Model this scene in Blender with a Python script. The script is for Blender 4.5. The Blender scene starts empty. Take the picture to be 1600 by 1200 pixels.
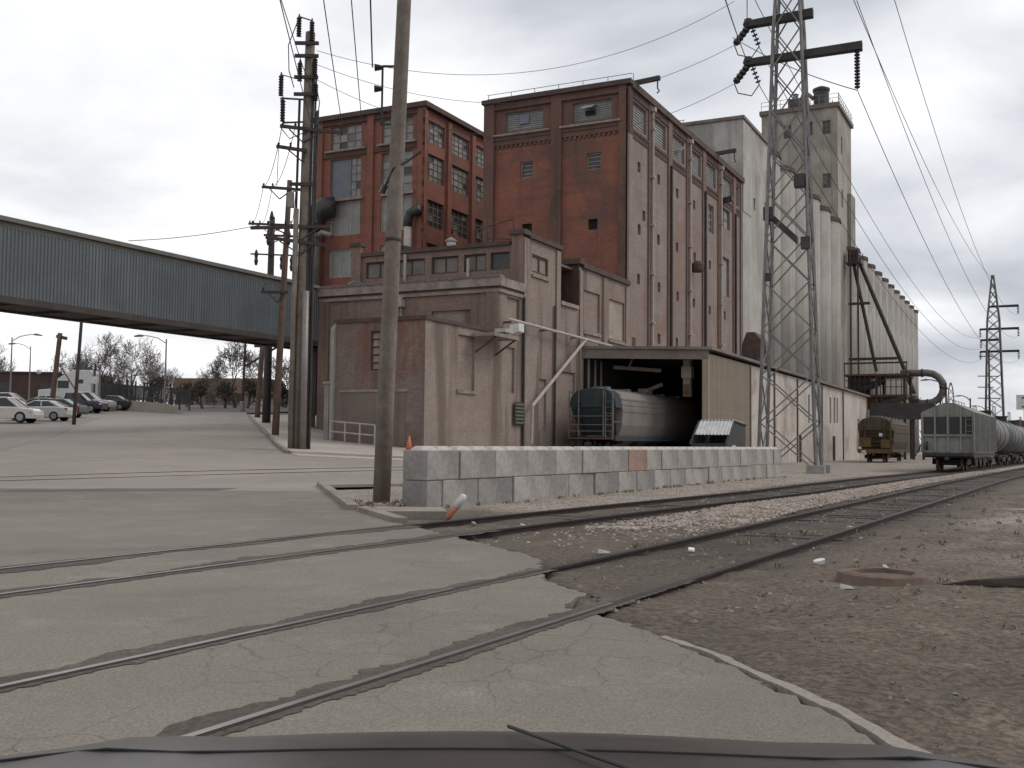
import bpy, bmesh, math, random
from math import sin, cos, radians, pi, sqrt, atan2
from mathutils import Vector, Matrix, noise as mnoise

S = bpy.context.scene
COL = S.collection
RND = random.Random(7)

# ------------------------------------------------------------------ camera
PITCH, ROLL = radians(3.1), radians(0.6)
cd = bpy.data.cameras.new('camera')
cd.sensor_width = 36.0
cd.lens = 36.0 * 1660.0 / 1600.0
cd.clip_start = 0.05
cd.clip_end = 6000
cam = bpy.data.objects.new('camera', cd)
COL.objects.link(cam)
fw = Vector((0, cos(PITCH), sin(PITCH)))
u0 = Vector((0, -sin(PITCH), cos(PITCH)))
rt = Vector((1, 0, 0)) * cos(ROLL) + u0 * sin(ROLL)
up = -Vector((1, 0, 0)) * sin(ROLL) + u0 * cos(ROLL)
m = Matrix((rt, up, -fw)).transposed().to_4x4()
m.translation = Vector((0, 0, 1.3))
cam.matrix_world = m
S.camera = cam

# ------------------------------------------------------------------ sky, sun, exposure
SUN_EL, SUN_AZ = radians(46), radians(82)      # azimuth from +Y towards +X
w = bpy.data.worlds.new('World')
S.world = w
w.use_nodes = True
nt = w.node_tree
nt.nodes.clear()
N = nt.nodes.new
L = nt.links.new
out = N('ShaderNodeOutputWorld')
sky = N('ShaderNodeTexSky')
sky.sky_type = 'NISHITA'
sky.sun_disc = False
sky.sun_elevation = SUN_EL
sky.sun_rotation = SUN_AZ
bg1 = N('ShaderNodeBackground')
bg1.inputs[1].default_value = 0.10
L(sky.outputs[0], bg1.inputs[0])
tc = N('ShaderNodeTexCoord')
sep = N('ShaderNodeSeparateXYZ')
L(tc.outputs['Generated'], sep.inputs[0])


def wm(op, a, b=None, c=None):
    n = N('ShaderNodeMath')
    n.operation = op
    for i, v in enumerate((a, b, c)):
        if v is None:
            continue
        if isinstance(v, (int, float)):
            n.inputs[i].default_value = v
        else:
            L(v, n.inputs[i])
    return n.outputs[0]


zc = wm('ADD', wm('MAXIMUM', sep.outputs[2], 0.0), 0.22)
cmb = N('ShaderNodeCombineXYZ')
L(wm('DIVIDE', sep.outputs[0], zc), cmb.inputs[0])
L(wm('DIVIDE', sep.outputs[1], zc), cmb.inputs[1])
n1 = N('ShaderNodeTexNoise')
n1.inputs['Scale'].default_value = 1.5
n1.inputs['Detail'].default_value = 9
n1.inputs['Roughness'].default_value = 0.48
n1.inputs['Distortion'].default_value = 0.25
mp = N('ShaderNodeMapping')
mp.inputs['Location'].default_value = (3.1, 7.7, 0)
L(cmb.outputs[0], mp.inputs[0])
L(mp.outputs[0], n1.inputs['Vector'])
# brighter thin cloud at the upper left
vd = N('ShaderNodeVectorMath')
vd.operation = 'DOT_PRODUCT'
L(tc.outputs['Generated'], vd.inputs[0])
bx_, by_, bz_ = -0.40, 0.80, 0.45
vd.inputs[1].default_value = Vector((bx_, by_, bz_)).normalized()
glow = N('ShaderNodeMapRange')
glow.interpolation_type = 'SMOOTHERSTEP'
glow.inputs[1].default_value = 0.80
glow.inputs[2].default_value = 1.0
glow.inputs[3].default_value = 0.0
glow.inputs[4].default_value = 0.27
L(vd.outputs['Value'], glow.inputs[0])
n2 = N('ShaderNodeTexNoise')
n2.inputs['Scale'].default_value = 0.75
n2.inputs['Detail'].default_value = 4
mp2 = N('ShaderNodeMapping')
mp2.inputs['Location'].default_value = (5.3, 1.9, 0)
L(cmb.outputs[0], mp2.inputs[0])
L(mp2.outputs[0], n2.inputs['Vector'])
big = wm('MULTIPLY', wm('SUBTRACT', n2.outputs['Fac'], 0.5), 0.55)
dens = wm('ADD', wm('ADD', n1.outputs['Fac'], big), glow.outputs[0])
ramp = N('ShaderNodeValToRGB')
cr = ramp.color_ramp
cr.elements[0].position = 0.34
cr.elements[0].color = (0.405, 0.42, 0.47, 1)
cr.elements[1].position = 0.80
cr.elements[1].color = (1.08, 1.07, 1.08, 1)
e = cr.elements.new(0.47)
e.color = (0.53, 0.55, 0.59, 1)
e = cr.elements.new(0.58)
e.color = (0.72, 0.73, 0.755, 1)
L(dens, ramp.inputs[0])
bg2 = N('ShaderNodeBackground')
bg2.inputs[1].default_value = 1.0
L(ramp.outputs[0], bg2.inputs[0])
mx = N('ShaderNodeMixShader')
mx.inputs[0].default_value = 0.93
L(bg1.outputs[0], mx.inputs[1])
L(bg2.outputs[0], mx.inputs[2])
L(mx.outputs[0], out.inputs[0])

sd = bpy.data.lights.new('sun', 'SUN')
sd.energy = 0.95
sd.angle = radians(25)
sd.color = (1.0, 0.94, 0.88)
sun = bpy.data.objects.new('sun', sd)
COL.objects.link(sun)
sv = Vector((sin(SUN_AZ) * cos(SUN_EL), cos(SUN_AZ) * cos(SUN_EL), sin(SUN_EL)))
sun.rotation_euler = (-sv).to_track_quat('-Z', 'Y').to_euler()

S.view_settings.view_transform = 'Standard'
S.view_settings.look = 'None'
S.view_settings.gamma = 1
S.view_settings.exposure = 0.25


# ------------------------------------------------------------------ terrain height
def interp(x, xs, ys):
    if x <= xs[0]:
        return ys[0]
    for i in range(len(xs) - 1):
        if x <= xs[i + 1]:
            t = (x - xs[i]) / (xs[i + 1] - xs[i])
            return ys[i] + t * (ys[i + 1] - ys[i])
    return ys[-1]


def gh(x, y):
    wgt = interp(x, [-14, -4.5, 4, 12, 18], [1, .58, .25, .05, 0])
    t = y - 30
    s = 0 if t < -3 else ((t + 3) ** 2 / 12 if t < 3 else t)
    s = min(s, 105)
    k = min(max((x - 10) / 10, 0), 1)
    k = k * k * (3 - 2 * k)
    return wgt * .0525 * s - .004 * k * min(max(0, y - 40), 200)


# building frame: u along the street front (to the right), v along the track side (away)
AZ = radians(26.8)
OX, OY = 8.93, 81.5


def W(u, v, z=0.0):
    return Vector((OX + u * cos(AZ) + v * sin(AZ), OY - u * sin(AZ) + v * cos(AZ), z))


# ------------------------------------------------------------------ mesh builder
class MB:
    def __init__(self):
        self.v = []
        self.f = []

    def add(self, vs, fs):
        o = len(self.v)
        self.v += [tuple(p) for p in vs]
        self.f += [tuple(i + o for i in f) for f in fs]
        return self

    def box(self, x0, x1, y0, y1, z0, z1):
        x0, x1 = min(x0, x1), max(x0, x1)
        y0, y1 = min(y0, y1), max(y0, y1)
        z0, z1 = min(z0, z1), max(z0, z1)
        return self.add([(x0, y0, z0), (x1, y0, z0), (x1, y1, z0), (x0, y1, z0), (x0, y0, z1), (x1, y0, z1), (x1, y1, z1), (x0, y1, z1)],
                        [(0, 3, 2, 1), (4, 5, 6, 7), (0, 1, 5, 4), (1, 2, 6, 5), (2, 3, 7, 6), (3, 0, 4, 7)])

    def bar(self, p, q, wx, wz=None):
        """box section bar from p to q"""
        wz = wz or wx
        p, q = Vector(p), Vector(q)
        d = (q - p).normalized()
        s = d.cross(Vector((0, 0, 1)))
        if s.length < 1e-3:
            s = Vector((1, 0, 0))
        s.normalize()
        t = s.cross(d).normalized()
        s *= wx / 2
        t *= wz / 2
        return self.add([p - s - t, p + s - t, p + s + t, p - s + t, q - s - t, q + s - t, q + s + t, q - s + t],
                        [(0, 3, 2, 1), (4, 5, 6, 7), (0, 1, 5, 4), (1, 2, 6, 5), (2, 3, 7, 6), (3, 0, 4, 7)])

    def tube(self, pts, r, n=8, cap=True):
        """tube through points, r is a number or a list"""
        pts = [Vector(p) for p in pts]
        rs = r if isinstance(r, (list, tuple)) else [r] * len(pts)
        o = len(self.v)
        prev = None
        for i, p in enumerate(pts):
            d = (pts[min(i + 1, len(pts) - 1)] - pts[max(i - 1, 0)]).normalized()
            if prev is None:
                a = d.cross(Vector((0, 0, 1)))
                if a.length < 1e-3:
                    a = d.cross(Vector((0, 1, 0)))
            else:
                a = prev - d * prev.dot(d)
            a.normalize()
            prev = a
            b = d.cross(a)
            for k in range(n):
                t = 2 * pi * k / n
                self.v.append(tuple(p + (a * cos(t) + b * sin(t)) * rs[i]))
        for i in range(len(pts) - 1):
            for k in range(n):
                k2 = (k + 1) % n
                self.f.append((o + i * n + k, o + i * n + k2, o + (i + 1) * n + k2, o + (i + 1) * n + k))
        if cap:
            self.f.append(tuple(o + k for k in reversed(range(n))))
            self.f.append(tuple(o + (len(pts) - 1) * n + k for k in range(n)))
        return self

    def lathe(self, prof, n=24, c=(0, 0)):
        """profile [(r,z)] around the vertical through c"""
        o = len(self.v)
        for r_, z in prof:
            for k in range(n):
                t = 2 * pi * k / n
                self.v.append((c[0] + r_ * cos(t), c[1] + r_ * sin(t), z))
        for i in range(len(prof) - 1):
            for k in range(n):
                k2 = (k + 1) % n
                self.f.append((o + i * n + k, o + i * n + k2, o + (i + 1) * n + k2, o + (i + 1) * n + k))
        self.f.append(tuple(o + k for k in reversed(range(n))))
        self.f.append(tuple(o + (len(prof) - 1) * n + k for k in range(n)))
        return self

    def prism(self, poly, a0, a1, axis='y'):
        """polygon of 2-D points extruded along an axis"""
        n = len(poly)

        def P(p, a):
            if axis == 'y':
                return (p[0], a, p[1])
            if axis == 'x':
                return (a, p[0], p[1])
            return (p[0], p[1], a)
        vs = [P(p, a0) for p in poly] + [P(p, a1) for p in poly]
        fs = [tuple(reversed(range(n))), tuple(range(n, 2 * n))]
        fs += [(i, (i + 1) % n, n + (i + 1) % n, n + i) for i in range(n)]
        return self.add(vs, fs)

    def build(self, name, mat, parent=None, smooth=False, bevel=0.0, recalc=True):
        me = bpy.data.meshes.new(name)
        me.from_pydata(self.v, [], self.f)
        if recalc or bevel:
            bm = bmesh.new()
            bm.from_mesh(me)
            if recalc:
                bmesh.ops.recalc_face_normals(bm, faces=bm.faces)
            if bevel:
                es = [e for e in bm.edges if len(e.link_faces) == 2 and e.calc_face_angle(0) > 0.7]
                bmesh.ops.bevel(bm, geom=es, offset=bevel, segments=2, profile=0.6, affect='EDGES')
            bm.to_mesh(me)
            bm.free()
        uvl = me.uv_layers.new(name='UVMap')
        vv = me.vertices
        dat = uvl.data
        for p in me.polygons:
            n = p.normal
            ax, ay, az = abs(n.x), abs(n.y), abs(n.z)
            for li in p.loop_indices:
                c = vv[me.loops[li].vertex_index].co
                if az >= ax and az >= ay:
                    dat[li].uv = (c.x, c.y)
                elif ax > ay:
                    dat[li].uv = (c.y + 3.3, c.z)
                else:
                    dat[li].uv = (c.x, c.z)
        if smooth:
            for p in me.polygons:
                p.use_smooth = True
        if mat:
            me.materials.append(mat)
        o = bpy.data.objects.new(name, me)
        COL.objects.link(o)
        if parent:
            o.parent = parent
        return o


def build_each(mb, name, mat, parent, **kw):
    """each separate piece of the mesh becomes an object of its own"""
    par = list(range(len(mb.v)))

    def find(i):
        while par[i] != i:
            par[i] = par[par[i]]
            i = par[i]
        return i
    for f in mb.f:
        a = find(f[0])
        for i in f[1:]:
            par[find(i)] = a
    groups = {}
    for f in mb.f:
        groups.setdefault(find(f[0]), []).append(f)
    for fs in groups.values():
        ids = sorted(set(i for f in fs for i in f))
        mp_ = {i: k for k, i in enumerate(ids)}
        q = MB()
        q.v = [mb.v[i] for i in ids]
        q.f = [tuple(mp_[i] for i in f) for f in fs]
        q.build(name, mat, parent, **kw)


def tag(o, label=None, cat=None, group=None, kind=None):
    if label:
        o['label'] = label
    if cat:
        o['category'] = cat
    if group:
        o['group'] = group
    if kind:
        o['kind'] = kind
    return o


def thing(name, label, cat, loc=(0, 0, 0), rz=0.0, group=None):
    o = bpy.data.objects.new(name, None)
    COL.objects.link(o)
    o.location = loc
    o.rotation_euler = (0, 0, rz)
    o.empty_display_size = 0.3
    return tag(o, label, cat, group)


def kids(o):
    return [c for c in COL.objects if c.parent == o]


def copy_tree(o, parent=None):
    c = o.copy()
    COL.objects.link(c)
    if parent:
        c.parent = parent
    for ch in kids(o):
        copy_tree(ch, c)
    return c


# ------------------------------------------------------------------ materials
def new_mat(name):
    mt = bpy.data.materials.new(name)
    mt.use_nodes = True
    t = mt.node_tree
    t.nodes.clear()
    o = t.nodes.new('ShaderNodeOutputMaterial')
    b = t.nodes.new('ShaderNodeBsdfPrincipled')
    t.links.new(b.outputs[0], o.inputs[0])
    return mt, t, b


def mapped(t, coord, scale, loc=(0, 0, 0)):
    c = t.nodes.new('ShaderNodeTexCoord')
    mpn = t.nodes.new('ShaderNodeMapping')
    mpn.inputs['Scale'].default_value = scale
    mpn.inputs['Location'].default_value = loc
    t.links.new(c.outputs[coord], mpn.inputs[0])
    return mpn.outputs[0]


def nz(t, vec, detail=6, rough=0.6, scale=1.0, dist=0.0):
    n = t.nodes.new('ShaderNodeTexNoise')
    n.inputs['Scale'].default_value = scale
    n.inputs['Detail'].default_value = detail
    n.inputs['Roughness'].default_value = rough
    n.inputs['Distortion'].default_value = dist
    t.links.new(vec, n.inputs['Vector'])
    return n.outputs['Fac']


def step(t, fac, a, b, lo=0.0, hi=1.0):
    n = t.nodes.new('ShaderNodeMapRange')
    n.interpolation_type = 'SMOOTHSTEP'
    n.inputs[1].default_value = a
    n.inputs[2].default_value = b
    n.inputs[3].default_value = lo
    n.inputs[4].default_value = hi
    t.links.new(fac, n.inputs[0])
    return n.outputs[0]


def mixc(t, fac, a, b, mode='MIX'):
    n = t.nodes.new('ShaderNodeMix')
    n.data_type = 'RGBA'
    n.blend_type = mode
    for i, v in ((0, fac), (6, a), (7, b)):
        if isinstance(v, (int, float)):
            n.inputs[i].default_value = v
        elif isinstance(v, (tuple, list)):
            n.inputs[i].default_value = (*v, 1) if len(v) == 3 else v
        else:
            t.links.new(v, n.inputs[i])
    return n.outputs[2]


def bump(t, b, h, strength=0.3, dist=0.02):
    n = t.nodes.new('ShaderNodeBump')
    n.inputs['Strength'].default_value = strength
    n.inputs['Distance'].default_value = dist
    t.links.new(h, n.inputs['Height'])
    t.links.new(n.outputs[0], b.inputs['Normal'])


def worn(name, c1, c2, s=0.5, streak=None, sk=0.5, band=None, bk=0.4, patch=None, pk=(0.52, 0.62), ps=0.12, rough=0.85, metal=0.0,
         coord='UV', bp=0.15, brick=False, seed=0.0, sw=1.5, st=(.5, .7)):
    """mottled surface with optional vertical streaks, horizontal course bands and stained patches"""
    mt, t, b = new_mat(name)
    lo = (seed, seed * 1.7, seed * .6)
    f = nz(t, mapped(t, coord, (s, s, s), lo), 8, 0.65)
    col = mixc(t, step(t, f, 0.32, 0.68), c1, c2)
    if patch:
        f2 = nz(t, mapped(t, coord, (ps, ps * .8, ps), (lo[0] + 4, lo[1] + 2, 0)), 7, 0.65, dist=0.6)
        col = mixc(t, step(t, f2, pk[0], pk[1], 0, 0.8), col, patch)
    if brick:
        bt = t.nodes.new('ShaderNodeTexBrick')
        bt.inputs['Scale'].default_value = 1.0
        bt.inputs['Brick Width'].default_value = 0.24
        bt.inputs['Row Height'].default_value = 0.085
        bt.inputs['Mortar Size'].default_value = 0.009
        bt.inputs['Color1'].default_value = (1, 1, 1, 1)
        bt.inputs['Color2'].default_value = (0.62, 0.62, 0.62, 1)
        bt.inputs['Mortar'].default_value = (1.25, 1.3, 1.35, 1)
        t.links.new(mapped(t, 'UV', (1, 1, 1)), bt.inputs['Vector'])
        col = mixc(t, 0.6, col, bt.outputs['Color'], 'MULTIPLY')
    if band:
        f3 = nz(t, mapped(t, coord, (0.10, 2.2, 2.2), lo), 5, 0.7)
        col = mixc(t, step(t, f3, 0.48, 0.72, 0, bk), col, band)
    if streak:
        f4 = nz(t, mapped(t, coord, (sw, 0.05, sw) if coord == 'UV' else (sw, sw, 0.05), lo), 6, 0.6)
        col = mixc(t, step(t, f4, st[0], st[1], 0, sk), col, streak)
    f5 = nz(t, mapped(t, coord, (9, 9, 9), lo), 3, 0.7)
    g = step(t, f5, 0.25, 0.75, 0.86, 1.12)
    cmbn = t.nodes.new('ShaderNodeCombineXYZ')
    for i in range(3):
        t.links.new(g, cmbn.inputs[i])
    col = mixc(t, 1.0, col, cmbn.outputs[0], 'MULTIPLY')
    t.links.new(col, b.inputs['Base Color'])
    b.inputs['Roughness'].default_value = rough
    b.inputs['Metallic'].default_value = metal
    if bp:
        bump(t, b, f5, bp, 0.03)
    return mt


def plain(name, c, rough=0.6, metal=0.0, var=0.25):
    mt, t, b = new_mat(name)
    f = nz(t, mapped(t, 'Object', (3, 3, 3)), 6, 0.65)
    c2 = tuple(x * (1 - var) for x in c)
    t.links.new(mixc(t, step(t, f, 0.35, 0.7), c, c2), b.inputs['Base Color'])
    b.inputs['Roughness'].default_value = rough
    b.inputs['Metallic'].default_value = metal
    return mt


M = {}
M['brick_red'] = worn('red_brick', (.295, .112, .07), (.21, .085, .06), .35, streak=(.095, .056, .048), sk=.45, band=(.13, .065, .052), bk=.6,
                      patch=(.15, .08, .062), ps=.13, brick=True, bp=.2)
M['brick_pier'] = worn('pier_brick', (.225, .15, .12), (.17, .11, .09), .5, streak=(.10, .07, .058), sk=.4, brick=True, seed=9)
M['brick_sooty'] = worn('sooty_brick', (.19, .095, .07), (.14, .074, .057), .4, streak=(.07, .045, .038), sk=.5, patch=(.09, .06, .05), ps=.2, brick=True, seed=7)
M['brick_dark'] = worn('dark_brick', (.115, .06, .047), (.08, .046, .038), .5, streak=(.05, .035, .03), sk=.4, brick=True)
M['brick_pale'] = worn('washed_brick', (.325, .26, .222), (.26, .20, .17), .3, streak=(.175, .13, .11), sk=.5, band=(.225, .155, .125), bk=.65,
                       patch=(.275, .17, .13), ps=.08, brick=True, bp=.2, seed=3)
M['brick_tan'] = worn('tan_brick', (.335, .268, .225), (.27, .21, .175), .3, streak=(.135, .098, .08), sk=.8, band=(.26, .19, .15), bk=.4,
                      patch=(.25, .175, .14), ps=.12, sw=.62, st=(.49, .61), brick=True, bp=.2, seed=5)
M['brick_front'] = worn('soot_brick', (.255, .196, .165), (.20, .152, .128), .4, streak=(.10, .07, .06), sk=.5, band=(.22, .14, .11), bk=.4,
                        patch=(.20, .075, .052), ps=.13, brick=True, seed=8)
M['brick_orange'] = worn('orange_brick', (.275, .18, .14), (.22, .15, .12), .4, streak=(.115, .078, .064), sk=.6, patch=(.21, .15, .12), ps=.12, brick=True, seed=2)
M['stone'] = worn('sill_stone', (.36, .30, .26), (.22, .175, .15), 1.2, streak=(.13, .1, .09), sk=.4)
M['stone_pale'] = worn('limewashed_brick', (.42, .36, .31), (.33, .27, .225), .5, streak=(.24, .18, .145), sk=.6, patch=(.50, .45, .40), ps=.3, brick=True)
M['coping'] = worn('coping', (.115, .075, .062), (.075, .052, .046), 1.0)
M['coping_tin'] = worn('tin_coping', (.22, .17, .15), (.14, .10, .09), 1.0, rough=.6)
M['silo'] = worn('silo_concrete', (.40, .375, .335), (.285, .265, .232), .18, streak=(.17, .15, .13), sk=.6, patch=(.24, .205, .175), ps=.07, coord='Object', bp=.1)
M['white_wall'] = worn('whitewashed_concrete', (.50, .475, .43), (.39, .37, .335), .3, streak=(.24, .21, .18), sk=.55, patch=(.30, .28, .245), ps=.09, pk=(.49, .57), bp=.1)
M['head_wall'] = worn('headhouse_concrete', (.40, .375, .32), (.28, .255, .21), .2, streak=(.13, .115, .095), sk=.6, patch=(.23, .205, .17), ps=.08, bp=.1, seed=4)
M['shed_white'] = worn('shed_panel_white', (.60, .54, .48), (.49, .435, .385), .4, streak=(.28, .21, .16), sk=.6, patch=(.33, .27, .23), ps=.2, seed=6)
M['shed_tan'] = worn('shed_panel_tan', (.35, .29, .225), (.29, .238, .18), .4, streak=(.24, .17, .11), sk=.5, rough=.6)
M['shed_roof'] = worn('shed_roof', (.24, .20, .17), (.15, .12, .105), .6, rough=.7)
M['concrete'] = worn('concrete', (.33, .30, .265), (.24, .215, .19), .8, streak=(.15, .125, .11), sk=.4)
M['bridge'] = worn('gallery_siding', (.135, .156, .164), (.10, .117, .127), .5, streak=(.19, .20, .20), sk=.6, patch=(.115, .12, .118), ps=.12, sw=2.5, rough=.5, metal=.2, bp=.05)
M['bridge_trim'] = worn('gallery_trim', (.175, .165, .145), (.125, .118, .105), .8, rough=.6)
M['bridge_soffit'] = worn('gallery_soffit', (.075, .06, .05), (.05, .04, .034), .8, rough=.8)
M['wood'] = worn('pole_wood', (.24, .20, .165), (.16, .13, .105), 2.0, streak=(.09, .07, .055), sk=.6, coord='Object', rough=.9)
M['wood_dark'] = worn('old_pole_wood', (.085, .062, .052), (.055, .04, .034), 2.0, coord='Object', rough=.9)
M['wood_red'] = worn('creosote_pole_wood', (.15, .095, .07), (.10, .065, .05), 2.0, coord='Object', rough=.9)
M['steel'] = worn('tower_steel', (.23, .225, .215), (.16, .15, .14), 2.0, rough=.55, metal=.4, coord='Object', bp=0)
M['steel_dark'] = worn('dark_steel', (.06, .055, .052), (.04, .035, .033), 2.0, rough=.6, metal=.3, coord='Object', bp=0)
M['rust'] = worn('rusty_steel', (.13, .075, .05), (.075, .045, .033), 2.0, rough=.8, coord='Object')
M['rail'] = worn('rail_steel', (.052, .036, .03), (.034, .025, .022), 3.0, rough=.55, metal=.5, coord='Object', bp=.05)
M['rail_worn'] = plain('rail_head_polished', (.30, .27, .25), .35, .8)
M['wire'] = plain('wire', (.05, .05, .052), .6)
M['porcelain'] = plain('insulator', (.03, .025, .024), .35)
M['pane'] = worn('old_glass', (.30, .30, .275), (.17, .175, .165), .9, rough=.3, bp=0)
M['pane_white'] = worn('boarded_pane', (.33, .325, .30), (.25, .245, .23), .7, streak=(.19, .18, .165), sk=.4, rough=.6)
M['pane_dirty'] = worn('sooty_glass', (.20, .175, .145), (.13, .115, .098), .8, rough=.5, bp=0)
M['pane_dark'] = worn('dark_glass', (.065, .06, .058), (.035, .033, .032), 1.2, rough=.3, bp=0)
M['shutter'] = worn('shutter_metal', (.27, .27, .26), (.19, .19, .185), .7, streak=(.14, .12, .11), sk=.5, rough=.55)
M['shutter_blue'] = worn('blue_grey_panel', (.17, .19, .215), (.13, .145, .165), .6, rough=.55)
M['frame'] = plain('window_frame', (.21, .18, .155), .7)
M['frame_white'] = plain('white_frame', (.50, .47, .44), .6)
M['white_pipe'] = plain('white_pipe', (.50, .43, .395), .6)
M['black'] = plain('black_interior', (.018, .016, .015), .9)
M['interior'] = worn('shed_shade', (.022, .018, .015), (.012, .01, .009), .7)  # near-black colour stands in for the shade inside the shed
M['duct'] = worn('duct_metal', (.28, .255, .235), (.20, .18, .165), 1.0, rough=.45, metal=.3, coord='Object')
M['duct_mid'] = worn('sooty_duct', (.17, .155, .145), (.11, .10, .093), 1.0, rough=.5, metal=.2, coord='Object')
M['duct_dark'] = worn('dark_duct', (.07, .065, .065), (.045, .042, .042), 1.0, rough=.5, metal=.3, coord='Object')
M['lug'] = plain('block_lug', (.55, .51, .47), .9)
for k_, c_ in dict(grey=(.37, .345, .32), pale=(.43, .40, .37), dark=(.31, .29, .27), warm=(.41, .375, .34), red=(.37, .25, .195)).items():
    M['block_' + k_] = worn('block_' + k_, c_, tuple(x * .80 for x in c_), 1.3, patch=tuple(x * .68 for x in c_), ps=.7, streak=tuple(x * .6 for x in c_), sk=.55, sw=2.5, coord='Object', rough=.9, seed=len(k_) * 1.3)
M['tyre'] = plain('tyre_rubber', (.022, .022, .022), .85)
M['rim'] = plain('wheel_rim', (.35, .35, .35), .35, .7)
M['glass_car'] = plain('car_glass', (.03, .035, .038), .12)
M['tail'] = plain('tail_lamp', (.40, .03, .025), .3)
M['amber'] = plain('amber_lamp', (.60, .22, .05), .3)
M['lamp_clear'] = plain('clear_lamp', (.6, .6, .58), .2)
M['bark'] = worn('bark', (.17, .145, .125), (.11, .092, .08), 3.0, coord='Object', rough=.95)
M['twig'] = worn('twigs', (.20, .172, .155), (.145, .124, .112), 3.0, coord='Object', rough=.95, bp=0)
M['brush'] = worn('brush_twigs', (.13, .105, .085), (.085, .07, .058), 3.0, coord='Object', rough=.95, bp=0)
M['orange'] = plain('cone_orange', (.62, .22, .12), .6)
M['white'] = plain('white_paint', (.72, .71, .68), .5)
M['foam'] = plain('white_foam', (.75, .73, .70), .7)
M['yellow'] = worn('worn_yellow', (.16, .098, .038), (.09, .058, .026), 1.5, coord='Object')


def emis(name, c, s):
    mt, t, b = new_mat(name)
    b.inputs['Base Color'].default_value = (*c, 1)
    b.inputs['Emission Color'].default_value = (*c, 1)
    b.inputs['Emission Strength'].default_value = s
    return mt


M['lamp_on'] = emis('lit_lamp', (1.0, .88, .72), 6.0)


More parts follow.
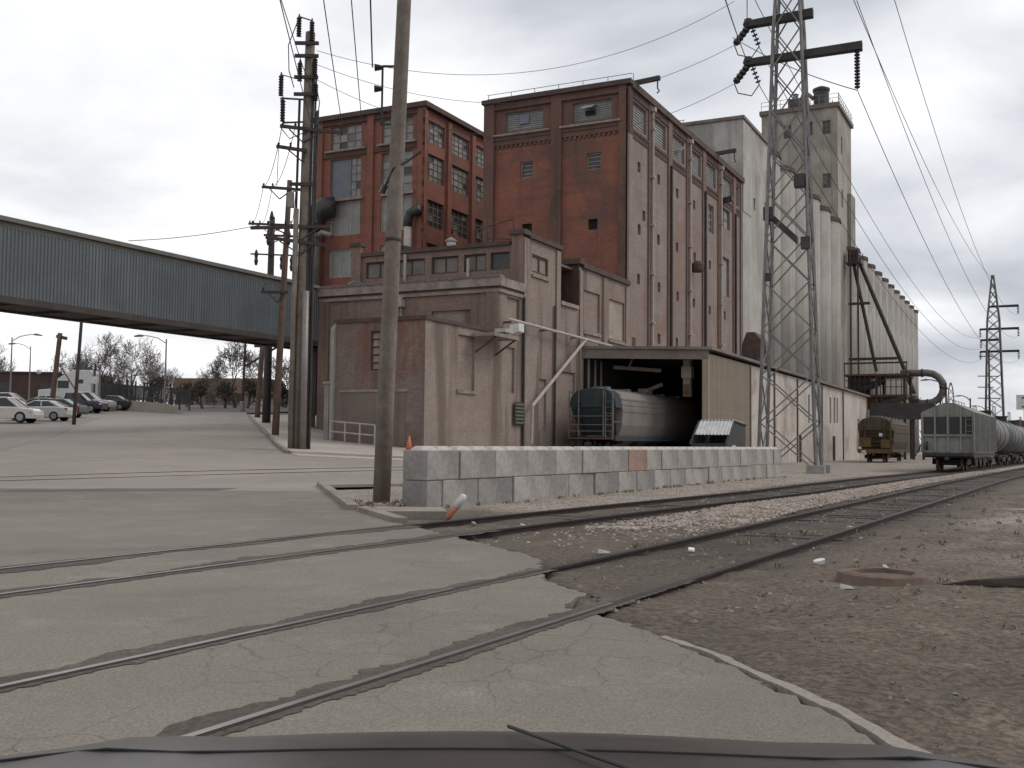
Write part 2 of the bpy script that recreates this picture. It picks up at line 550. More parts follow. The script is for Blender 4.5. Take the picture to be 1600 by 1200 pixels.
# ground materials -----------------------------------------------------------
def ground_mat(name, c1, c2, c3, big=.12, rough=.9, cracks=0.0, speck=0.2, bmp=.3, stain=None, pale=None, fine=26):
    mt, t, b = new_mat(name)
    f = nz(t, mapped(t, 'Object', (big, big, big)), 8, .62, dist=.4)
    col = mixc(t, step(t, f, .35, .65), c1, c2)
    f2 = nz(t, mapped(t, 'Object', (1.1, 1.1, 1.1), (3, 1, 0)), 8, .7)
    col = mixc(t, step(t, f2, .5, .72, 0, .75), col, c3)
    if pale:
        # gravelled yard lies to the right of the tracks and beside the block wall
        sx = t.nodes.new('ShaderNodeSeparateXYZ')
        t.links.new(mapped(t, 'Object', (1, 1, 1)), sx.inputs[0])

        def lin(a, b_, c):
            q1 = t.nodes.new('ShaderNodeMath')
            q1.operation = 'MULTIPLY_ADD'
            t.links.new(sx.outputs[0], q1.inputs[0])
            q1.inputs[1].default_value = a
            q1.inputs[2].default_value = c
            q2 = t.nodes.new('ShaderNodeMath')
            q2.operation = 'MULTIPLY_ADD'
            t.links.new(sx.outputs[1], q2.inputs[0])
            q2.inputs[1].default_value = b_
            t.links.new(q1.outputs[0], q2.inputs[2])
            return q2.outputs[0]

        def mul_(a, b_):
            q1 = t.nodes.new('ShaderNodeMath')
            q1.operation = 'MULTIPLY'
            t.links.new(a, q1.inputs[0])
            t.links.new(b_, q1.inputs[1])
            return q1.outputs[0]
        ss_, oo_ = lin(.488, .873, 0), lin(.873, -.488, 0)
        nn_ = step(t, nz(t, mapped(t, 'Object', (.35, .35, .35), (2, 8, 0)), 7, .65), .40, .60)
        right = mul_(mul_(step(t, ss_, 9, 22), step(t, oo_, -3.0, -1.2)), nn_)
        left = mul_(mul_(step(t, ss_, 17, 20), step(t, oo_, -9.2, -9.9)), step(t, nz(t, mapped(t, 'Object', (.5, .5, .5), (5, 1, 0)), 6, .6), .30, .5, .45, 1))
        def near(a, wd):
            q1 = t.nodes.new('ShaderNodeMath')
            q1.operation = 'ADD'
            t.links.new(oo_, q1.inputs[0])
            q1.inputs[1].default_value = a
            q2 = t.nodes.new('ShaderNodeMath')
            q2.operation = 'ABSOLUTE'
            t.links.new(q1.outputs[0], q2.inputs[0])
            return step(t, q2.outputs[0], wd * .65, wd, 1, 0)
        bed1 = mul_(near(4.285, 1.5), step(t, ss_, 9, 13, 0, .95))
        bed2 = mul_(near(7.75, 1.35), step(t, ss_, 14, 18, 0, .95))
        grit = step(t, nz(t, mapped(t, 'Object', (.9, .9, .9), (7, 2, 0)), 7, .7), .35, .62, .35, 1)
        for bd_ in (bed1, bed2):
            col = mixc(t, mul_(bd_, grit), col, (.047, .035, .026))
        col = mixc(t, right, col, pale)
        col = mixc(t, left, col, pale)
    if stain:
        f4 = nz(t, mapped(t, 'Object', (.34, .45, .3), (9, 4, 0)), 9, .7, dist=.3)
        col = mixc(t, step(t, f4, .53, .72, 0, .75), col, stain)
    f3 = nz(t, mapped(t, 'Object', (fine, fine, fine)), 4, .8)
    g = step(t, f3, .34, .66, 1 - speck, 1 + speck)
    cb = t.nodes.new('ShaderNodeCombineXYZ')
    for i in range(3):
        t.links.new(g, cb.inputs[i])
    col = mixc(t, 1.0, col, cb.outputs[0], 'MULTIPLY')
    if cracks:
        vo = t.nodes.new('ShaderNodeTexVoronoi')
        vo.feature = 'DISTANCE_TO_EDGE'
        vo.inputs['Scale'].default_value = 1.0
        vec = mapped(t, 'Object', (2.3, 2.3, 2.3))
        nn = t.nodes.new('ShaderNodeTexNoise')
        nn.inputs['Scale'].default_value = 2.2
        nn.inputs['Detail'].default_value = 5
        t.links.new(vec, nn.inputs['Vector'])
        av = t.nodes.new('ShaderNodeMix')
        av.data_type = 'VECTOR'
        av.inputs[0].default_value = .22
        t.links.new(vec, av.inputs[4])
        t.links.new(nn.outputs['Color'], av.inputs[5])
        t.links.new(av.outputs[1], vo.inputs['Vector'])
        ck = step(t, vo.outputs['Distance'], .004, .016, 1, 0)
        area = step(t, nz(t, mapped(t, 'Object', (.5, .5, .5), (1, 7, 0)), 5, .65), .50, .62)
        mul = t.nodes.new('ShaderNodeMath')
        mul.operation = 'MULTIPLY'
        ln_ = t.nodes.new('ShaderNodeVectorMath')
        ln_.operation = 'DISTANCE'
        t.links.new(mapped(t, 'Object', (1, 1, 0)), ln_.inputs[0])
        ln_.inputs[1].default_value = (-.4, 7.0, 0)
        mx_ = t.nodes.new('ShaderNodeMath')
        mx_.operation = 'MAXIMUM'
        t.links.new(area, mx_.inputs[0])
        t.links.new(step(t, ln_.outputs['Value'], 1.2, 2.2, 1, 0), mx_.inputs[1])
        t.links.new(ck, mul.inputs[0])
        t.links.new(mx_.outputs[0], mul.inputs[1])
        mul2 = t.nodes.new('ShaderNodeMath')
        mul2.operation = 'MULTIPLY'
        mul2.inputs[1].default_value = cracks
        t.links.new(mul.outputs[0], mul2.inputs[0])
        col = mixc(t, mul2.outputs[0], col, tuple(x * .35 for x in c1))
    t.links.new(col, b.inputs['Base Color'])
    b.inputs['Roughness'].default_value = rough
    add = t.nodes.new('ShaderNodeMath')
    add.operation = 'MULTIPLY_ADD'
    add.inputs[1].default_value = .5
    t.links.new(f3, add.inputs[0])
    t.links.new(f2, add.inputs[2])
    bump(t, b, add.outputs[0], bmp, .03)
    return mt


M['road'] = ground_mat('worn_road', (.222, .197, .158), (.165, .146, .116), (.275, .246, .202), .10, cracks=.5, speck=.28, bmp=.35, stain=(.15, .128, .106), fine=62)
M['road_far'] = ground_mat('pale_road', (.315, .277, .235), (.255, .225, .192), (.35, .31, .265), .12, cracks=.3, speck=.16, bmp=.2, stain=(.21, .184, .156))
M['lot'] = ground_mat('lot_concrete', (.28, .25, .215), (.23, .205, .178), (.31, .275, .24), .10, cracks=.4, speck=.08, bmp=.1)
M['groove'] = ground_mat('flangeway_dirt', (.10, .08, .062), (.07, .056, .044), (.15, .122, .095), .6, speck=.35, bmp=.5)
M['asphalt'] = ground_mat('street_asphalt', (.135, .125, .112), (.115, .105, .095), (.15, .14, .125), .10, speck=.1, bmp=.1)
M['pave'] = ground_mat('apron_concrete', (.47, .41, .345), (.39, .34, .285), (.52, .46, .39), .25, cracks=.3, speck=.08, bmp=.1)
M['kerb'] = ground_mat('kerb_concrete', (.29, .255, .21), (.22, .19, .155), (.33, .29, .245), .8, speck=.15, bmp=.2)
M['dirt'] = ground_mat('packed_dirt', (.115, .088, .060), (.078, .059, .042), (.185, .155, .115), .16, speck=.55, bmp=.9, stain=(.07, .053, .039), fine=16, pale=(.29, .25, .205))
M['grass'] = ground_mat('winter_grass', (.25, .22, .17), (.205, .18, .135), (.18, .16, .115), .3, speck=.3, bmp=.5)
M['ballast'] = ground_mat('pale_gravel', (.36, .30, .245), (.26, .215, .175), (.17, .138, .11), .8, speck=.5, bmp=.9, fine=20)
M['stone_bits'] = worn('gravel_stone', (.46, .39, .33), (.26, .215, .175), 2.5, coord='Object', bp=0)
M['dirt_bits'] = worn('dirt_stone', (.27, .225, .18), (.10, .08, .062), 1.5, coord='Object', bp=0)
M['patch'] = ground_mat('asphalt_patch', (.13, .118, .105), (.10, .092, .082), (.17, .15, .128), .5, speck=.2, bmp=.2)
M['weed'] = plain('dry_weed', (.20, .16, .10), .9)
M['tie'] = worn('tie_wood', (.085, .066, .052), (.055, .043, .035), 2.5, coord='Object', rough=.95, bp=.4)


# ------------------------------------------------------------------ ground sheets
def steps(a, b, s0, grow=1.0, smax=1e9):
    xs = [a]
    s = s0
    while xs[-1] < b:
        xs.append(min(b, xs[-1] + s))
        s = min(s * grow, smax)
    return xs


def grid(xs, ys, zf):
    mb = MB()
    nx = len(xs)
    mb.v = [(x, y, zf(x, y)) for y in ys for x in xs]
    mb.f = [(j * nx + i, j * nx + i + 1, (j + 1) * nx + i + 1, (j + 1) * nx + i) for j in range(len(ys) - 1) for i in range(nx - 1)]
    return mb


TN = Vector((.873, -.488))      # right of the tracks
TT = Vector((.488, .873))       # along the tracks


def trk(s, o):
    return (s * TT.x + o * TN.x, s * TT.y + o * TN.y)


def off_of(x, y):
    return x * TN.x + y * TN.y


def ragged(pts, amp, st, seed):
    r_ = random.Random(seed)
    o = []
    for (a, b), (c, d) in zip(pts[:-1], pts[1:]):
        ln = sqrt((c - a) ** 2 + (d - b) ** 2)
        k = max(1, int(ln / st))
        for i in range(k):
            t = i / k
            o.append((a + (c - a) * t + r_.uniform(-amp, amp), b + (d - b) * t + r_.uniform(-amp, amp)))
    o.append(pts[-1])
    return o


edge = ragged([(1.9, 2.2), (1.61, 4.64), (1.55, 5.29), (1.37, 5.99), (1.21, 6.7), (1.08, 7.11), (.78, 7.99), (.43, 8.6), (.66, 9.33),
               (.32, 10.16), (.31, 12.12), (-.3, 13.58), (-.87, 14.9), (-1.31, 15.95), (-1.88, 17.13)], .045, .10, 3)
near = [(-70, -12), (2.4, -12), (2.2, 0)] + edge + [(-2.0, 17.6), (-2.83, 19.85), (-4.0, 24.5), (-4.7, 27.0), (-70, 27.0)]


def in_road(x, y):
    if x > 2.5 or y > 27 or x < -70:
        return False
    c = False
    j = len(near) - 1
    for i in range(len(near)):
        (xi, yi), (xj, yj) = near[i], near[j]
        if (yi > y) != (yj > y) and x < (xj - xi) * (y - yi) / (yj - yi) + xi:
            c = not c
        j = i
    return c


def zground(x, y):
    s_ = x * TT.x + y * TT.y
    o_ = x * TN.x + y * TN.y
    e_ = min(max((s_ - 8.5) / 5.0, 0), 1)
    dz = .035 + .06 * e_
    if o_ > -3.3:
        dz = .035 + .05 * math.exp(-((o_ + 3.3) / .7) ** 2) * e_
    if o_ < -9.3:
        dz = .10
    if in_road(x, y):
        dz = .15
    z = gh(x, y) - dz - (.06 if x < -4 and y > 24 else 0)
    r = sqrt(x * x + y * y)
    o = off_of(x, y)
    if y > 0 and r < 60 and x > -6:
        a = .035 if o > -3 else .018
        z += a * mnoise.noise(Vector((x * 1.3, y * 1.3, 0))) + a * .6 * mnoise.noise(Vector((x * 4, y * 4, 3))) + .3 * a * mnoise.noise(Vector((x * 9, y * 9, 7)))
        # wheel ruts along the right-hand track bank
        if o > -2.9:
            z += .02 * sin(o * 3.1 + .6 * mnoise.noise(Vector((x * .5, y * .5, 1))))
        if -6.75 < o < -5.55:           # gravel ridge between the tracks
            z += .05 * (1 - abs(o + 6.15) / .6)
    if o > 3.5 and y > 0:
        z += min((o - 3.5) * .012, .25)
    return z


xs = sorted(set([round(-x, 3) for x in steps(5, 1200, .8, 1.18)] + steps(-5, 14, .16) + steps(14, 1200, .3, 1.15)))
ys = sorted(set(steps(-300, -1, 40) + steps(-1, 26, .16) + steps(26, 150, .4, 1.05, 5) + steps(150, 2500, 8, 1.2)))
tag(grid(xs, ys, zground).build('ground', M['dirt'], smooth=True, recalc=False), kind='structure')


def sheet(name, rows, zoff, mat, thick=.08, nx=16, kind='structure', smooth=False):
    """rows [(y, xl, xr)] refined to strips lying on the terrain, with a skirt"""
    rr = []
    for (y0, a0, b0), (y1, a1, b1) in zip(rows[:-1], rows[1:]):
        k = max(1, int((y1 - y0) / 1.5))
        for i in range(k):
            t = i / k
            rr.append((y0 + (y1 - y0) * t, a0 + (a1 - a0) * t, b0 + (b1 - b0) * t))
    rr.append(rows[-1])
    mb = MB()
    n = nx + 1
    for y, a, b in rr:
        for i in range(n):
            x = a + (b - a) * i / nx
            mb.v.append((x, y, gh(x, y) + zoff))
    for j in range(len(rr) - 1):
        for i in range(nx):
            mb.f.append((j * n + i, j * n + i + 1, (j + 1) * n + i + 1, (j + 1) * n + i))
    o = len(mb.v)
    mb.v += [(x, y, z - thick) for x, y, z in mb.v[:o]]
    for j in range(len(rr) - 1):
        for i in (0, nx):
            a, b = j * n + i, (j + 1) * n + i
            mb.f.append((a, b, b + o, a + o))
    for j in (0, len(rr) - 1):
        for i in range(nx):
            a, b = j * n + i, j * n + i + 1
            mb.f.append((a, b, b + o, a + o))
    return tag(mb.build(name, mat, recalc=False), kind=kind)


def poly_slab(name, poly, z1, z0, mat, kind='structure'):
    bm = bmesh.new()
    top = [bm.verts.new((x, y, z1)) for x, y in poly]
    f = bm.faces.new(top)
    r_ = bmesh.ops.extrude_face_region(bm, geom=[f])
    for v in r_['geom']:
        if isinstance(v, bmesh.types.BMVert):
            v.co.z = z0
    bmesh.ops.recalc_face_normals(bm, faces=bm.faces)
    bmesh.ops.triangulate(bm, faces=[q for q in bm.faces if len(q.verts) > 4])
    me = bpy.data.meshes.new(name)
    bm.to_mesh(me)
    bm.free()
    me.materials.append(mat)
    o = bpy.data.objects.new(name, me)
    COL.objects.link(o)
    return tag(o, kind=kind) if kind else o


poly_slab('road', near, -.012, -.2, M['road'])
sheet('road', [(27, -70, -4.7), (30.2, -70, -5.4), (31.7, -70, -2.6), (36, -70, -1.0), (43.2, -20.8, 1.0), (46.27, -21.5, -9.84), (56.7, -24.2, -12.93), (71.9, -29, -17.27),
               (92.6, -35, -22.94), (104, -37.6, -26)], -.012, M['road_far'], nx=24)
sheet('parking_lot', [(43.2, -70, -20.83), (46.27, -80, -21.53), (56.7, -90, -24.23), (71.9, -95, -29.03), (92.6, -100, -35.03), (104, -110, -37.63)], -.008, M['lot'])
sheet('street', [(104.02, -130, -24), (112, -130, -22), (140, -140, -20)], -.016, M['asphalt'])
sheet('pavement', [(46.3, -9.6, -2), (49.8, -10.7, -3.9), (56.7, -12.75, -4), (71.9, -17.1, -6), (92.6, -22.75, -12)], .10, M['pave'], thick=.2)
sheet('pavement', [(44.8, -9.0, 1.6), (46.28, -9.55, 2.5), (60, 1, 8), (76, 6, 16)], .012, M['pave'], thick=.1)


def kerb_line(name, pts, zt, wdt=.16, hgt=.3):
    mb = MB()
    for (a, b), (c, d) in zip(pts[:-1], pts[1:]):
        mb.bar((a, b, gh(a, b) + zt - hgt / 2), (c, d, gh(c, d) + zt - hgt / 2), wdt, hgt)
    return tag(mb.build(name, M['kerb'], bevel=.015), kind='structure')


kerb_line('kerb', [(-9.7, 46.2), (-11.3, 51.4), (-12.85, 56.7), (-15, 64), (-17.2, 71.9), (-22.9, 92.6)], .13)
kerb_line('kerb', [(-5.35, 30.0), (-4.6, 27), (-3.7, 23.2), (-2.95, 20.0)], .09, .22)
kerb_line('kerb', [(-2.75, 19.85), (-2.3, 18.6), (-1.75, 17.1)], .07, .22)
poly_slab('concrete_slab', [(-2.62, 20.15), (-1.30, 20.15), (-1.12, 18.95), (-2.25, 18.85)], .05, -.2, M['kerb'])
poly_slab('kerb', ragged([(1.02, 7.25), (1.25, 6.7), (1.42, 5.99), (1.6, 5.29), (1.68, 4.6), (1.95, 2.2)], .012, .12, 4) +
          ragged([(2.06, 2.2), (1.79, 4.6), (1.69, 5.29), (1.50, 6.0), (1.31, 6.7), (1.06, 7.3)], .015, .12, 5), -.004, -.2, M['road_far'])
# dark asphalt patches and seams along the crossings
poly_slab('asphalt_patch', ragged([(-22, 23.0), (-12.5, 26.4), (-7.2, 28.4), (-7.3, 26.9), (-12, 25.2), (-22, 21.9), (-22, 23.0)], .10, .35, 6)[:-1], -.006, -.05, M['patch'])


def groove(path_fn, s0, s1, side, seed, w0=.05, w1=.2):
    # worn dirt strip beside a rail sunk in the road
    r_ = random.Random(seed)
    mb = MB()
    n = int((s1 - s0) / .05)
    for i in range(n + 1):
        s_ = s0 + (s1 - s0) * i / n
        o = path_fn(s_)
        wv = w0 + (w1 - w0) * (.4 + .55 * mnoise.noise(Vector((s_ * .5, seed, 0))) + .35 * mnoise.noise(Vector((s_ * 2.3, seed, 4)))) + .13 * (w1 - w0) * mnoise.noise(Vector((s_ * 9, seed, 8))) + r_.uniform(-.02, .02)
        for q in (o + side * .034, o + side * (.034 + max(.03, wv))):
            x, y = trk(s_, q)
            mb.v.append((x, y, gh(x, y) - .007))
    mb.f = [(2 * i, 2 * i + 1, 2 * i + 3, 2 * i + 2) for i in range(n)]
    return tag(mb.build('flangeway', M['groove']), kind='structure')


# winter grass bank under the fence
mbv = MB()
for i in range(13):
    t = i / 12
    x0, y0 = -54 + 24.5 * t, 127 - 28.5 * t
    for j in range(5):
        q = j / 4
        x, y = x0 + 2.2 * q - 2.2, y0 - 4.2 * q * (1 - .3 * t)
        mbv.v.append((x, y, gh(x, y) + .02 + (1.35 * (1 - q)) * (1 - .38 * t)))
for i in range(12):
    for j in range(4):
        mbv.f.append((i * 5 + j, i * 5 + j + 1, (i + 1) * 5 + j + 1, (i + 1) * 5 + j))
tag(mbv.build('grass_bank', M['grass'], smooth=True), kind='structure')

# pale gravel strips
def strip(name, o0, o1, s0, s1, z, mat):
    mb = MB()
    n = 60
    k = 6
    for i in range(n + 1):
        s = s0 + (s1 - s0) * (i / n) ** 1.6
        for j in range(k + 1):
            o = o0(s) + (o1(s) - o0(s)) * j / k
            x, y = trk(s, o)
            hump = 1 - abs(2 * j / k - 1)
            zz = gh(x, y) + z - .15 * max(0, 1 - (s - s0) / 6) + .05 * hump + (.02 * mnoise.noise(Vector((x * 2, y * 2, 0)))) - (.08 if j in (0, k) else 0)
            mb.v.append((x, y, zz))
    for i in range(n):
        for j in range(k):
            mb.f.append((i * (k + 1) + j, i * (k + 1) + j + 1, (i + 1) * (k + 1) + j + 1, (i + 1) * (k + 1) + j))
    return tag(mb.build(name, mat, smooth=True), kind='structure')


T2 = [(-30, -8.75), (10, -8.75), (16, -8.62), (21, -8.4), (30, -7.9), (40, -7.72), (55, -7.65), (90, -7.6), (140, -7.6), (260, -7.6)]


def o2(s):
    return interp(s, [p[0] for p in T2], [p[1] for p in T2])


strip('gravel', lambda s: o2(s) + 1.0, lambda s: -5.55, 16, 130, -.06, M['ballast'])


def rocks(name, spots, mat):
    mb = MB()
    r_ = random.Random(len(spots))
    for x, y, z, s in spots:
        q = [(1, 0, 0), (-1, 0, 0), (0, 1, 0), (0, -1, 0), (0, 0, 1), (0, 0, -1)]
        a = r_.uniform(0, pi)
        ca, sa = cos(a), sin(a)
        vs = []
        for p in q:
            k = s * r_.uniform(.65, 1.25)
            px, py, pz = p[0] * k + r_.uniform(-.3, .3) * s, p[1] * k * .8 + r_.uniform(-.3, .3) * s, p[2] * k * .65
            vs.append((x + px * ca - py * sa, y + px * sa + py * ca, z + pz))
        mb.add(vs, [(0, 2, 4), (2, 1, 4), (1, 3, 4), (3, 0, 4), (2, 0, 5), (1, 2, 5), (3, 1, 5), (0, 3, 5)])
    return tag(mb.build(name, mat, recalc=False), kind='stuff')


sp = []
for i in range(7500):
    s = 16 + 50 * RND.random() ** 1.7
    a, b = o2(s) + 1.05, -5.5
    o = a + (b - a) * RND.random()
    x, y = trk(s, o)
    hump = 1 - abs(2 * (o - a) / (b - a) - 1)
    if RND.random() > ((s - 15) / 6):
        continue
    sp.append((x, y, max(zground(x, y), gh(x, y) - .05 + .05 * hump - .15 * max(0, 1 - (s - 16) / 6)), RND.uniform(.025, .06)))
for i in range(900):
    s = RND.uniform(11.5, 19)
    o = RND.uniform(o2(s) + 1.0, -5.3)
    if RND.random() > ((s - 11) / 8) ** 1.5:
        continue
    x, y = trk(s, o)
    sp.append((x, y, zground(x, y), RND.uniform(.015, .05)))
for i in range(700):
    s = RND.uniform(14, 40)
    o = RND.choice((-4.285, -7.75)) + RND.uniform(-1.1, 1.1)
    x, y = trk(s, o)
    sp.append((x, y, zground(x, y), RND.uniform(.015, .035)))
for i in range(2500):
    s = 19.5 + 34 * RND.random() ** 1.4
    o = o2(s) - RND.uniform(.95, 3.4)
    x, y = trk(s, o)
    sp.append((x, y, zground(x, y), RND.uniform(.015, .045)))
tag(rocks('gravel_stones', sp, M['stone_bits']), 'loose pale crushed stone lying between and beside the rail tracks', 'gravel')
sp = []
for i in range(5200):
    y = 4.5 + 30 * RND.random() ** 1.5
    x = RND.uniform(.6, .62 * y + 2.5)
    if off_of(x, y) < -2.9 and off_of(x, y) > -3.4:
        continue
    if x < 1.9 and y < 8:
        continue
    if off_of(x, y) < -7.0:
        continue
    z = zground(x, y)
    sp.append((x, y, z, RND.choice((.008, .01, .012, .015, .02)) if y < 8 else RND.choice((.012, .015, .02, .02, .03, .045))))
tag(rocks('dirt_pebbles', sp, M['dirt_bits']), 'small brown pebbles and clods strewn over the bare dirt', 'pebbles')


def tufts(spots, label):
    mb = MB()
    r_ = random.Random(17)
    for x, y, h in spots:
        for k in range(r_.randint(5, 11)):
            a = r_.uniform(0, 2 * pi)
            l = h * r_.uniform(.5, 1.2)
            bx, by = x + r_.uniform(-.05, .05), y + r_.uniform(-.05, .05)
            z = zground(x, y) - .01
            ex, ey = bx + cos(a) * l * .6, by + sin(a) * l * .6
            wv = .006
            mb.add([(bx - wv, by, z), (bx + wv, by, z), ((bx + ex) / 2 + wv, (by + ey) / 2, z + l * .6), ((bx + ex) / 2 - wv, (by + ey) / 2, z + l * .6), (ex, ey, z + l * r_.uniform(.5, 1))],
                   [(0, 1, 2, 3), (3, 2, 4)])
    return tag(mb.build('dry_weeds', M['weed'], recalc=False), label, 'weeds', kind='stuff')


wsp = []
for i in range(70):
    a = RND.uniform(0, 26)
    wsp.append((-1.72 + .5 * a + .866 * RND.uniform(.05, .35), 21.75 + .866 * a - .5 * RND.uniform(.05, .35), RND.uniform(.05, .16)))
for i in range(120):
    s = RND.uniform(11, 40)
    x, y = trk(s, RND.choice((-4.285 + .95, -4.285 - .95, o2(s) + .95, o2(s) - .95, -4.285)) + RND.uniform(-.25, .25))
    wsp.append((x, y, RND.uniform(.04, .13)))
for i in range(60):
    wsp.append((-2.9 + RND.uniform(-.9, .9), 23.9 + RND.uniform(-2.6, .8), RND.uniform(.04, .15)))
for i in range(160):
    s = RND.uniform(6, 32)
    x, y = trk(s, RND.uniform(-2.8, 6))
    if x > 2.2:
        wsp.append((x, y, RND.uniform(.03, .09)))
tufts(wsp, 'thin tufts of dry weeds along the rails and the foot of the block wall')

# ------------------------------------------------------------------ rail tracks
def rail_mesh(path, zoff):
    """flat-bottom rail swept along path [(x,y)]"""
    prof = [(-.065, -.155), (.065, -.155), (.065, -.135), (.012, -.115), (.012, -.045), (.036, -.03), (.036, -.004), (.028, 0), (-.028, 0), (-.036, -.004), (-.036, -.03), (-.012, -.045), (-.012, -.115), (-.065, -.135)]
    mb = MB()
    n = len(prof)
    for i, (x, y) in enumerate(path):
        a = path[max(0, i - 1)]
        b = path[min(len(path) - 1, i + 1)]
        d = Vector((b[0] - a[0], b[1] - a[1])).normalized()
        nr = Vector((d.y, -d.x))
        z = gh(x, y) + zoff
        mb.v += [(x + nr.x * p, y + nr.y * p, z + q) for p, q in prof]
    for i in range(len(path) - 1):
        for k in range(n):
            k2 = (k + 1) % n
            mb.f.append((i * n + k, i * n + k2, (i + 1) * n + k2, (i + 1) * n + k))
    return mb


def head_mesh(path, zoff, wdt=.05):
    mb = MB()
    for i, (x, y) in enumerate(path):
        a = path[max(0, i - 1)]
        b = path[min(len(path) - 1, i + 1)]
        d = Vector((b[0] - a[0], b[1] - a[1])).normalized()
        z = gh(x, y) + zoff
        mb.v += [(x - d.y * wdt / 2, y + d.x * wdt / 2, z), (x + d.y * wdt / 2, y - d.x * wdt / 2, z)]
    mb.f = [(2 * i, 2 * i + 1, 2 * i + 3, 2 * i + 2) for i in range(len(path) - 1)]
    return mb


def offset_path(c, o):
    r_ = []
    for i, (x, y) in enumerate(c):
        a = c[max(0, i - 1)]
        b = c[min(len(c) - 1, i + 1)]
        d = Vector((b[0] - a[0], b[1] - a[1])).normalized()
        r_.append((x + d.y * o, y - d.x * o))
    return r_


def track(label, c, ties_from=None, ties_to=None, group=None, zoff=0.0, shine=1e9):
    t = thing('rail_track', label, 'railway track', (0, 0, 0), group=group)
    for sgn in (-1, 1):
        p = offset_path(c, sgn * .765)
        r_ = rail_mesh(p, zoff).build('rail', M['rail'], t)
        k = sum(1 for q in p if q[0] * TT.x + q[1] * TT.y < shine)
        head_mesh(p[:k], zoff + .003).build('rail_head', M['rail_worn'], r_)
    if ties_from is not None:
        L_ = 0.0
        nxt = ties_from
        cnt = 0
        r_ = random.Random(5)
        far = MB()
        for (a, b), (e_, f_) in zip(c[:-1], c[1:]):
            ln = sqrt((e_ - a) ** 2 + (f_ - b) ** 2)
            while nxt <= L_ + ln and nxt < ties_to:
                q = (nxt - L_) / ln
                x, y = a + (e_ - a) * q, b + (f_ - b) * q
                d = Vector((e_ - a, f_ - b)).normalized()
                nrm = Vector((d.y, -d.x))
                hw = 1.28 + r_.uniform(-.06, .06)
                z = gh(x, y) - .176 + r_.uniform(-.025, .012) + zoff
                k = r_.uniform(-.03, .03)
                mb = MB() if cnt < 60 else far
                mb.bar((x - nrm.x * hw, y - nrm.y * hw + k, z), (x + nrm.x * hw, y + nrm.y * hw - k, z), .22, .17)
                if cnt < 60:
                    mb.build('tie', M['tie'], t, bevel=.012)
                cnt += 1
                nxt += .56 + r_.uniform(-.05, .05)
            L_ += ln
        if far.v:
            o = far.build('tie_rows', M['tie'], t)
            o['kind'] = 'stuff'
    return t


c1 = [trk(s, -4.285) for s in range(-14, 260, 2)]
c2 = [trk(s, o2(s)) for s in range(-24, 260, 3)]
c3 = [(-40, 12.5), (-32, 18.4), (-22, 25.7), (-14.75, 31.0), (-8, 35.8), (-3.4, 39.7), (0, 43.5), (2.2, 48.5), (3.6, 55), (5.2, 62)] + \
     [tuple(W(2.9, v)[:2]) for v in (-14, -5, 5, 20, 40, 60)]
# smooth c3 by corner cutting
for _ in range(3):
    q = [c3[0]]
    for a, b in zip(c3[:-1], c3[1:]):
        q += [(a[0] * .75 + b[0] * .25, a[1] * .75 + b[1] * .25), (a[0] * .25 + b[0] * .75, a[1] * .25 + b[1] * .75)]
    c3 = q + [c3[-1]]
track('nearest rail track running from the road crossing across bare dirt to the right', c1, 25.5, 140, 'rail tracks', shine=10)
track('middle rail track curving past the concrete block wall towards the grey hopper wagon', c2, 41.5, 150, 'rail tracks', shine=13.5)
for k_, (sg, sd_) in enumerate(((-.765, 1), (-.765, -1), (.765, -1), (.765, 1))):
    groove(lambda q: -4.285 + sg, -8, 9.8, sd_, 3 + k_, .03, .36 if k_ == 1 or k_ == 2 else .13)
    groove(lambda q: o2(q) + sg, -8, 13.6, sd_, 13 + k_, .04, .5 if k_ in (0, 2) else .25)
track('farthest rail track sunk in the road and curving into the brick mill shed', c3, None, None, 'rail tracks')


# ------------------------------------------------------------------ walls with openings
class Plane:
    """maps (a, z, depth inward) to local building coordinates"""
    def __init__(self, kind, c):
        self.k, self.c = kind, c

    def P(self, a, z, d=0.0):
        if self.k == 'front':
            return (a, self.c + d, z)
        if self.k == 'side':
            return (self.c - d, a, z)
        if self.k == 'left':
            return (self.c + d, a, z)
        return (a, self.c - d, z)      # back

    def box(self, mb, a0, a1, z0, z1, d0, d1):
        p, q = self.P(a0, z0, d0), self.P(a1, z1, d1)
        return mb.box(p[0], q[0], p[1], q[1], p[2], q[2])

    def wall(self, mb, a0, a1, z0, z1, ops=(), rev=.3):
        ops = [o for o in ops]
        A = sorted(set([a0, a1] + [o[0] for o in ops] + [o[1] for o in ops]))
        Z = sorted(set([z0, z1] + [o[2] for o in ops] + [o[3] for o in ops]))
        for i in range(len(A) - 1):
            for j in range(len(Z) - 1):
                ca, cz = (A[i] + A[i + 1]) / 2, (Z[j] + Z[j + 1]) / 2
                if any(o[0] < ca < o[1] and o[2] < cz < o[3] for o in ops):
                    continue
                mb.add([self.P(A[i], Z[j]), self.P(A[i + 1], Z[j]), self.P(A[i + 1], Z[j + 1]), self.P(A[i], Z[j + 1])], [(0, 1, 2, 3)])
        for o in ops:
            c = [(o[0], o[2]), (o[1], o[2]), (o[1], o[3]), (o[0], o[3])]
            for k in range(4):
                p, q = c[k], c[(k + 1) % 4]
                mb.add([self.P(*p), self.P(*q), self.P(*q, rev), self.P(*p, rev)], [(0, 1, 2, 3)])
        return mb


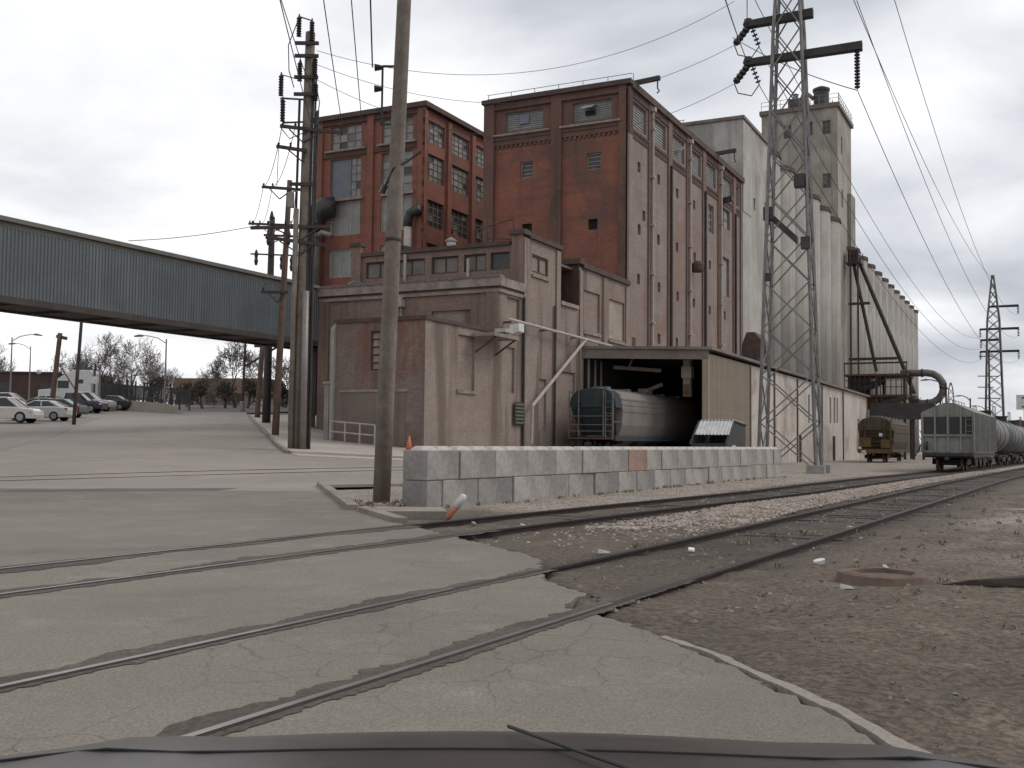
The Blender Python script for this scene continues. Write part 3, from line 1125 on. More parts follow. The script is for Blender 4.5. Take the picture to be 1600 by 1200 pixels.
def window(par, pl, op, nx, nz_, fm='frame', pm='pane', d=.22, fr=.07, mt=.035, name='window', slats=0):
    a0, a1, z0, z1 = op
    mb = MB()
    pl.box(mb, a0, a0 + fr, z0, z1, d - .06, d + .02)
    pl.box(mb, a1 - fr, a1, z0, z1, d - .06, d + .02)
    pl.box(mb, a0 + fr, a1 - fr, z0, z0 + fr, d - .055, d + .02)
    pl.box(mb, a0 + fr, a1 - fr, z1 - fr, z1, d - .055, d + .02)
    for i in range(1, nx):
        a = a0 + (a1 - a0) * i / nx
        pl.box(mb, a - mt, a + mt, z0 + fr, z1 - fr, d - .03, d + .018)
    for j in range(1, nz_):
        z = z0 + (z1 - z0) * j / nz_
        pl.box(mb, a0 + fr, a1 - fr, z - mt, z + mt, d - .026, d + .016)
    f = mb.build(name, M[fm], par)
    pb = MB()
    if slats:
        n = slats
        for j in range(n):
            za, zb = z0 + (z1 - z0) * j / n, z0 + (z1 - z0) * (j + 1) / n
            pb.add([pl.P(a0, za, d - .02), pl.P(a1, za, d - .02), pl.P(a1, zb, d + .035), pl.P(a0, zb, d + .035)], [(0, 1, 2, 3)])
            pb.add([pl.P(a0, zb, d + .035), pl.P(a1, zb, d + .035), pl.P(a1, zb, d - .02), pl.P(a0, zb, d - .02)], [(0, 1, 2, 3)])
        pb.build('slats', M[pm], f, recalc=False)
    else:
        # each glass panel tilts a hair so that reflections differ
        r_ = random.Random(int(a0 * 100 + z0 * 37))
        for i in range(nx):
            for j in range(nz_):
                b0, b1 = a0 + (a1 - a0) * i / nx, a0 + (a1 - a0) * (i + 1) / nx
                y0, y1 = z0 + (z1 - z0) * j / nz_, z0 + (z1 - z0) * (j + 1) / nz_
                t = [d + .022 + r_.uniform(0, .014) for _ in range(2)]
                pb.add([pl.P(b0, y0, t[0]), pl.P(b1, y0, t[1]), pl.P(b1, y1, t[1]), pl.P(b0, y1, t[0])], [(0, 1, 2, 3)])
        po = pb.build('pane', M[pm], f, recalc=False)
        if pm in ('pane', 'pane_dirty', 'pane_dark') and nx * nz_ > 4:
            for alt in ('pane_white', 'pane_dark', 'pane_dirty'):
                po.data.materials.append(M[alt])
            for pg in po.data.polygons:
                pg.material_index = r_.choice((0, 0, 0, 0, 1, 1, 2, 3) if pm == 'pane' else (0, 0, 0, 0, 2, 3))
    return f


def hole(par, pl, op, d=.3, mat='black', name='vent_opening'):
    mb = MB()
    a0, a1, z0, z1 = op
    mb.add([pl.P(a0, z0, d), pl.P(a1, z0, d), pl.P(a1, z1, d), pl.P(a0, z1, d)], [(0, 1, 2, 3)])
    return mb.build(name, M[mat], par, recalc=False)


def local(name, label, cat, group=None):
    return thing(name, label, cat, (OX, OY, 0), -AZ, group)


# ------------------------------------------------------------------ main brick tower
T = local('brick_mill_building', 'tall red brick mill block with grey shuttered top windows and pale washed side wall', 'building')
UF, TZ = -12.9, 29.3
fp, spn = Plane('front', .3), Plane('side', -.14)
ops_f = [(-11.0, -7.55, 26.85, 28.45), (-4.95, -1.6, 26.85, 28.45)]
small_f = [(-9.6, -8.45, 22.85, 24.2), (-3.7, -2.45, 22.9, 24.25), (-3.55, -2.75, 18.1, 18.95), (-9.4, -8.5, 18.2, 19.05)]
mb = MB()
fp.wall(mb, UF, 0, 0, 25.5, small_f, .35)
mb.box(UF, UF + .3, .6, 34, 0, TZ)
mb.box(UF + .3, -.6, 33.9, 34.3, 0, TZ)
mb.build('front_wall', M['brick_red'], T)
mb = MB()
fp.wall(mb, UF, 0, 25.5, TZ, ops_f, .35)
for a0, a1 in ((UF + .95, -6.75), (-5.85, -.9)):
    fp.box(mb, a0, a1, 25.75, 26.15, -.12, 0)
    fp.box(mb, a0, a1, 26.15, 26.45, -.2, 0)
    a = a0 + .2
    while a < a1 - .3:                       # corbel teeth
        fp.box(mb, a, a + .2, 25.5, 25.75, -.1, 0)
        a += .42
    fp.box(mb, a0, a1, 28.75, TZ, -.2, 0)
mb.build('upper_front_wall', M['brick_sooty'], T)
for a0, a1, dd_ in ((UF, UF + .95, -.3), (-6.75, -5.85, -.25), (-.9, -.3, -.3)):
    mb = MB()
    fp.box(mb, a0, a1, 0, TZ, dd_, 0)
    mb.build('pilaster', M['brick_pier' if dd_ > -.3 and False else 'brick_sooty'], T)
# side wall: six bays
bays = [(.9, 4.6), (5.7, 9.5), (10.8, 14.7), (16.1, 19.8), (20.9, 24.8), (26.4, 30.8), (31.6, 33.5)]
ops_s = [(b0 + .1, b1 - .25, 26.3, 28.35) for b0, b1 in bays]
small_s = [(v - .34, v + .34, z - .42, z + .42) for v, z in
           [(2.6, 23.3), (7.4, 23.4), (12.4, 23.3), (17.4, 23.3), (3.8, 19.6), (2.7, 18.3), (7.4, 18.3), (12.4, 18.5), (17.6, 18.5), (22.5, 18.5),
            (2.6, 14.3), (7.6, 14.3), (12.6, 14.2), (17.4, 14.2), (22.5, 14.1), (27.8, 14.2), (7.6, 10.0), (12.4, 10.1)]]
tall_s = [(22.0, 23.8, 21.7, 24.4), (26.7, 29.7, 23.1, 25.1), (26.5, 29.5, 16.2, 20.1)]
mb = MB()
spn.wall(mb, .3, 34.3, 0, TZ, ops_s + small_s + tall_s, .35)
mb.build('side_wall', M['brick_pale'], T)
edges = [0] + [(bays[i][1] + bays[i + 1][0]) / 2 for i in range(6)] + [33.95]
for i, v in enumerate(edges):
    hw = .5 if 0 < i < 7 else .35
    v0, v1 = (0, .75) if i == 0 else (v - hw, min(v + hw, 34.3))
    mb = MB()
    spn.box(mb, v0, v1, 0, TZ - .2, -.14, 0)
    mb.build('pier', M['brick_pale' if i == 0 else 'brick_pier'], T)
mb = MB()
for i in range(7):
    v0 = .76 if i == 0 else edges[i] + .51
    v1 = edges[i + 1] - .51 if i < 6 else 33.6
    spn.box(mb, v0, v1, 25.3, 25.75, -.06, -.002)
    spn.box(mb, v0, v1, 25.75, 26.0, -.11, -.002)
    spn.box(mb, v0, v1, 28.5, TZ - .2, -.1, -.002)
mb.box(-.13, .02, -.02, .76, 25.4, TZ - .2)
mb.build('side_frieze', M['brick_dark'], T)
mb = MB()
mb.box(UF - .15, .18, -.18, .32, TZ, TZ + .35)
mb.box(-.32, .18, .32, 34.5, TZ - .2, TZ + .35)
mb.box(UF - .15, UF + .3, .32, 34.5, TZ, TZ + .35)
mb.build('cornice', M['coping'], T)
MB().box(UF + .3, -.32, .32, 34.4, TZ - .05, TZ + .12).build('roof', M['coping'], T)
for a0, a1 in ((-12.0, -6.85), (-5.95, -.72)):
    MB().box(a0, a1, -.12, .1, 26.46, 26.62).build('sill', M['stone'], T)
for o in ops_f:
    window(T, fp, o, 1, 1, 'frame', 'shutter', .2, .08, slats=9)
for o in ops_s:
    window(T, spn, o, 1, 1, 'frame', 'shutter', .2, .08, slats=9)
for o in small_f[:2]:
    window(T, fp, o, 1, 4, 'stone', 'pane_dark', .2, .10, name='small_window')
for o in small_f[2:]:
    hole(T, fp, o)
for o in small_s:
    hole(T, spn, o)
window(T, spn, tall_s[0], 2, 4, 'frame_white', 'pane_dark')
window(T, spn, tall_s[1], 2, 2, 'frame', 'pane_white')
window(T, spn, tall_s[2], 1, 1, 'frame', 'pane_white')
# small hinged openings in the shutters
def hatch(par, p, q, d, mt):
    mbh = MB()
    mbh.add([p, q, (q[0] + d[0], q[1] + d[1], q[2] + d[2]), (p[0] + d[0], p[1] + d[1], p[2] + d[2])], [(0, 1, 2, 3)])
    o = mbh.build('hatch', M[mt], par, recalc=False)
    return o
mbh = MB()
mbh.prism([(-.35, 27.75), (.45, 28.15), (.45, 28.23), (-.35, 27.83)], -3.95, -3.0, 'x')
mbh.build('hatch', M['white_pipe'], T)
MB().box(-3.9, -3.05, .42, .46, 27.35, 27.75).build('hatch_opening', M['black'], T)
MB().box(-9.75, -8.9, .38, .44, 27.4, 28.2).build('hatch', M['shutter_blue'], T)
mbh = MB()
mbh.prism([(12.2, 27.0), (13.3, 27.6), (13.3, 27.7), (12.2, 27.1)], -.5, .25, 'x')
mbh.build('hatch', M['pane_white'], T)
# downspouts
for v in (5.15, 15.4, 25.6):
    mb = MB()
    mb.tube([(.16, v, 8), (.16, v, 28.6)], .10, 8)
    mb.box(0, .38, v - .2, v + .2, 28.5, 28.85)
    for z in (11, 15, 19, 23, 27):
        mb.box(0, .34, v - .2, v + .2, z, z + .1)
    mb.build('downspout', M['white_pipe'], T)
for v in (10.15, 20.35, 31.2):
    MB().tube([(.1, v, 8), (.1, v, 25.2)], .13, 6).build('drain_pipe', M['duct_dark'], T)
# hoist beams over the cornice with hook
for v in (1.7, 24.6):
    mb = MB()
    mb.bar((-1.5, v, TZ + .5), (1.9, v, TZ + .7), .3, .35)
    h = mb.build('hoist_beam', M['steel_dark'], T)
    MB().tube([(1.7, v, TZ + .6), (1.7, v, TZ - .1), (1.85, v, TZ - .35), (1.65, v, TZ - .5)], .06, 6).build('hoist_hook', M['steel_dark'], h)
MB().bar((-.6, 26.9, 25.6), (.9, 26.9, 25.8), .5, .5).build('hood_vent', M['duct_dark'], T)
MB().lathe([(.5, 16.9), (.6, 17.1), (.6, 17.6), (.3, 17.9)], 10, (.45, 16.6)).build('lamp_housing', M['rust'], T)
# roof rail
mb = MB()
for a in [UF + i * 2.15 for i in range(7)]:
    mb.bar((a + .1, .6, TZ + .3), (a + .1, .6, TZ + 1.0), .04)
mb.bar((UF, .6, TZ + 1.0), (0, .6, TZ + 1.0), .04)
mb.bar((UF, .6, TZ + .65), (0, .6, TZ + .65), .03)
mb.build('roof_railing', M['steel'], T)
mb = MB()
r_ = random.Random(3)
for v0, w_, z_ in ((1.0, .9, 9.2), (6.0, .7, 8.9)):
    spn.box(mb, v0, v0 + w_, z_ - .5, z_ + .35, -.03, 0)
build_each(mb, 'brick_scar', M['brick_dark'], T)

# ------------------------------------------------------------------ left brick block with big windows
LB = local('brick_warehouse', 'red brick block with large many-paned windows behind the low annexes', 'building')
LU, LV, LZ = -21.4, 4.5, 31.7
lf, ls = Plane('front', LV + .25), Plane('side', LU - .25)
mb = MB()
cols = [(-32.05, -28.55), (-26.25, -22.85)]
rows = [(28.85, 31.1), (24.2, 27.95), (20.6, 23.8), (16.6, 19.3), (12.5, 15.2)]
opsF = [(a0, a1, z0, z1) for a0, a1 in cols for z0, z1 in rows]
lf.wall(mb, -33.8, LU, 0, LZ, opsF, .3)
for a0, a1 in ((-33.8, -32.9), (-27.75, -27.05), (-22.25, LU)):
    lf.box(mb, a0, a1, 0, LZ, -.25, 0)
colsS = [(5.25, 8.45), (9.8, 13.2), (14.45, 17.8), (19.1, 22.4)]
rowsS = [(28.75, 30.75), (25.2, 27.65), (20.95, 23.4), (16.9, 19.4), (12.8, 15.4)]
opsS = [(a0, a1, z0, z1) for a0, a1 in colsS for z0, z1 in rowsS]
ls.wall(mb, LV + .25, 45, 0, LZ, opsS, .3)
for v in (LV, 9.12, 13.8, 18.45, 23.2):
    ls.box(mb, v if v == LV else v - .35, v + .6 if v == LV else v + .35, 0, LZ - .3, -.25 if v > LV else -.246, 0)
mb.box(-33.8, -33.5, LV + .3, 45, 0, LZ)
mb.build('wall', M['brick_red'], LB)
mb = MB()
for a0, a1 in ((-32.9, -27.75), (-27.05, -22.25)):
    lf.box(MB_ := MB(), a0, a1, 31.2, LZ, -.2, -.003)
    MB_.build('frieze', M['brick_dark'], LB)
    lf.box(MB_ := MB(), a0, a1, 28.1, 28.45, -.13, -.003)
    MB_.build('brick_band', M['brick_dark'], LB)
MB().box(-34.0, LU + .25, LV - .25, 45.2, LZ, LZ + .45).build('cornice', M['coping'], LB)
for a0, a1 in ((-32.6, -28.0), (-26.6, -22.4)):
    MB().box(a0, a1, LV - .06, LV + .2, 28.6, 28.78).build('sill', M['stone'], LB)
    MB().box(a0 + .5, a1 - .2, LV - .02, LV + .2, 23.85, 24.1).build('sill', M['stone'], LB)
for i, o in enumerate(opsF):
    z0 = o[2]
    if z0 > 28:
        window(LB, lf, o, 4, 3, 'frame', 'pane')
    elif z0 > 24 and o[0] < -30:
        window(LB, lf, (o[0], o[0] + 2.2, o[2], o[3]), 1, 1, 'frame', 'shutter_blue', name='panel')
        window(LB, lf, (o[0] + 2.2, o[1], o[2], o[3]), 2, 5, 'frame', 'pane')
    elif z0 > 24:
        window(LB, lf, o, 3, 5, 'frame', 'pane')
    else:
        window(LB, lf, o, 3, 1, 'frame_white', 'pane_white', name='window')
for o in opsS:
    window(LB, ls, o, 4, 4, 'frame', 'pane' if o[2] > 25 else 'pane_dark')
# curved exhaust on the front wall
ex = MB()
ex.tube([(-22.7, LV - .6, 16.0), (-22.7, LV - .6, 20.6)], .36, 12)
e_ = ex.build('exhaust_pipe', M['white_pipe'], LB, smooth=True)
MB().tube([(-22.7, LV - .6, 20.6), (-22.7, LV - .6, 21.2), (-22.5, LV - .55, 21.8), (-22.1, LV - .5, 22.05), (-21.55, LV - .5, 22.0)], [.38, .4, .44, .46, .5], 12).build('elbow', M['duct_dark'], e_, smooth=True)
MB().tube([(-22.7, LV - .6, 15.6), (-22.7, LV - .6, 16.1)], .4, 12).build('collar', M['duct_dark'], e_)

# pale penthouse between the two blocks
PH = local('roof_penthouse', 'pale rendered penthouse rising behind the two red brick blocks', 'building')
MB().box(-24, -8, 40, 60, 0, 37.2).build('wall', M['white_wall'], PH)
MB().box(-24.2, -7.8, 39.8, 60.2, 37.2, 37.5).build('roof', M['coping_tin'], PH)
mb = MB()
for i in range(8):
    a = -23.8 + i * 2.2
    mb.bar((a, 40, 37.5), (a, 40, 38.6), .06)
mb.bar((-23.8, 40, 38.6), (-8.2, 40, 38.6), .06)
mb.bar((-23.8, 40, 38.1), (-8.2, 40, 38.1), .05)
mb.build('railing', M['steel'], PH)
RV = thing('roof_ventilator', 'dark mushroom ventilator on the roof of the left brick block', 'ventilator', W(-22.6, 21, LZ + .4))
MB().lathe([(.35, 0), (.35, 1.5)], 12).build('stack', M['duct'], RV)
MB().lathe([(.6, 1.5), (1.2, 1.75), (1.2, 2.0), (.5, 2.3)], 14).build('cap', M['duct_dark'], RV)

# big duct with elbow at the left corner
DU = thing('exhaust_duct', 'tall fat exhaust duct with dark elbow at the corner of the left brick block', 'duct', W(-32.9, LV - 1.3, 0))
DU.rotation_euler = (0, 0, -AZ)
MB().tube([(0, 0, 15.3), (0, 0, 20.6)], .78, 16).build('pipe', M['duct'], DU, smooth=True)
MB().tube([(0, 0, 3), (0, 0, 15.3)], .8, 16).build('lower_pipe', M['duct_dark'], DU, smooth=True)
MB().tube([(0, 0, 20.6), (0, 0, 21.6), (.25, .15, 22.5), (.9, .6, 23.2), (1.6, 1.25, 23.3)], [.82, .86, .9, .95, 1.0], 16).build('elbow', M['duct_dark'], DU, smooth=True)
MB().tube([(.2, -.1, 20.2), (1.5, -.4, 20.6), (2.6, -.4, 20.2)], .25, 10).build('branch_pipe', M['duct'], DU, smooth=True)

# ------------------------------------------------------------------ low annex P1 (front corner)
A1 = local('brick_entry_block', 'low soot-darkened brick block on the corner with light blocked window on its side', 'building')
f1, s1 = Plane('front', -29.83), Plane('side', 0)
mb = MB()
f1.wall(mb, -5.65, 0, .2, 7.6, [(-3.4, -2.3, 5.0, 7.1)], .2)
mb.box(-5.65, -5.4, -29.6, -21.7, .2, 7.6)
mb.build('front_wall', M['brick_front'], A1)
mb = MB()
s1.wall(mb, -29.83, -21.64, .1, 7.6, [(-26.4, -24.5, 4.1, 7.15)], .14)
mb.build('side_wall', M['brick_tan'], A1)
hole(A1, s1, (-26.4, -24.5, 4.1, 7.15), .14, 'brick_pale', 'blocked_window')
MB().box(-.1, .1, -26.55, -24.35, 3.92, 4.1).build('sill', M['stone'], A1)
window(A1, f1, (-3.4, -2.3, 5.0, 7.1), 1, 5, 'brick_dark', 'brick_tan', .12, .08, name='louvre_window', slats=5)
mb = MB()
mb.box(-5.75, .1, -29.93, -29.5, 7.6, 7.8)
mb.box(-.3, .1, -29.5, -21.64, 7.6, 7.8)
mb.build('coping', M['coping'], A1)
MB().box(-5.5, -.3, -29.5, -21.64, 7.5, 7.62).build('roof', M['shed_roof'], A1)
mb = MB()
f1.box(mb, -5.3, -1.15, 1.0, 3.85, -.025, .0)
mb.build('painted_patch', worn('sooty_paint', (.22, .175, .145), (.17, .135, .112), .4, streak=(.11, .085, .07), sk=.5), A1)
mb = MB()
f1.box(mb, -5.3, -1.0, 3.85, 4.0, -.07, 0)
mb.build('ledge', M['stone'], A1)
mb = MB()
mb.box(-5.9, -5.66, -30.0, -29.3, .3, 7.3)
mb.prism([(-30.0, 7.3), (-29.3, 7.3), (-29.3, 7.75), (-29.5, 7.75)], -5.9, -5.66, 'x')
mb.build('corner_strip', M['white_wall'], A1)
# sunk ramp wall beside the corner
RW = local('ramp_wall', 'pale concrete ramp wall with sloping top beside the brick corner block', 'wall')
MB().prism([(-30.0, .3), (-22, .3), (-22, 5.3), (-24.5, 5.0), (-30.0, 4.3)], -6.25, -5.95, 'x').build('wall', M['concrete'], RW)
MB().prism([(-30.05, 4.3), (-24.5, 5.0), (-22, 5.3), (-22, 5.42), (-24.5, 5.12), (-30.05, 4.42)], -6.35, -5.85, 'x').build('coping', M['stone'], RW)
HR = local('handrail', 'white pipe handrail in front of the corner brick block', 'railing')
mb = MB()
for i in range(4):
    a = -5.5 + i * .95
    g = gh(*W(a, -30.4)[:2])
    MB().tube([(a, -30.4, g), (a, -30.4, g + 1.15)], .05, 6).build('post', M['white_pipe'], HR)
g0, g1 = gh(*W(-5.5, -30.4)[:2]), gh(*W(-2.65, -30.4)[:2])
for hz in (1.15, .6):
    MB().tube([(-5.5, -30.4, g0 + hz), (-2.65, -30.4, g1 + hz)], .05, 6).build('rail', M['white_pipe'], HR)

# ------------------------------------------------------------------ annex P2
A2 = local('brick_annex', 'brick annex with stone cornice rising right behind the low corner block', 'building')
f2, s2 = Plane('front', -21.63), Plane('side', 0)
mb = MB()
f2.wall(mb, -13.0, 0, .1, 10.5, [(-4.6, -1.9, 7.9, 9.15)], .2)
mb.box(-13.0, -12.7, -21.4, -18.5, .1, 10.5)
f2.box(mb, -13.0, -12.2, .1, 10.3, -.12, 0)
f2.box(mb, -.8, -.003, .1, 10.3, -.1, 0)
mb.build('front_wall', M['brick_orange'], A2)
hole(A2, f2, (-4.6, -1.9, 7.9, 9.15), .15, 'brick_tan', 'blocked_window')
mb = MB()
s2.wall(mb, -21.63, -18.45, .1, 10.5, [(-20.6, -18.9, 8.4, 9.95), (-20.5, -19.5, 4.2, 6.95)], .14)
mb.build('side_wall', M['brick_tan'], A2)
hole(A2, s2, (-20.6, -18.9, 8.4, 9.95), .14, 'brick_tan', 'blocked_panel')
hole(A2, s2, (-20.5, -19.5, 4.2, 6.95), .14, 'brick_pale', 'blocked_window')
mb = MB()
mb.box(-13.25, .25, -21.9, -21.4, 10.45, 10.95)
mb.box(-.2, .25, -21.4, -18.45, 10.45, 10.95)
mb.box(-13.12, .12, -21.77, -21.4, 10.1, 10.3)
mb.box(-.2, .12, -21.4, -18.45, 10.1, 10.3)
mb.build('cornice', M['stone'], A2)
mb = MB()
n_ = 26
for i in range(n_):
    a = -13.25 + 13.5 * i / n_
    mb.box(a + .02, a + 13.5 / n_ - .03, -21.95, -21.35, 10.95, 11.1)
mb.build('tile_coping', M['coping_tin'], A2)
MB().box(-13.0, -.2, -21.4, -18.45, 10.2, 10.4).build('roof', M['shed_roof'], A2)
fx = MB()
fx.box(-7.0, -6.5, -22.1, -21.65, 9.5, 9.95)
fx.box(-6.85, -6.65, -21.9, -21.65, 9.95, 10.1)
fx.build('wall_lamp', M['white_pipe'], A2)
MB().tube([(-6.75, -21.72, 7.9), (-6.75, -21.72, 9.5)], .04, 6).build('conduit', M['frame_white'], A2)

# ------------------------------------------------------------------ annex P3 + P5 (upper)
A3 = local('brick_upper_annex', 'higher pale brick annex with stepped parapet and a row of clerestory windows', 'building')
f3, s3 = Plane('front', -18.44), Plane('side', 0)
mb = MB()
cl = [(-11.7, -9.6), (-9.2, -7.1), (-6.6, -4.6), (-4.2, -2.6), (-2.3, -.95)]
ops3 = [(a0, a1, 12.0, 13.1) for a0, a1 in cl]
f3.wall(mb, -12.6, 0, .1, 13.5, ops3, .2)
f3.box(mb, -12.75, -12.0, 10.5, 14.2, -.2, 0)
f3.box(mb, -.75, -.003, .1, 14.1, -.1, 0)
mb.build('front_wall', M['brick_orange'], A3)
for o in ops3[:-1]:
    window(A3, f3, o, 2, 1, 'brick_dark', 'pane_dirty', .15, .09)
window(A3, f3, ops3[-1], 1, 1, 'brick_dark', 'pane_dark', .15, .06)
mb = MB()
s3.wall(mb, -18.44, -12.95, .1, 14.0, [(-17.2, -14.8, 11.95, 13.1), (-16.0, -14.9, 2.0, 5.3)], .14)
s3.box(mb, -18.43, -17.7, .1, 13.9, -.1, 0)
s3.box(mb, -13.6, -12.96, .1, 13.9, -.1, 0)
s3.wall(mb, -12.95, -9.7, .1, 10.4, [(-12.5, -10.3, 2.0, 6.0)], .14)
s3.wall(mb, -9.7, -.02, .1, 13.4, [(-8.9, -5.9, 9.15, 11.95), (-4.1, -.9, 9.0, 11.9)], .14)
for v in (-9.69, -5.4, -.75):
    s3.box(mb, v, v + .6, .1, 13.2, -.1, 0)
mb.build('side_wall', M['brick_tan'], A3)
window(A3, s3, (-17.2, -14.8, 11.95, 13.1), 2, 1, 'brick_dark', 'brick_tan', .1, .12, mt=.09)
hole(A3, s3, (-16.0, -14.9, 2.0, 5.3), .14, 'brick_pale', 'blocked_window')
hole(A3, s3, (-12.5, -10.3, 2.0, 6.0), .14, 'brick_pale', 'blocked_window')
hole(A3, s3, (-8.9, -5.9, 9.15, 11.95), .14, 'brick_pale', 'blocked_window')
hole(A3, s3, (-4.1, -.9, 9.0, 11.9), .14, 'stone_pale', 'blocked_window')
for v0, v1, z in ((-9.0, -5.8, 9.0), (-4.2, -.8, 8.85), (-17.3, -14.7, 11.8)):
    MB().box(-.1, .12, v0, v1, z - .15, z).build('sill', M['stone'], A3)
mb = MB()
mb.box(-12.85, -.9, -18.6, -18.1, 13.5, 13.75)
mb.box(-12.9, -11.9, -18.75, -18.0, 14.2, 14.45)
mb.box(-.9, .2, -18.7, -17.8, 14.1, 14.4)
mb.box(-.5, .2, -17.8, -12.75, 14.0, 14.3)
mb.box(-3.0, .2, -9.95, -9.2, 13.6, 14.0)
mb.box(-.5, .2, -9.2, -.02, 13.4, 13.75)
mb.build('coping', M['coping'], A3)
mb = MB()
mb.box(-.5, .15, -12.95, -9.95, 10.4, 10.65)
mb.build('stone_band', M['stone'], A3)
mb = MB()
mb.box(-3.0, -.02, -9.7, -9.4, 10.4, 13.6)
mb.box(-6, -5.7, -12.9, -9.7, 10.4, 13.5)
mb.box(-6, -.5, -13.2, -12.95, 10.4, 14.0)
mb.build('notch_wall', M['brick_dark'], A3)
MB().box(-12.6, -.5, -18.1, -.05, 13.2, 13.35).build('roof', M['shed_roof'], A3)
for a, z0, z1 in ((-8.5, 10.9, 13.4), (-3.8, 10.9, 12.8)):
    MB().tube([(a, -18.62, z0), (a, -18.62, z1)], .1, 8).build('vent_pipe', M['white_pipe'], A3)
for v in (-18.46, -13.9):
    MB().tube([(.12, v, 1.0), (.12, v, 10.2)], .08, 6).build('drain_pipe', M['duct_dark'], A3)
# white roof stack above the annex
RS = thing('roof_stack', 'short white stack on the annex roof beside the foreground pole', 'vent stack', W(-8.9, -12, 13.3))
MB().lathe([(.28, 0), (.28, 1.9), (.33, 1.9), (.33, 2.1)], 12).build('pipe', M['white'], RS)
MB().lathe([(.45, 2.1), (.45, 2.2), (.05, 2.45)], 12).build('cap', M['duct'], RS)
RF = local('roof_frame', 'thin rusty pipe frame standing on the annex roof', 'frame')
mb = MB()
for a in (-4.9, -2.9):
    mb.tube([(a, -14, 13.3), (a, -14, 16.2)], .07, 6)
mb.tube([(-6.0, -14, 15.6), (-2.9, -14, 16.2)], .05, 6)
mb.tube([(-4.9, -14, 15.0), (-2.9, -14, 14.8)], .05, 6)
mb.build('pipes', M['rust'], RF)
RO = local('skylight', 'low gabled skylight on the annex roof left of the foreground pole', 'skylight')
MB().prism([(-13.4, 13.3), (-8.4, 13.3), (-8.4, 14.2), (-12.4, 15.3), (-13.4, 15.0)], -13, -9, 'y').build('roof', M['duct_dark'], RO)
MB().box(-13.5, -12.4, -13.2, -12.99, 13.4, 15.2).build('gable', M['brick_dark'], RO)
RD = thing('round_roof_vent', 'dark rounded vent on the brick annex roof near the covered bridge', 'ventilator', W(-11.2, -20.2, 10.4))
MB().lathe([(.75, 0), (.75, .45), (.68, .8), (.45, 1.1), (.1, 1.22)], 16).build('dome', M['duct_dark'], RD, smooth=True)

# long white pipe with brace along the side wall
WP = local('conduit_pipe', 'long white pipe along the pale side wall with a slanting branch down to the ground', 'pipe')
MB().tube([(.5, -21.4, 8.5), (.5, -4.9, 8.3)], .1, 8).build('main_pipe', M['white_pipe'], WP)
MB().tube([(.5, -9.6, 8.35), (.5, -18.0, 3.5), (.5, -18.1, 1.2)], .11, 8).build('branch_pipe', M['white_pipe'], WP)
mb = MB()
for v in (-21, -16, -11, -6):
    mb.box(0, .5, v - .05, v + .05, 8.3, 8.4)
build_each(mb, 'bracket', M['rust'], WP)
LV1 = local('wall_louvre', 'green and rust striped louvre panel on the wall at the foot of the slanting pipe', 'louvre')
mb = MB()
s3.box(mb, -19.75, -18.6, 2.3, 3.7, -.16, -.12)
mb.build('back_panel', M['rust'], LV1)
mb = MB()
for i in range(6):
    s3.box(mb, -19.7, -18.65, 2.38 + i * .22, 2.5 + i * .22, -.24, -.161)
mb.build('slats', plain('louvre_green', (.12, .16, .12), .6), LV1)
CN = local('loading_canopy', 'small pale steel canopy on the side wall of the corner block', 'canopy')
mb = MB()
mb.box(.12, 1.5, -25.0, -21.9, 7.15, 7.35)
mb.build('roof', M['stone'], CN)
mb = MB()
mb.bar((.1, -24.6, 6.3), (1.4, -24.6, 7.15), .09)
mb.bar((.1, -22.2, 6.3), (1.4, -22.2, 7.15), .09)
build_each(mb, 'brace', M['rust'], CN)
for v, z, lb in ((-22.9, 7.5, 'small flat white floodlight on the steel canopy'), (-21.3, 7.55, 'white box floodlight hung at the start of the long pipe')):
    FL = thing('floodlight', lb, 'floodlight', W(1.0, v, z), -AZ)
    if v < -22:
        MB().box(-.35, .35, -.45, .45, .0, .22).build('housing', M['frame_white'], FL, bevel=.03)
        MB().box(-.05, .05, -.05, .05, -.16, 0).build('bracket', M['rust'], FL)
    else:
        mb = MB()
        mb.prism([(-.3, -.05), (.35, .15), (.35, .65), (-.3, .55)], -.35, .35, 'y')
        mb.build('housing', M['white'], FL, bevel=.03)
        MB().bar((-.5, 0, .5), (.1, 0, .4), .06).build('bracket', M['rust'], FL)

# ------------------------------------------------------------------ rail shed
SH = local('rail_shed', 'long pale metal rail shed with dark open end beside the brick mill', 'shed')
SV0, SV1, SU, SZ = -9.3, -5.6, 7.9, 7.55
mb = MB()
# front fascia, slightly skewed between the brick wall and the right jamb
mb.add([(.12, SV0, 7.1), (SU, SV1, 7.1), (SU, SV1, 7.75), (.12, SV0, 7.75), (.12, SV0 + .3, 7.1), (SU, SV1 + .3, 7.1), (SU, SV1 + .3, 7.75), (.12, SV0 + .3, 7.75)],
       [(0, 1, 2, 3), (4, 7, 6, 5), (0, 4, 5, 1), (3, 2, 6, 7), (0, 3, 7, 4), (1, 5, 6, 2)])
mb.build('fascia', M['shed_roof'], SH)
mb = MB()
mb.add([(SU - .35, SV1 - .14, .0), (SU + .05, SV1 - .02, .0), (SU + .05, SV1 - .02, 7.1), (SU - .35, SV1 - .14, 7.1), (SU - .35, SV1 + .3, 0), (SU + .05, SV1 + .3, 0), (SU + .05, SV1 + .3, 7.1), (SU - .35, SV1 + .3, 7.1)],
       [(0, 1, 2, 3), (4, 7, 6, 5), (0, 4, 5, 1), (3, 2, 6, 7), (0, 3, 7, 4), (1, 5, 6, 2)])
mb.build('door_jamb', M['shed_tan'], SH)
ss = Plane('side', SU)
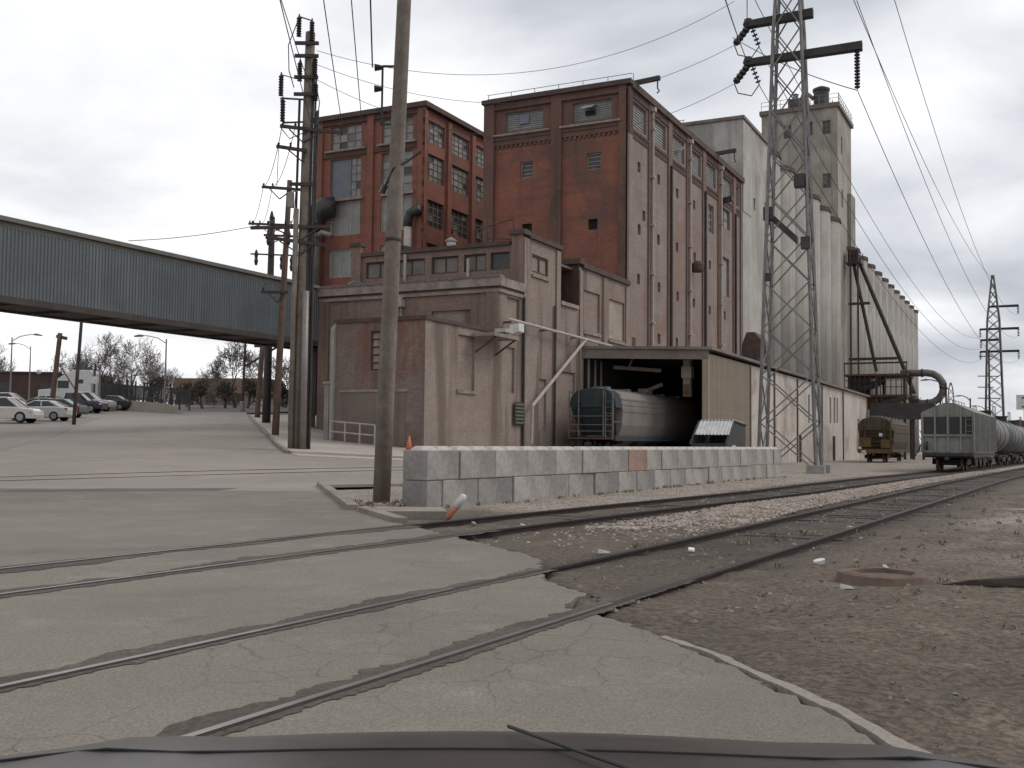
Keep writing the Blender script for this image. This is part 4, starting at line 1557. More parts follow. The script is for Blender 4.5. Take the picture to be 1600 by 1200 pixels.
# corrugated tan end panel
mb = MB()
v = SV1 + .31
pts = []
while v < 5.6:
    pts += [(v, 0), (v + .12, 0), (v + .16, -.05), (v + .28, -.05), (v + .32, 0)]
    v += .32
pts = [p for i, p in enumerate(pts) if i == 0 or p[0] > pts[i - 1][0] + 1e-6]
for (a, d0), (b, d1) in zip(pts[:-1], pts[1:]):
    mb.add([ss.P(a, -.4, d0), ss.P(b, -.4, d1), ss.P(b, 7.5, d1), ss.P(a, 7.5, d0)], [(0, 1, 2, 3)])
mb.build('end_panel', M['shed_tan'], SH, recalc=False)
slots = [(40.0, 40.9, 3.6, 6.4), (42.4, 43.3, 3.7, 6.5), (44.2, 45.0, 3.7, 6.5), (28.6, 29.4, 3.4, 6.2)]
doors = [(41.6, 43.4, -.6, 2.25), (24.3, 25.6, -.6, 2.2)]
mb = MB()
ss.wall(mb, 5.7, 66.3, -.8, 7.5, slots + doors, .25)
mb.box(SU - .3, SU - .02, 66.0, 66.3, -.8, 7.5)
mb.box(-.2, SU - .3, 66.0, 66.3, -.8, 7.5)
mb.build('side_wall', M['shed_white'], SH)
for o in slots:
    hole(SH, ss, o, .25, 'pane_dark', 'slot_window')
for o in doors:
    window(SH, ss, o, 1, 1, 'rust', 'pane_dark', .15, .1, name='door')
mb = MB()
for v in (5.75, 14, 23.3, 35.4, 48.0, 65.9):
    ss.box(mb, v, v + .3, -.8, 7.4, -.1, -.003)
build_each(mb, 'wall_post', M['rust'], SH)
mb = MB()
mb.add([(.1, SV0 - .1, 7.76), (SU + .35, SV1 - .15, 7.76), (SU + .35, 66.6, 7.5), (.1, 66.6, 8.1), (.1, SV0 - .1, 7.95), (SU + .35, SV1 - .15, 7.95), (SU + .35, 66.6, 7.72), (.1, 66.6, 8.35)],
       [(0, 3, 2, 1), (4, 5, 6, 7), (0, 1, 5, 4), (1, 2, 6, 5), (2, 3, 7, 6), (3, 0, 4, 7)])
mb.build('roof', M['shed_roof'], SH)
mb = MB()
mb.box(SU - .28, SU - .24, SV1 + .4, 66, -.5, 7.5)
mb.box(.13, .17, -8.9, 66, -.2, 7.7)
mb.build('shade_lining', M['interior'], SH)  # added dark sheets, shed shade painted into their colour
MB().box(.2, SU - .3, 30, 30.3, -.3, 7.6).build('shade_backing', M['black'], SH)  # added black sheet, stands in for the unlit depth of the shed
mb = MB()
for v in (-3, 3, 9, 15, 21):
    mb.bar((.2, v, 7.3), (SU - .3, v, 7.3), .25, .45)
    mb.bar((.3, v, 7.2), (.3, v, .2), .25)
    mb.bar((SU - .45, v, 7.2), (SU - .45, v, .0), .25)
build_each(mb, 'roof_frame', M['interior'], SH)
mb = MB()
mb.bar((.9, -5.5, 6.7), (3.9, -3.8, 6.5), .35, .25)
mb.bar((1.9, -5.0, 6.7), (2.2, -5.0, 7.3), .12)
mb.bar((1.2, -4.9, 4.2), (3.6, -2.6, 5.6), .2, .25)
mb.box(2.4, 3.2, -4.4, -3.6, 4.3, 5.2)
mb.build('inner_gantry', M['stone'], SH)
mb = MB()
for v in (-8.6, -7.4, -6.3):
    mb.bar((.3, v, 7.1), (.3, v, 1.0), .12)
build_each(mb, 'inner_post', M['concrete'], SH)
HS = thing('hanging_chute', 'orange-tan spout hanging from the shed roof above the dark opening', 'chute', W(6.1, -4.4, 4.6), -AZ)
MB().box(-.26, .26, -.26, .26, 0, 2.6).build('spout', M['stone'], HS)
MB().box(-.36, .36, -.36, .36, 1.3, 2.1).build('collar', M['shed_tan'], HS)
MB().box(-.22, .22, -.3, -.262, .05, .85).build('lip', M['yellow'], HS)
for (u_, v_, z_), lb in (((1.9, -2.5, 6.7), 'small lit lamp at the left inside the dark shed'), ((6.7, -1.0, 5.3), 'small lit lamp by the hanging chute inside the dark shed')):
    LP = thing('shed_lamp', lb, 'lamp', W(u_, v_, z_))
    MB().lathe([(.02, -.1), (.08, -.06), (.1, 0), (.08, .06), (.02, .1)], 10).build('bulb', M['lamp_on'], LP)
    MB().lathe([(.2, .08), (.1, .2), (.04, .25), (.04, .5)], 10).build('shade', M['steel_dark'], LP)

# roof box near the lattice tower
RB = thing('roof_hopper', 'dark rusty box hopper with sloped hood on the shed roof behind the lattice tower', 'vent box', W(6.4, 14.2, 7.85), -AZ)
MB().box(-1.0, 1.0, -1.1, 1.1, .2, 1.9).build('box', M['rust'], RB)
MB().prism([(-1.0, 1.9), (1.0, 1.9), (.1, 3.0), (-.6, 3.0)], -1.1, 1.1, 'y').build('hood', M['rust'], RB)
mb = MB()
for a in (-.9, .9):
    for b in (-1, 1):
        mb.bar((a, b, 0), (a, b, .2), .12)
build_each(mb, 'foot', M['steel_dark'], RB)
MB().box(-1.02, .2, -1.14, -1.1, .5, 1.5).build('panel', M['duct_dark'], RB)

# ------------------------------------------------------------------ grain elevator
G1 = local('elevator_annex', 'tall pale plastered elevator annex joined behind the brick mill block', 'building')
gf, gs = Plane('front', 34.6), Plane('side', -.05)
mb = MB()
gs.wall(mb, 34.6, 47.5, 0, 36.2, [(39.2, 40.0, 27.2, 28.6), (44.4, 45.1, 27.8, 29.2)], .3)
gf.wall(mb, -14, -.05, 0, 36.2, [], .3)
mb.box(-14, -.4, 34.9, 47.5, 35.7, 36.0)
gs.box(mb, 34.6, 38.0, 26.2, 36.1, -.06, -.001)
mb.build('wall', M['white_wall'], G1)
hole(G1, gs, (39.2, 40.0, 27.2, 28.6), .25, 'pane_dark', 'window')
hole(G1, gs, (44.4, 45.1, 27.8, 29.2), .25, 'pane_dark', 'window')
MB().box(-14.2, .15, 34.4, 47.5, 36.2, 36.55).build('cornice', M['coping_tin'], G1)


def silo(v, top, label, group, rad=4.2, rim='rust'):
    t = thing('grain_silo', label, 'silo', W(-rad, v), -AZ, group)
    MB().lathe([(rad, -.5), (rad, top)], 40).build('barrel', M['silo'], t, smooth=True)
    MB().lathe([(rad + .15, top), (rad + .15, top + .55), (rad - .5, top + .56)], 40).build('roof_rim', M[rim], t)
    return t


ordn = ['first', 'second', 'third', 'fourth', 'fifth', 'sixth', 'seventh', 'eighth', 'ninth', 'tenth', 'eleventh', 'twelfth', 'thirteenth', 'fourteenth', 'fifteenth',
        'sixteenth', 'seventeenth', 'eighteenth', 'nineteenth', 'twentieth']
vs1 = [51.8, 60.2, 68.6, 77.0, 85.4, 93.8]
for i, v in enumerate(vs1):
    silo(v, 36.2, 'tall round concrete silo in the nearer row, %s from the pale plastered annex' % ordn[i], 'nearer row of tall silos')
vs2 = [112.6 + i * 9.25 for i in range(11)]
for i, v in enumerate(vs2):
    silo(v, 34.6, 'round concrete silo in the farther row, %s beyond the headhouse' % ordn[i], 'farther row of silos', 4.6)
mb = MB()
mb.box(-22, -4.4, 48, 98, 0, 35.5)
HB = local('silo_core', 'plain concrete core wall closing the gaps behind the silo rows', 'building')
mb.build('near_core', M['silo'], HB)
MB().box(-22, -4.8, 108, 210, 0, 34).build('far_core', M['silo'], HB)
# roof gallery on silos
# headhouse
HH = local('elevator_headhouse', 'tall pale concrete headhouse tower with small windows above the silos', 'building')
hf, hs = Plane('front', 101.0), Plane('side', -1.5)
wz = [(52.6, 54.9), (43.6, 46.0), (35.5, 37.9)]
ops_h = [(-3.9, -2.6, a, b) for a, b in wz] + [(-6.8, -5.5, a + .1, b + .1) for a, b in wz[:1]] + [(-10.3, -9.0, a, b) for a, b in wz[:2]]
mb = MB()
hf.wall(mb, -14.0, -1.5, 0, 57.0, ops_h, .35)
hs.wall(mb, 101, 114.5, 0, 57.0, [(104.5, 105.6, 50, 53), (104.5, 105.6, 41, 44)], .35)
mb.box(-14, -13.7, 101.3, 114.5, 0, 57)
mb.box(-13.7, -1.8, 114.2, 114.5, 0, 57)
mb.box(-1.5, -.9, 110.3, 114.8, 0, 44.5)
mb.build('wall', M['head_wall'], HH)
for o in ops_h:
    window(HH, hf, o, 2, 3, 'frame', 'pane_dark', .25, .1)
for o in ((104.5, 105.6, 50, 53), (104.5, 105.6, 41, 44)):
    window(HH, hs, o, 2, 3, 'frame', 'pane_dark', .25, .1)
MB().box(-14.3, -1.1, 100.6, 114.9, 57.0, 57.7).build('cornice', M['coping_tin'], HH)
mb = MB()
for i in range(9):
    a = -14 + i * 1.6
    mb.bar((a, 100.8, 57.7), (a, 100.8, 59.2), .07)
    b = 100.8 + i * 1.7
    mb.bar((-1.3, b, 57.7), (-1.3, b, 59.2), .07)
for z in (59.2, 58.5):
    mb.bar((-14, 100.8, z), (-1.3, 100.8, z), .06)
    mb.bar((-1.3, 100.8, z), (-1.3, 114.4, z), .06)
mb.build('railing', M['steel'], HH)
MB().box(-4.6, -4.3, 100.6, 101, 38, 41.5).build('wall_panel', M['white'], HH)
CY = thing('roof_dust_collector', 'dark ribbed dust collector drum with curved pipe on the headhouse roof', 'dust collector', W(-5.0, 106, 57.7), -AZ)
MB().lathe([(1.6, 0), (1.6, 1.2), (1.3, 1.3), (1.3, 3.7), (1.45, 3.8), (1.45, 4.2), (.6, 4.6)], 16).build('drum', M['duct_dark'], CY)
MB().tube([(-1.2, -.5, 2.5), (-2.0, -.6, 3.4), (-3.0, -.7, 3.3), (-3.3, -.8, 2.4), (-3.3, -.8, .2)], .32, 10).build('pipe', M['duct'], CY, smooth=True)
mb = MB()
for i in range(12):
    t = 2 * pi * i / 12
    mb.bar((1.9 * cos(t), 1.9 * sin(t), 0), (1.9 * cos(t), 1.9 * sin(t), 2.2), .08)
mb.build('cage', M['steel'], CY)
CB = thing('roof_machinery_box', 'squat dark machinery box on the headhouse roof left of the drum', 'machinery', W(-9.0, 104.5, 57.7), -AZ)
MB().box(-1.1, 1.1, -1, 1, 0, 2.4).build('casing', M['duct_dark'], CB, bevel=.05)
MB().lathe([(.45, 2.4), (.45, 3.2), (.6, 3.3), (.1, 3.6)], 10).build('cowl', M['duct'], CB)

# spouts and tower on the far silos
SPT = local('loading_spouts', 'two long dark slanting grain spouts with catwalk against the far silos', 'grain spouts')
MB().tube([(-.2, 107, 33.0), (.2, 107, 30.5), (3.5, 107, 13.5)], .28, 8).build('spout', M['steel_dark'], SPT)
MB().tube([(.2, 108, 34.0), (.8, 108, 32), (9.3, 108, 9.8)], .33, 8).build('spout', M['steel_dark'], SPT)
mb = MB()
mb.box(-1.2, 1.3, 106, 109, 31.6, 31.85)
for a in (-1.1, 1.2):
    for b in (106.2, 108.8):
        mb.bar((a, b, 31.8), (a, b, 33.6), .1)
mb.bar((-1.1, 106.2, 33.0), (1.2, 106.2, 33.0), .08)
mb.box(-.9, .6, 106.4, 108.2, 31.9, 34.0)
mb.build('landing', M['steel_dark'], SPT)
for z, a, b in ((24.7, -.8, 2.6), (15.4, -.8, 6.8)):
    MB().box(a, b, 106.3, 107.0, z, z + .4).build('catwalk', M['steel_dark'], SPT)
for a in (.6, -.6):
    MB().box(a, a + .3, 106.2, 106.5, 0, 34).build('leg_casing', M['rust'], SPT)

LPF = local('loading_platform', 'rusty steel loading platform with railings and hopper between shed and far silos', 'platform')
V0 = 70.5
mb = MB()
for a in (5.0, 8.5, 12.0):
    for b in (V0, V0 + 7):
        mb.bar((a, b, -.5), (a, b, 10.6), .32)
build_each(mb, 'column', M['rust'], LPF)
mb = MB()
mb.box(4.4, 12.4, V0 - .4, V0 + 7.4, 7.7, 8.0)
mb.box(4.4, 12.4, V0 - .4, V0 + 7.4, 10.5, 10.75)
build_each(mb, 'deck', M['rust'], LPF)
mb = MB()
for i in range(13):
    a = 4.5 + i * .65
    mb.bar((a, V0 - .3, 8.0), (a, V0 - .3, 10.5), .1)
for z in (9.0, 9.9):
    mb.bar((4.5, V0 - .3, z), (12.3, V0 - .3, z), .09)
mb.bar((4.4, V0 - .3, 12.2), (12.4, V0 - .3, 12.2), .22)
for a in (4.5, 8.4, 12.3):
    mb.bar((a, V0 - .3, 10.7), (a, V0 - .3, 12.2), .12)
mb.build('railing', M['steel_dark'], LPF)
mb = MB()
mb.add([(5.6, V0 + .2, 7.7), (11.6, V0 + .2, 7.7), (11.6, V0 + 6, 7.7), (5.6, V0 + 6, 7.7), (7.4, V0 + 2, 5.9), (9.8, V0 + 2, 5.9), (9.8, V0 + 4, 5.9), (7.4, V0 + 4, 5.9)],
       [(0, 3, 2, 1), (4, 5, 6, 7), (0, 1, 5, 4), (1, 2, 6, 5), (2, 3, 7, 6), (3, 0, 4, 7)])
mb.build('hopper', M['yellow'], LPF)
mb = MB()
mb.tube([(6, V0 + .6, 8.4), (9.5, V0 + .6, 10.0)], .45, 10)
mb.box(4.7, 7.6, V0 + 1.2, V0 + 4, 8.0, 10.2)
mb.build('screw_conveyor', M['duct_dark'], LPF)
EL = local('elbow_duct', 'fat grey duct bent in a U at the right end of the loading platform', 'duct')
pts = [(11.3, V0 + 2, 10.9), (14.0, V0 + 2, 10.9)]
for i in range(9):
    t = pi / 2 - pi * i / 8
    pts.append((14.6 + 2.0 * cos(t), V0 + 2, 8.9 + 2.0 * sin(t)))
pts += [(13.5, V0 + 2, 6.9), (12.5, V0 + 2, 6.7)]
MB().tube(pts, .47, 12).build('pipe', M['duct_mid'], EL, smooth=True)
mb = MB()
for i in (1, 6, 10):
    p = Vector(pts[i])
    q = Vector(pts[i + 1]) if i < len(pts) - 1 else p + Vector((-.2, 0, 0))
    d = (q - p).normalized() * .12
    mb.tube([p - d, p + d], .56, 12)
build_each(mb, 'flange', M['steel_dark'], EL)
MB().bar((16.2, V0 + 2, -.5), (16.2, V0 + 2, 7.6), .22).build('post', M['steel_dark'], EL)
CV = local('conveyor_house', 'black conveyor box bridging above the brown wagon at the shed end', 'conveyor')
MB().box(7.9, 15.9, V0 - 2.0, V0 - .5, 4.7, 6.8).build('casing', M['duct_dark'], CV, bevel=.04)
mb = MB()
mb.bar((9.5, V0 - 1.2, 6.8), (12.5, V0 - 1.2, 7.6), .5, .6)
mb.lathe([(.6, 6.8), (.7, 7.3), (.4, 7.8)], 10, (13.3, V0 - 1.2))
mb.build('spout_head', M['steel_dark'], CV)
mb = MB()
for a in (8.2, 13.2, 14.4, 15.6):
    mb.bar((a, V0 - 1.2, -.5), (a, V0 - 1.2, 4.7), .3)
mb.bar((13.2, V0 - 1.2, -.3), (15.6, V0 - 1.2, 4.4), .15)
build_each(mb, 'leg', M['steel_dark'], CV)
mb = MB()
for i in range(6):
    a = 8.2 + i * 1.2
    mb.bar((a, V0 - 2, 6.8), (a, V0 - 2, 7.5), .07)
mb.build('top_railing', M['rust'], CV)

# ------------------------------------------------------------------ covered bridge
BR = local('covered_bridge', 'long blue-grey corrugated conveyor bridge crossing over the road at the left', 'bridge')
BU0, BU1, BZ0, BZ1, BVa, BVb = -16.4, -13.0, 7.3, 11.25, -112, 4.3
mb = MB()
v = BVa
pts = []
i = 0
while v < -18.3:
    pts += [(v, 0), (v + .09, 0), (v + .115, -.04), (v + .175, -.04), (v + .20, 0)]
    v += .20
bp = Plane('side', BU1)
pts2 = [pts[0]]
for p in pts[1:]:
    if p[0] > pts2[-1][0] + 1e-6:
        pts2.append(p)
for (a, d0), (b, d1) in zip(pts2[:-1], pts2[1:]):
    mb.add([bp.P(a, BZ0 + .30, d0), bp.P(b, BZ0 + .30, d1), bp.P(b, BZ1 - .55, d1), bp.P(a, BZ1 - .55, d0)], [(0, 1, 2, 3)])
mb.box(BU1 - .3, BU1 - .1, -18.4, BVb, BZ0 + .30, BZ1 - .55)
mb.box(BU0, BU0 + .1, BVa, BVb, BZ0 + .30, BZ1 - .55)
mb.build('siding', M['bridge'], BR, recalc=False)
mb = MB()
mb.box(BU1 - .3, BU1 + .03, BVa, -21.9, BZ1 - .55, BZ1 - .32)
mb.prism([(BU0 - .15, BZ1 - .3), (BU1 + .22, BZ1 - .3), (BU1 + .22, BZ1 - .1), ((BU0 + BU1) / 2, BZ1 + .25), (BU0 - .15, BZ1 - .1)], BVa, -21.95, 'y')
mb.prism([(BU0 - .15, BZ1 - .3), (BU1 - .1, BZ1 - .3), (BU1 - .1, BZ1 - .1), ((BU0 + BU1) / 2, BZ1 + .25), (BU0 - .15, BZ1 - .1)], -21.9, BVb, 'y')
mb.build('roof', M['bridge_trim'], BR)
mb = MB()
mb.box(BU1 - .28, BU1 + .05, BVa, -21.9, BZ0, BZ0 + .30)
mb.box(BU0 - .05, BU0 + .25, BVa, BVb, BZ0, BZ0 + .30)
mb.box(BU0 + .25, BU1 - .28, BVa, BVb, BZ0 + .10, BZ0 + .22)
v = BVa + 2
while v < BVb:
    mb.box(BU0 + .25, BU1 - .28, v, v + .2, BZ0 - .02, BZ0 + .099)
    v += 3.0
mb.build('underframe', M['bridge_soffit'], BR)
for vv in (-62, -95):
    mb = MB()
    for a in (BU0 + .3, BU1 - .3):
        mb.bar((a, vv, -.2), (a, vv, BZ0), .4)
    mb.bar((BU0 + .3, vv, 3), (BU1 - .3, vv, 6.5), .15)
    mb.build('support', M['steel_dark'], BR)
mb = MB()
for a in (BU0 + .2, BU1 - .5):
    mb.bar((a, -19.6, .5), (a, -19.6, BZ0), .45)
mb.build('support', M['wood_dark'], BR)
# end pier under the bridge
PR = local('bridge_pier', 'pale concrete pier under the right end of the covered bridge', 'pier')
MB().box(-15.4, -14.2, -20.9, -20.3, .6, 7.2).build('shaft', M['white_wall'], PR)
MB().box(-15.6, -14.0, -21.1, -20.1, 7.0, 7.28).build('cap', M['stone'], PR)
MB().box(-14.6, -13.4, -22.6, -22.2, .8, 4.4).build('knee_wall', M['concrete'], PR)

# ------------------------------------------------------------------ block wall
BW0 = Vector((-1.72, 21.75))
BWD = Vector((.5, .866))
BWN = Vector((-.866, .5))
def block(pos, ln, course, shade, label, ang=None, skew=0.0):
    z0 = -.14 if course == 0 else .485
    bm_ = MB()
    ch = .03
    bm_.box(.008, ln - .008, 0, .61, 0, .618)
    d = BWD if ang is None else Vector((cos(ang), sin(ang)))
    t = thing('concrete_block', label, 'concrete block', (pos.x, pos.y, z0), atan2(d.y, d.x) + skew, 'concrete wall blocks')
    bm_.build('body', M['block_' + shade], t, bevel=.022)
    if course == 1:
        for k in (.27, .73):
            c = ln * k
            h = .13
            lb = MB()
            lb.add([(c - .3, .13, .612), (c + .3, .13, .612), (c + .3, .48, .612), (c - .3, .48, .612),
                    (c - .2, .2, .612 + h * .7), (c + .2, .2, .612 + h * .7), (c + .2, .41, .612 + h * .7), (c - .2, .41, .612 + h * .7)],
                   [(0, 3, 2, 1), (4, 5, 6, 7), (0, 1, 5, 4), (1, 2, 6, 5), (2, 3, 7, 6), (3, 0, 4, 7)])
            lb.build('lug', M['lug'], t, bevel=.03)
    return t


SHN = {'grey': 'grey', 'pale': 'pale', 'dark': 'dark grey', 'warm': 'buff', 'red': 'red-stained'}
r_ = random.Random(11)
topj = [0, 1.24, 2.70, 4.23, 5.71, 7.19, 8.78, 10.17, 11.53, 12.69, 14.04, 15.35, 16.65, 17.92, 19.17, 20.42, 21.51, 23.07, 24.38, 25.4, 26.44]
lowj = [0, .6, 2.01, 3.55, 4.60, 6.46, 7.98, 9.51, 10.78, 12.14, 13.44, 14.73, 15.56, 17.0, 18.3, 19.6, 21.51, 23.0, 24.4, 25.6, 26.44]
shT = ['grey', 'grey', 'pale', 'grey', 'pale', 'warm', 'grey', 'red', 'warm', 'warm', 'grey', 'warm', 'warm', 'pale', 'warm', 'pale', 'warm', 'warm', 'pale', 'warm']
shL = ['dark', 'grey', 'dark', 'pale', 'grey', 'grey', 'dark', 'warm', 'dark', 'pale', 'grey', 'warm', 'pale', 'warm', 'warm', 'pale', 'warm', 'warm', 'pale', 'warm']
for crs, jj, sh in ((0, lowj, shL), (1, topj, shT)):
    for i in range(len(jj) - 1):
        a, b = jj[i], jj[i + 1]
        jog = .18 if a >= 21.5 else 0.0
        p = BW0 + BWD * (a + r_.uniform(-.01, .01)) + BWN * (jog + r_.uniform(-.025, .025))
        pos = ordn[i] if i < 20 else 'last'
        block(p, b - a - .012, crs, sh[i], '%s concrete block in the %s course of the wall, %s from the street end' % (SHN[sh[i]], 'top' if crs else 'bottom', pos),
              skew=r_.uniform(-.008, .008))

# ------------------------------------------------------------------ poles
def insul(mb, p, h=.22, r=.07):
    mb.lathe([(r * .4, p[2]), (r, p[2] + h * .3), (r * .5, p[2] + h * .4), (r, p[2] + h * .7), (r * .4, p[2] + h)], 8, (p[0], p[1]))


def lean_pole(name, label, cat, base, top, r0, r1, mat, rz=0, n=14, group=None):
    t = thing(name, label, cat, base, rz, group)
    d = Vector(top) - Vector(base)
    k = 6
    MB().tube([d * (i / k) + Vector((0, 0, -.4 if i == 0 else 0)) for i in range(k + 1)], [r0 + (r1 - r0) * i / k for i in range(k + 1)], n).build('pole', M[mat], t, smooth=True)
    return t, d


# foreground pole
PA, d = lean_pole('utility_pole', 'thick weathered wooden pole in the foreground beside the block wall', 'utility pole', (-2.93, 24.1, -.06), (-2.52, 24.1, 13.9), .20, .155, 'wood')
mb = MB()
for z in (9.98, 8.62):
    x = d.x * z / d.z
    mb.bar((x - .16, 0, z), (x - .42, 0, z), .045)
mb.bar((d.x * .7 - .42, 0, 8.62), (d.x * .7 - .42, 0, 9.98), .045)
mb.bar((d.x * .7 - .42, 0, 8.7), (d.x * .7 - .56, 0, 8.7), .04)
mb.bar((d.x * .7 - .42, 0, 8.95), (d.x * .7 - .56, 0, 8.95), .04)
mb.build('bracket', M['steel_dark'], PA)
mb = MB()
for z in (9.95, 9.45):
    mb.tube([(d.x * .7 - .6, 0, z), (d.x * .7 - .42, 0, z)], [.09, .05], 8)
build_each(mb, 'insulator', M['porcelain'], PA)
MB().tube([(d.x * .55 - .27, 0, 7.15), (d.x * .55 - .05, -.17, 7.55), (d.x * .55 + .25, -.05, 7.75), (d.x * .55 + .55, 0, 8.0)], .03, 6).build('guy_strap', M['steel_dark'], PA)
MB().tube([(d.x * .55 - .33, 0, 7.02), (d.x * .55 - .25, 0, 7.2)], .07, 8).build('strain_insulator', M['porcelain'], PA)
MB().lathe([(.195, 5.9), (.2, 5.93), (.195, 5.97)], 14, (d.x * 5.93 / d.z, 0)).build('band', M['steel_dark'], PA)

# tall terminal pole
bz = .85
PB, d = lean_pole('terminal_pole', 'tall wooden pole crowded with cables, potheads and crossarms at the pavement corner', 'utility pole', (-9.75, 48.5, bz), (-9.55, 48.5, 20.2), .27, .22, 'wood')
PBx = lambda z: d.x * (z - bz) / d.z
mb = MB()
for dx, zt, rr in ((.33, 18.8, .07), (.45, 18.2, .05), (.56, 16.5, .06), (-.3, 17, .06), (.25, 12, .08)):
    mb.tube([(dx, -.12, 0), (dx, -.1, zt * .5), (dx + .08, -.08, zt - bz)], rr, 8)
mb.build('cable_risers', M['steel_dark'], PB)
MB().tube([(.3, -.34, 0), (.3, -.34, 7.2)], .16, 10).build('conduit', M['duct'], PB, smooth=True)
MB().tube([(-.26, -.3, 0), (-.22, -.3, 11)], .12, 10).build('conduit', M['wood'], PB, smooth=True)


def arm(par, z, xa, xb, tilt=0.0, name='crossarm', mat='wood_dark', y=-.28, brace=True, bz_=bz, ins=()):
    z = z - bz_
    c = MB()
    c.bar((xa, y, z - tilt / 2), (xb, y, z + tilt / 2), .12, .15)
    o = c.build(name, M[mat], par)
    if brace:
        b = MB()
        b.bar((xa * .6, y - .01, z), (0, y, z - .6), .04, .06)
        b.bar((xb * .6, y - .01, z), (0, y, z - .6), .04, .06)
        b.build('brace', M['steel_dark'], o)
    if ins:
        q = MB()
        for x in ins:
            insul(q, (x, y, z + .07))
        build_each(q, 'insulator', M['porcelain'], o)
    return o


arm(PB, 15.55, -1.05, 1.85, -.30, ins=(-.95, -.35, .6, 1.7))
arm(PB, 14.65, -1.2, .2, -.2, ins=(-1.1, -.55))
arm(PB, 11.0, -2.3, 1.35, .1, ins=(-2.2, -1.5, -.7, .7, 1.25))
arm(PB, 10.35, -1.6, 1.2, -.35, ins=(-1.5, .9))
arm(PB, 13.0, -.55, .5, 0, brace=False)
for z in (19.0, 18.0, 17.2, 19.6):
    arm(PB, z, -.45, .65, .0, 'pothead_arm', 'steel_dark', brace=False)
for x, z, h in ((-.28, 19.9, .95), (.32, 19.7, .95), (-1.05, 17.1, 1.0), (-.95, 15.9, 1.05), (-.2, 17.8, .9), (.5, 18.0, .9), (.55, 16.9, .8)):
    pr = [(.05, z - bz)]
    k = 8
    for i in range(k):
        pr += [(.13, z - bz + h * (i + .2) / k), (.08, z - bz + h * (i + .7) / k)]
    pr += [(.05, z - bz + h), (.03, z - bz + h + .12)]
    MB().lathe(pr, 8, (x, -.28)).build('pothead', M['porcelain'], PB)
mb = MB()
mb.bar((-1.05, -.28, 17.0 - bz), (.0, -.28, 16.95 - bz), .07)
mb.bar((-.95, -.28, 15.85 - bz), (0, -.28, 15.9 - bz), .07)
mb.bar((-.95, -.28, 16.1 - bz), (-.9, -.28, 15.75 - bz), .05)
mb.bar((-.28, -.28, 20.85 - bz), (.35, -.28, 20.65 - bz), .05)
build_each(mb, 'bracket', M['steel_dark'], PB)
mb = MB()
for pts in ([(-.28, -.3, 20.8), (-.75, -.3, 19.5), (-.7, -.3, 18.3), (-.45, -.3, 17.5)], [(-1.05, -.3, 18.1), (-.7, -.3, 18.0), (-.3, -.3, 17.9)], [(-1.05, -.3, 17.0), (-1.0, -.3, 16.5), (-1.0, -.3, 16.9)],
            [(.55, -.3, 17.7), (.75, -.3, 16.8), (.6, -.3, 15.6)], [(-1.0, -.3, 15.6), (-.6, -.3, 15.1), (.3, -.3, 15.5)], [(.62, -.3, 16.4), (.5, -.3, 14.0), (.55, -.3, 11.0)]):
    mb.tube([(x, y, z - bz) for x, y, z in pts], .025, 5)
mb.build('jumper_wires', M['wire'], PB)
bx = MB()
bx.box(-.62, -.35, -.45, -.2, 11.9 - bz, 12.6 - bz)
bx.bar((-.62, -.3, 12.6 - bz), (-.2, -.2, 12.7 - bz), .05)
bx.build('switch_box', M['duct'], PB)

# pole C
bzc = gh(-13.0, 58.5) + .1
PC, d = lean_pole('utility_pole', 'reddish slim utility pole with a crossarm behind the tall terminal pole', 'utility pole', (-13.0, 58.5, bzc), (-12.5, 58.5, 15.7), .2, .14, 'wood_red')
arm(PC, 15.2, -1.0, 1.3, -.15, bz_=bzc, y=-.2, ins=(-.9, -.4, .9, 1.2))
arm(PC, 9.4, -.9, .6, 0, bz_=bzc, y=-.2, ins=(-.8,))
q = MB()
for x, z in ((-.7, 12.0), (.7, 12.0), (-.5, 13.0), (1.2, 12.6)):
    q.lathe([(.06, z - bzc), (.12, z - bzc + .2), (.08, z - bzc + .4), (.12, z - bzc + .6), (.05, z - bzc + .9)], 8, (x * .8, -.25))
build_each(q, 'cutout', M['porcelain'], PC)
# pole D
bzd = gh(-17.2, 74.5)
PD, d = lean_pole('utility_pole', 'black utility pole rising behind the covered bridge', 'utility pole', (-17.2, 74.5, bzd), (-17.1, 74.5, 17.0), .3, .2, 'steel_dark')
arm(PD, 16.4, -1.5, 2.6, -.1, bz_=bzd, y=-.3, ins=(-1.4, -.7, 1.5, 2.4))
arm(PD, 15.6, -.4, 2.3, -.1, bz_=bzd, y=-.3, ins=(1.0, 2.0))
q = MB()
for x, z in ((.9, 13.2), (1.6, 13.1), (2.2, 13.0), (-.9, 13.5)):
    q.lathe([(.08, z - bzd), (.15, z - bzd + .3), (.1, z - bzd + .5), (.15, z - bzd + .8), (.05, z - bzd + 1.1)], 8, (x, -.3))
q.bar((-1.3, -.3, 14.3 - bzd), (2.3, -.3, 14.2 - bzd), .1)
build_each(q, 'cutout', M['porcelain'], PD)
# brown column under the bridge
PE, d = lean_pole('wooden_column', 'brown leaning wooden column reaching up to the underside of the bridge', 'column', (-20.6, 86, gh(-20.6, 86)), (-20.3, 86, 8.8), .22, .2, 'wood_red')
MB().lathe([(.34, 0), (.34, .12)], 10).build('collar', M['rust'], PE)
MB().bar((-.35, 0, 8.85 - gh(-20.6, 86)), (.9, 0, 8.85 - gh(-20.6, 86)), .25).build('cap_beam', M['wood_dark'], PE)


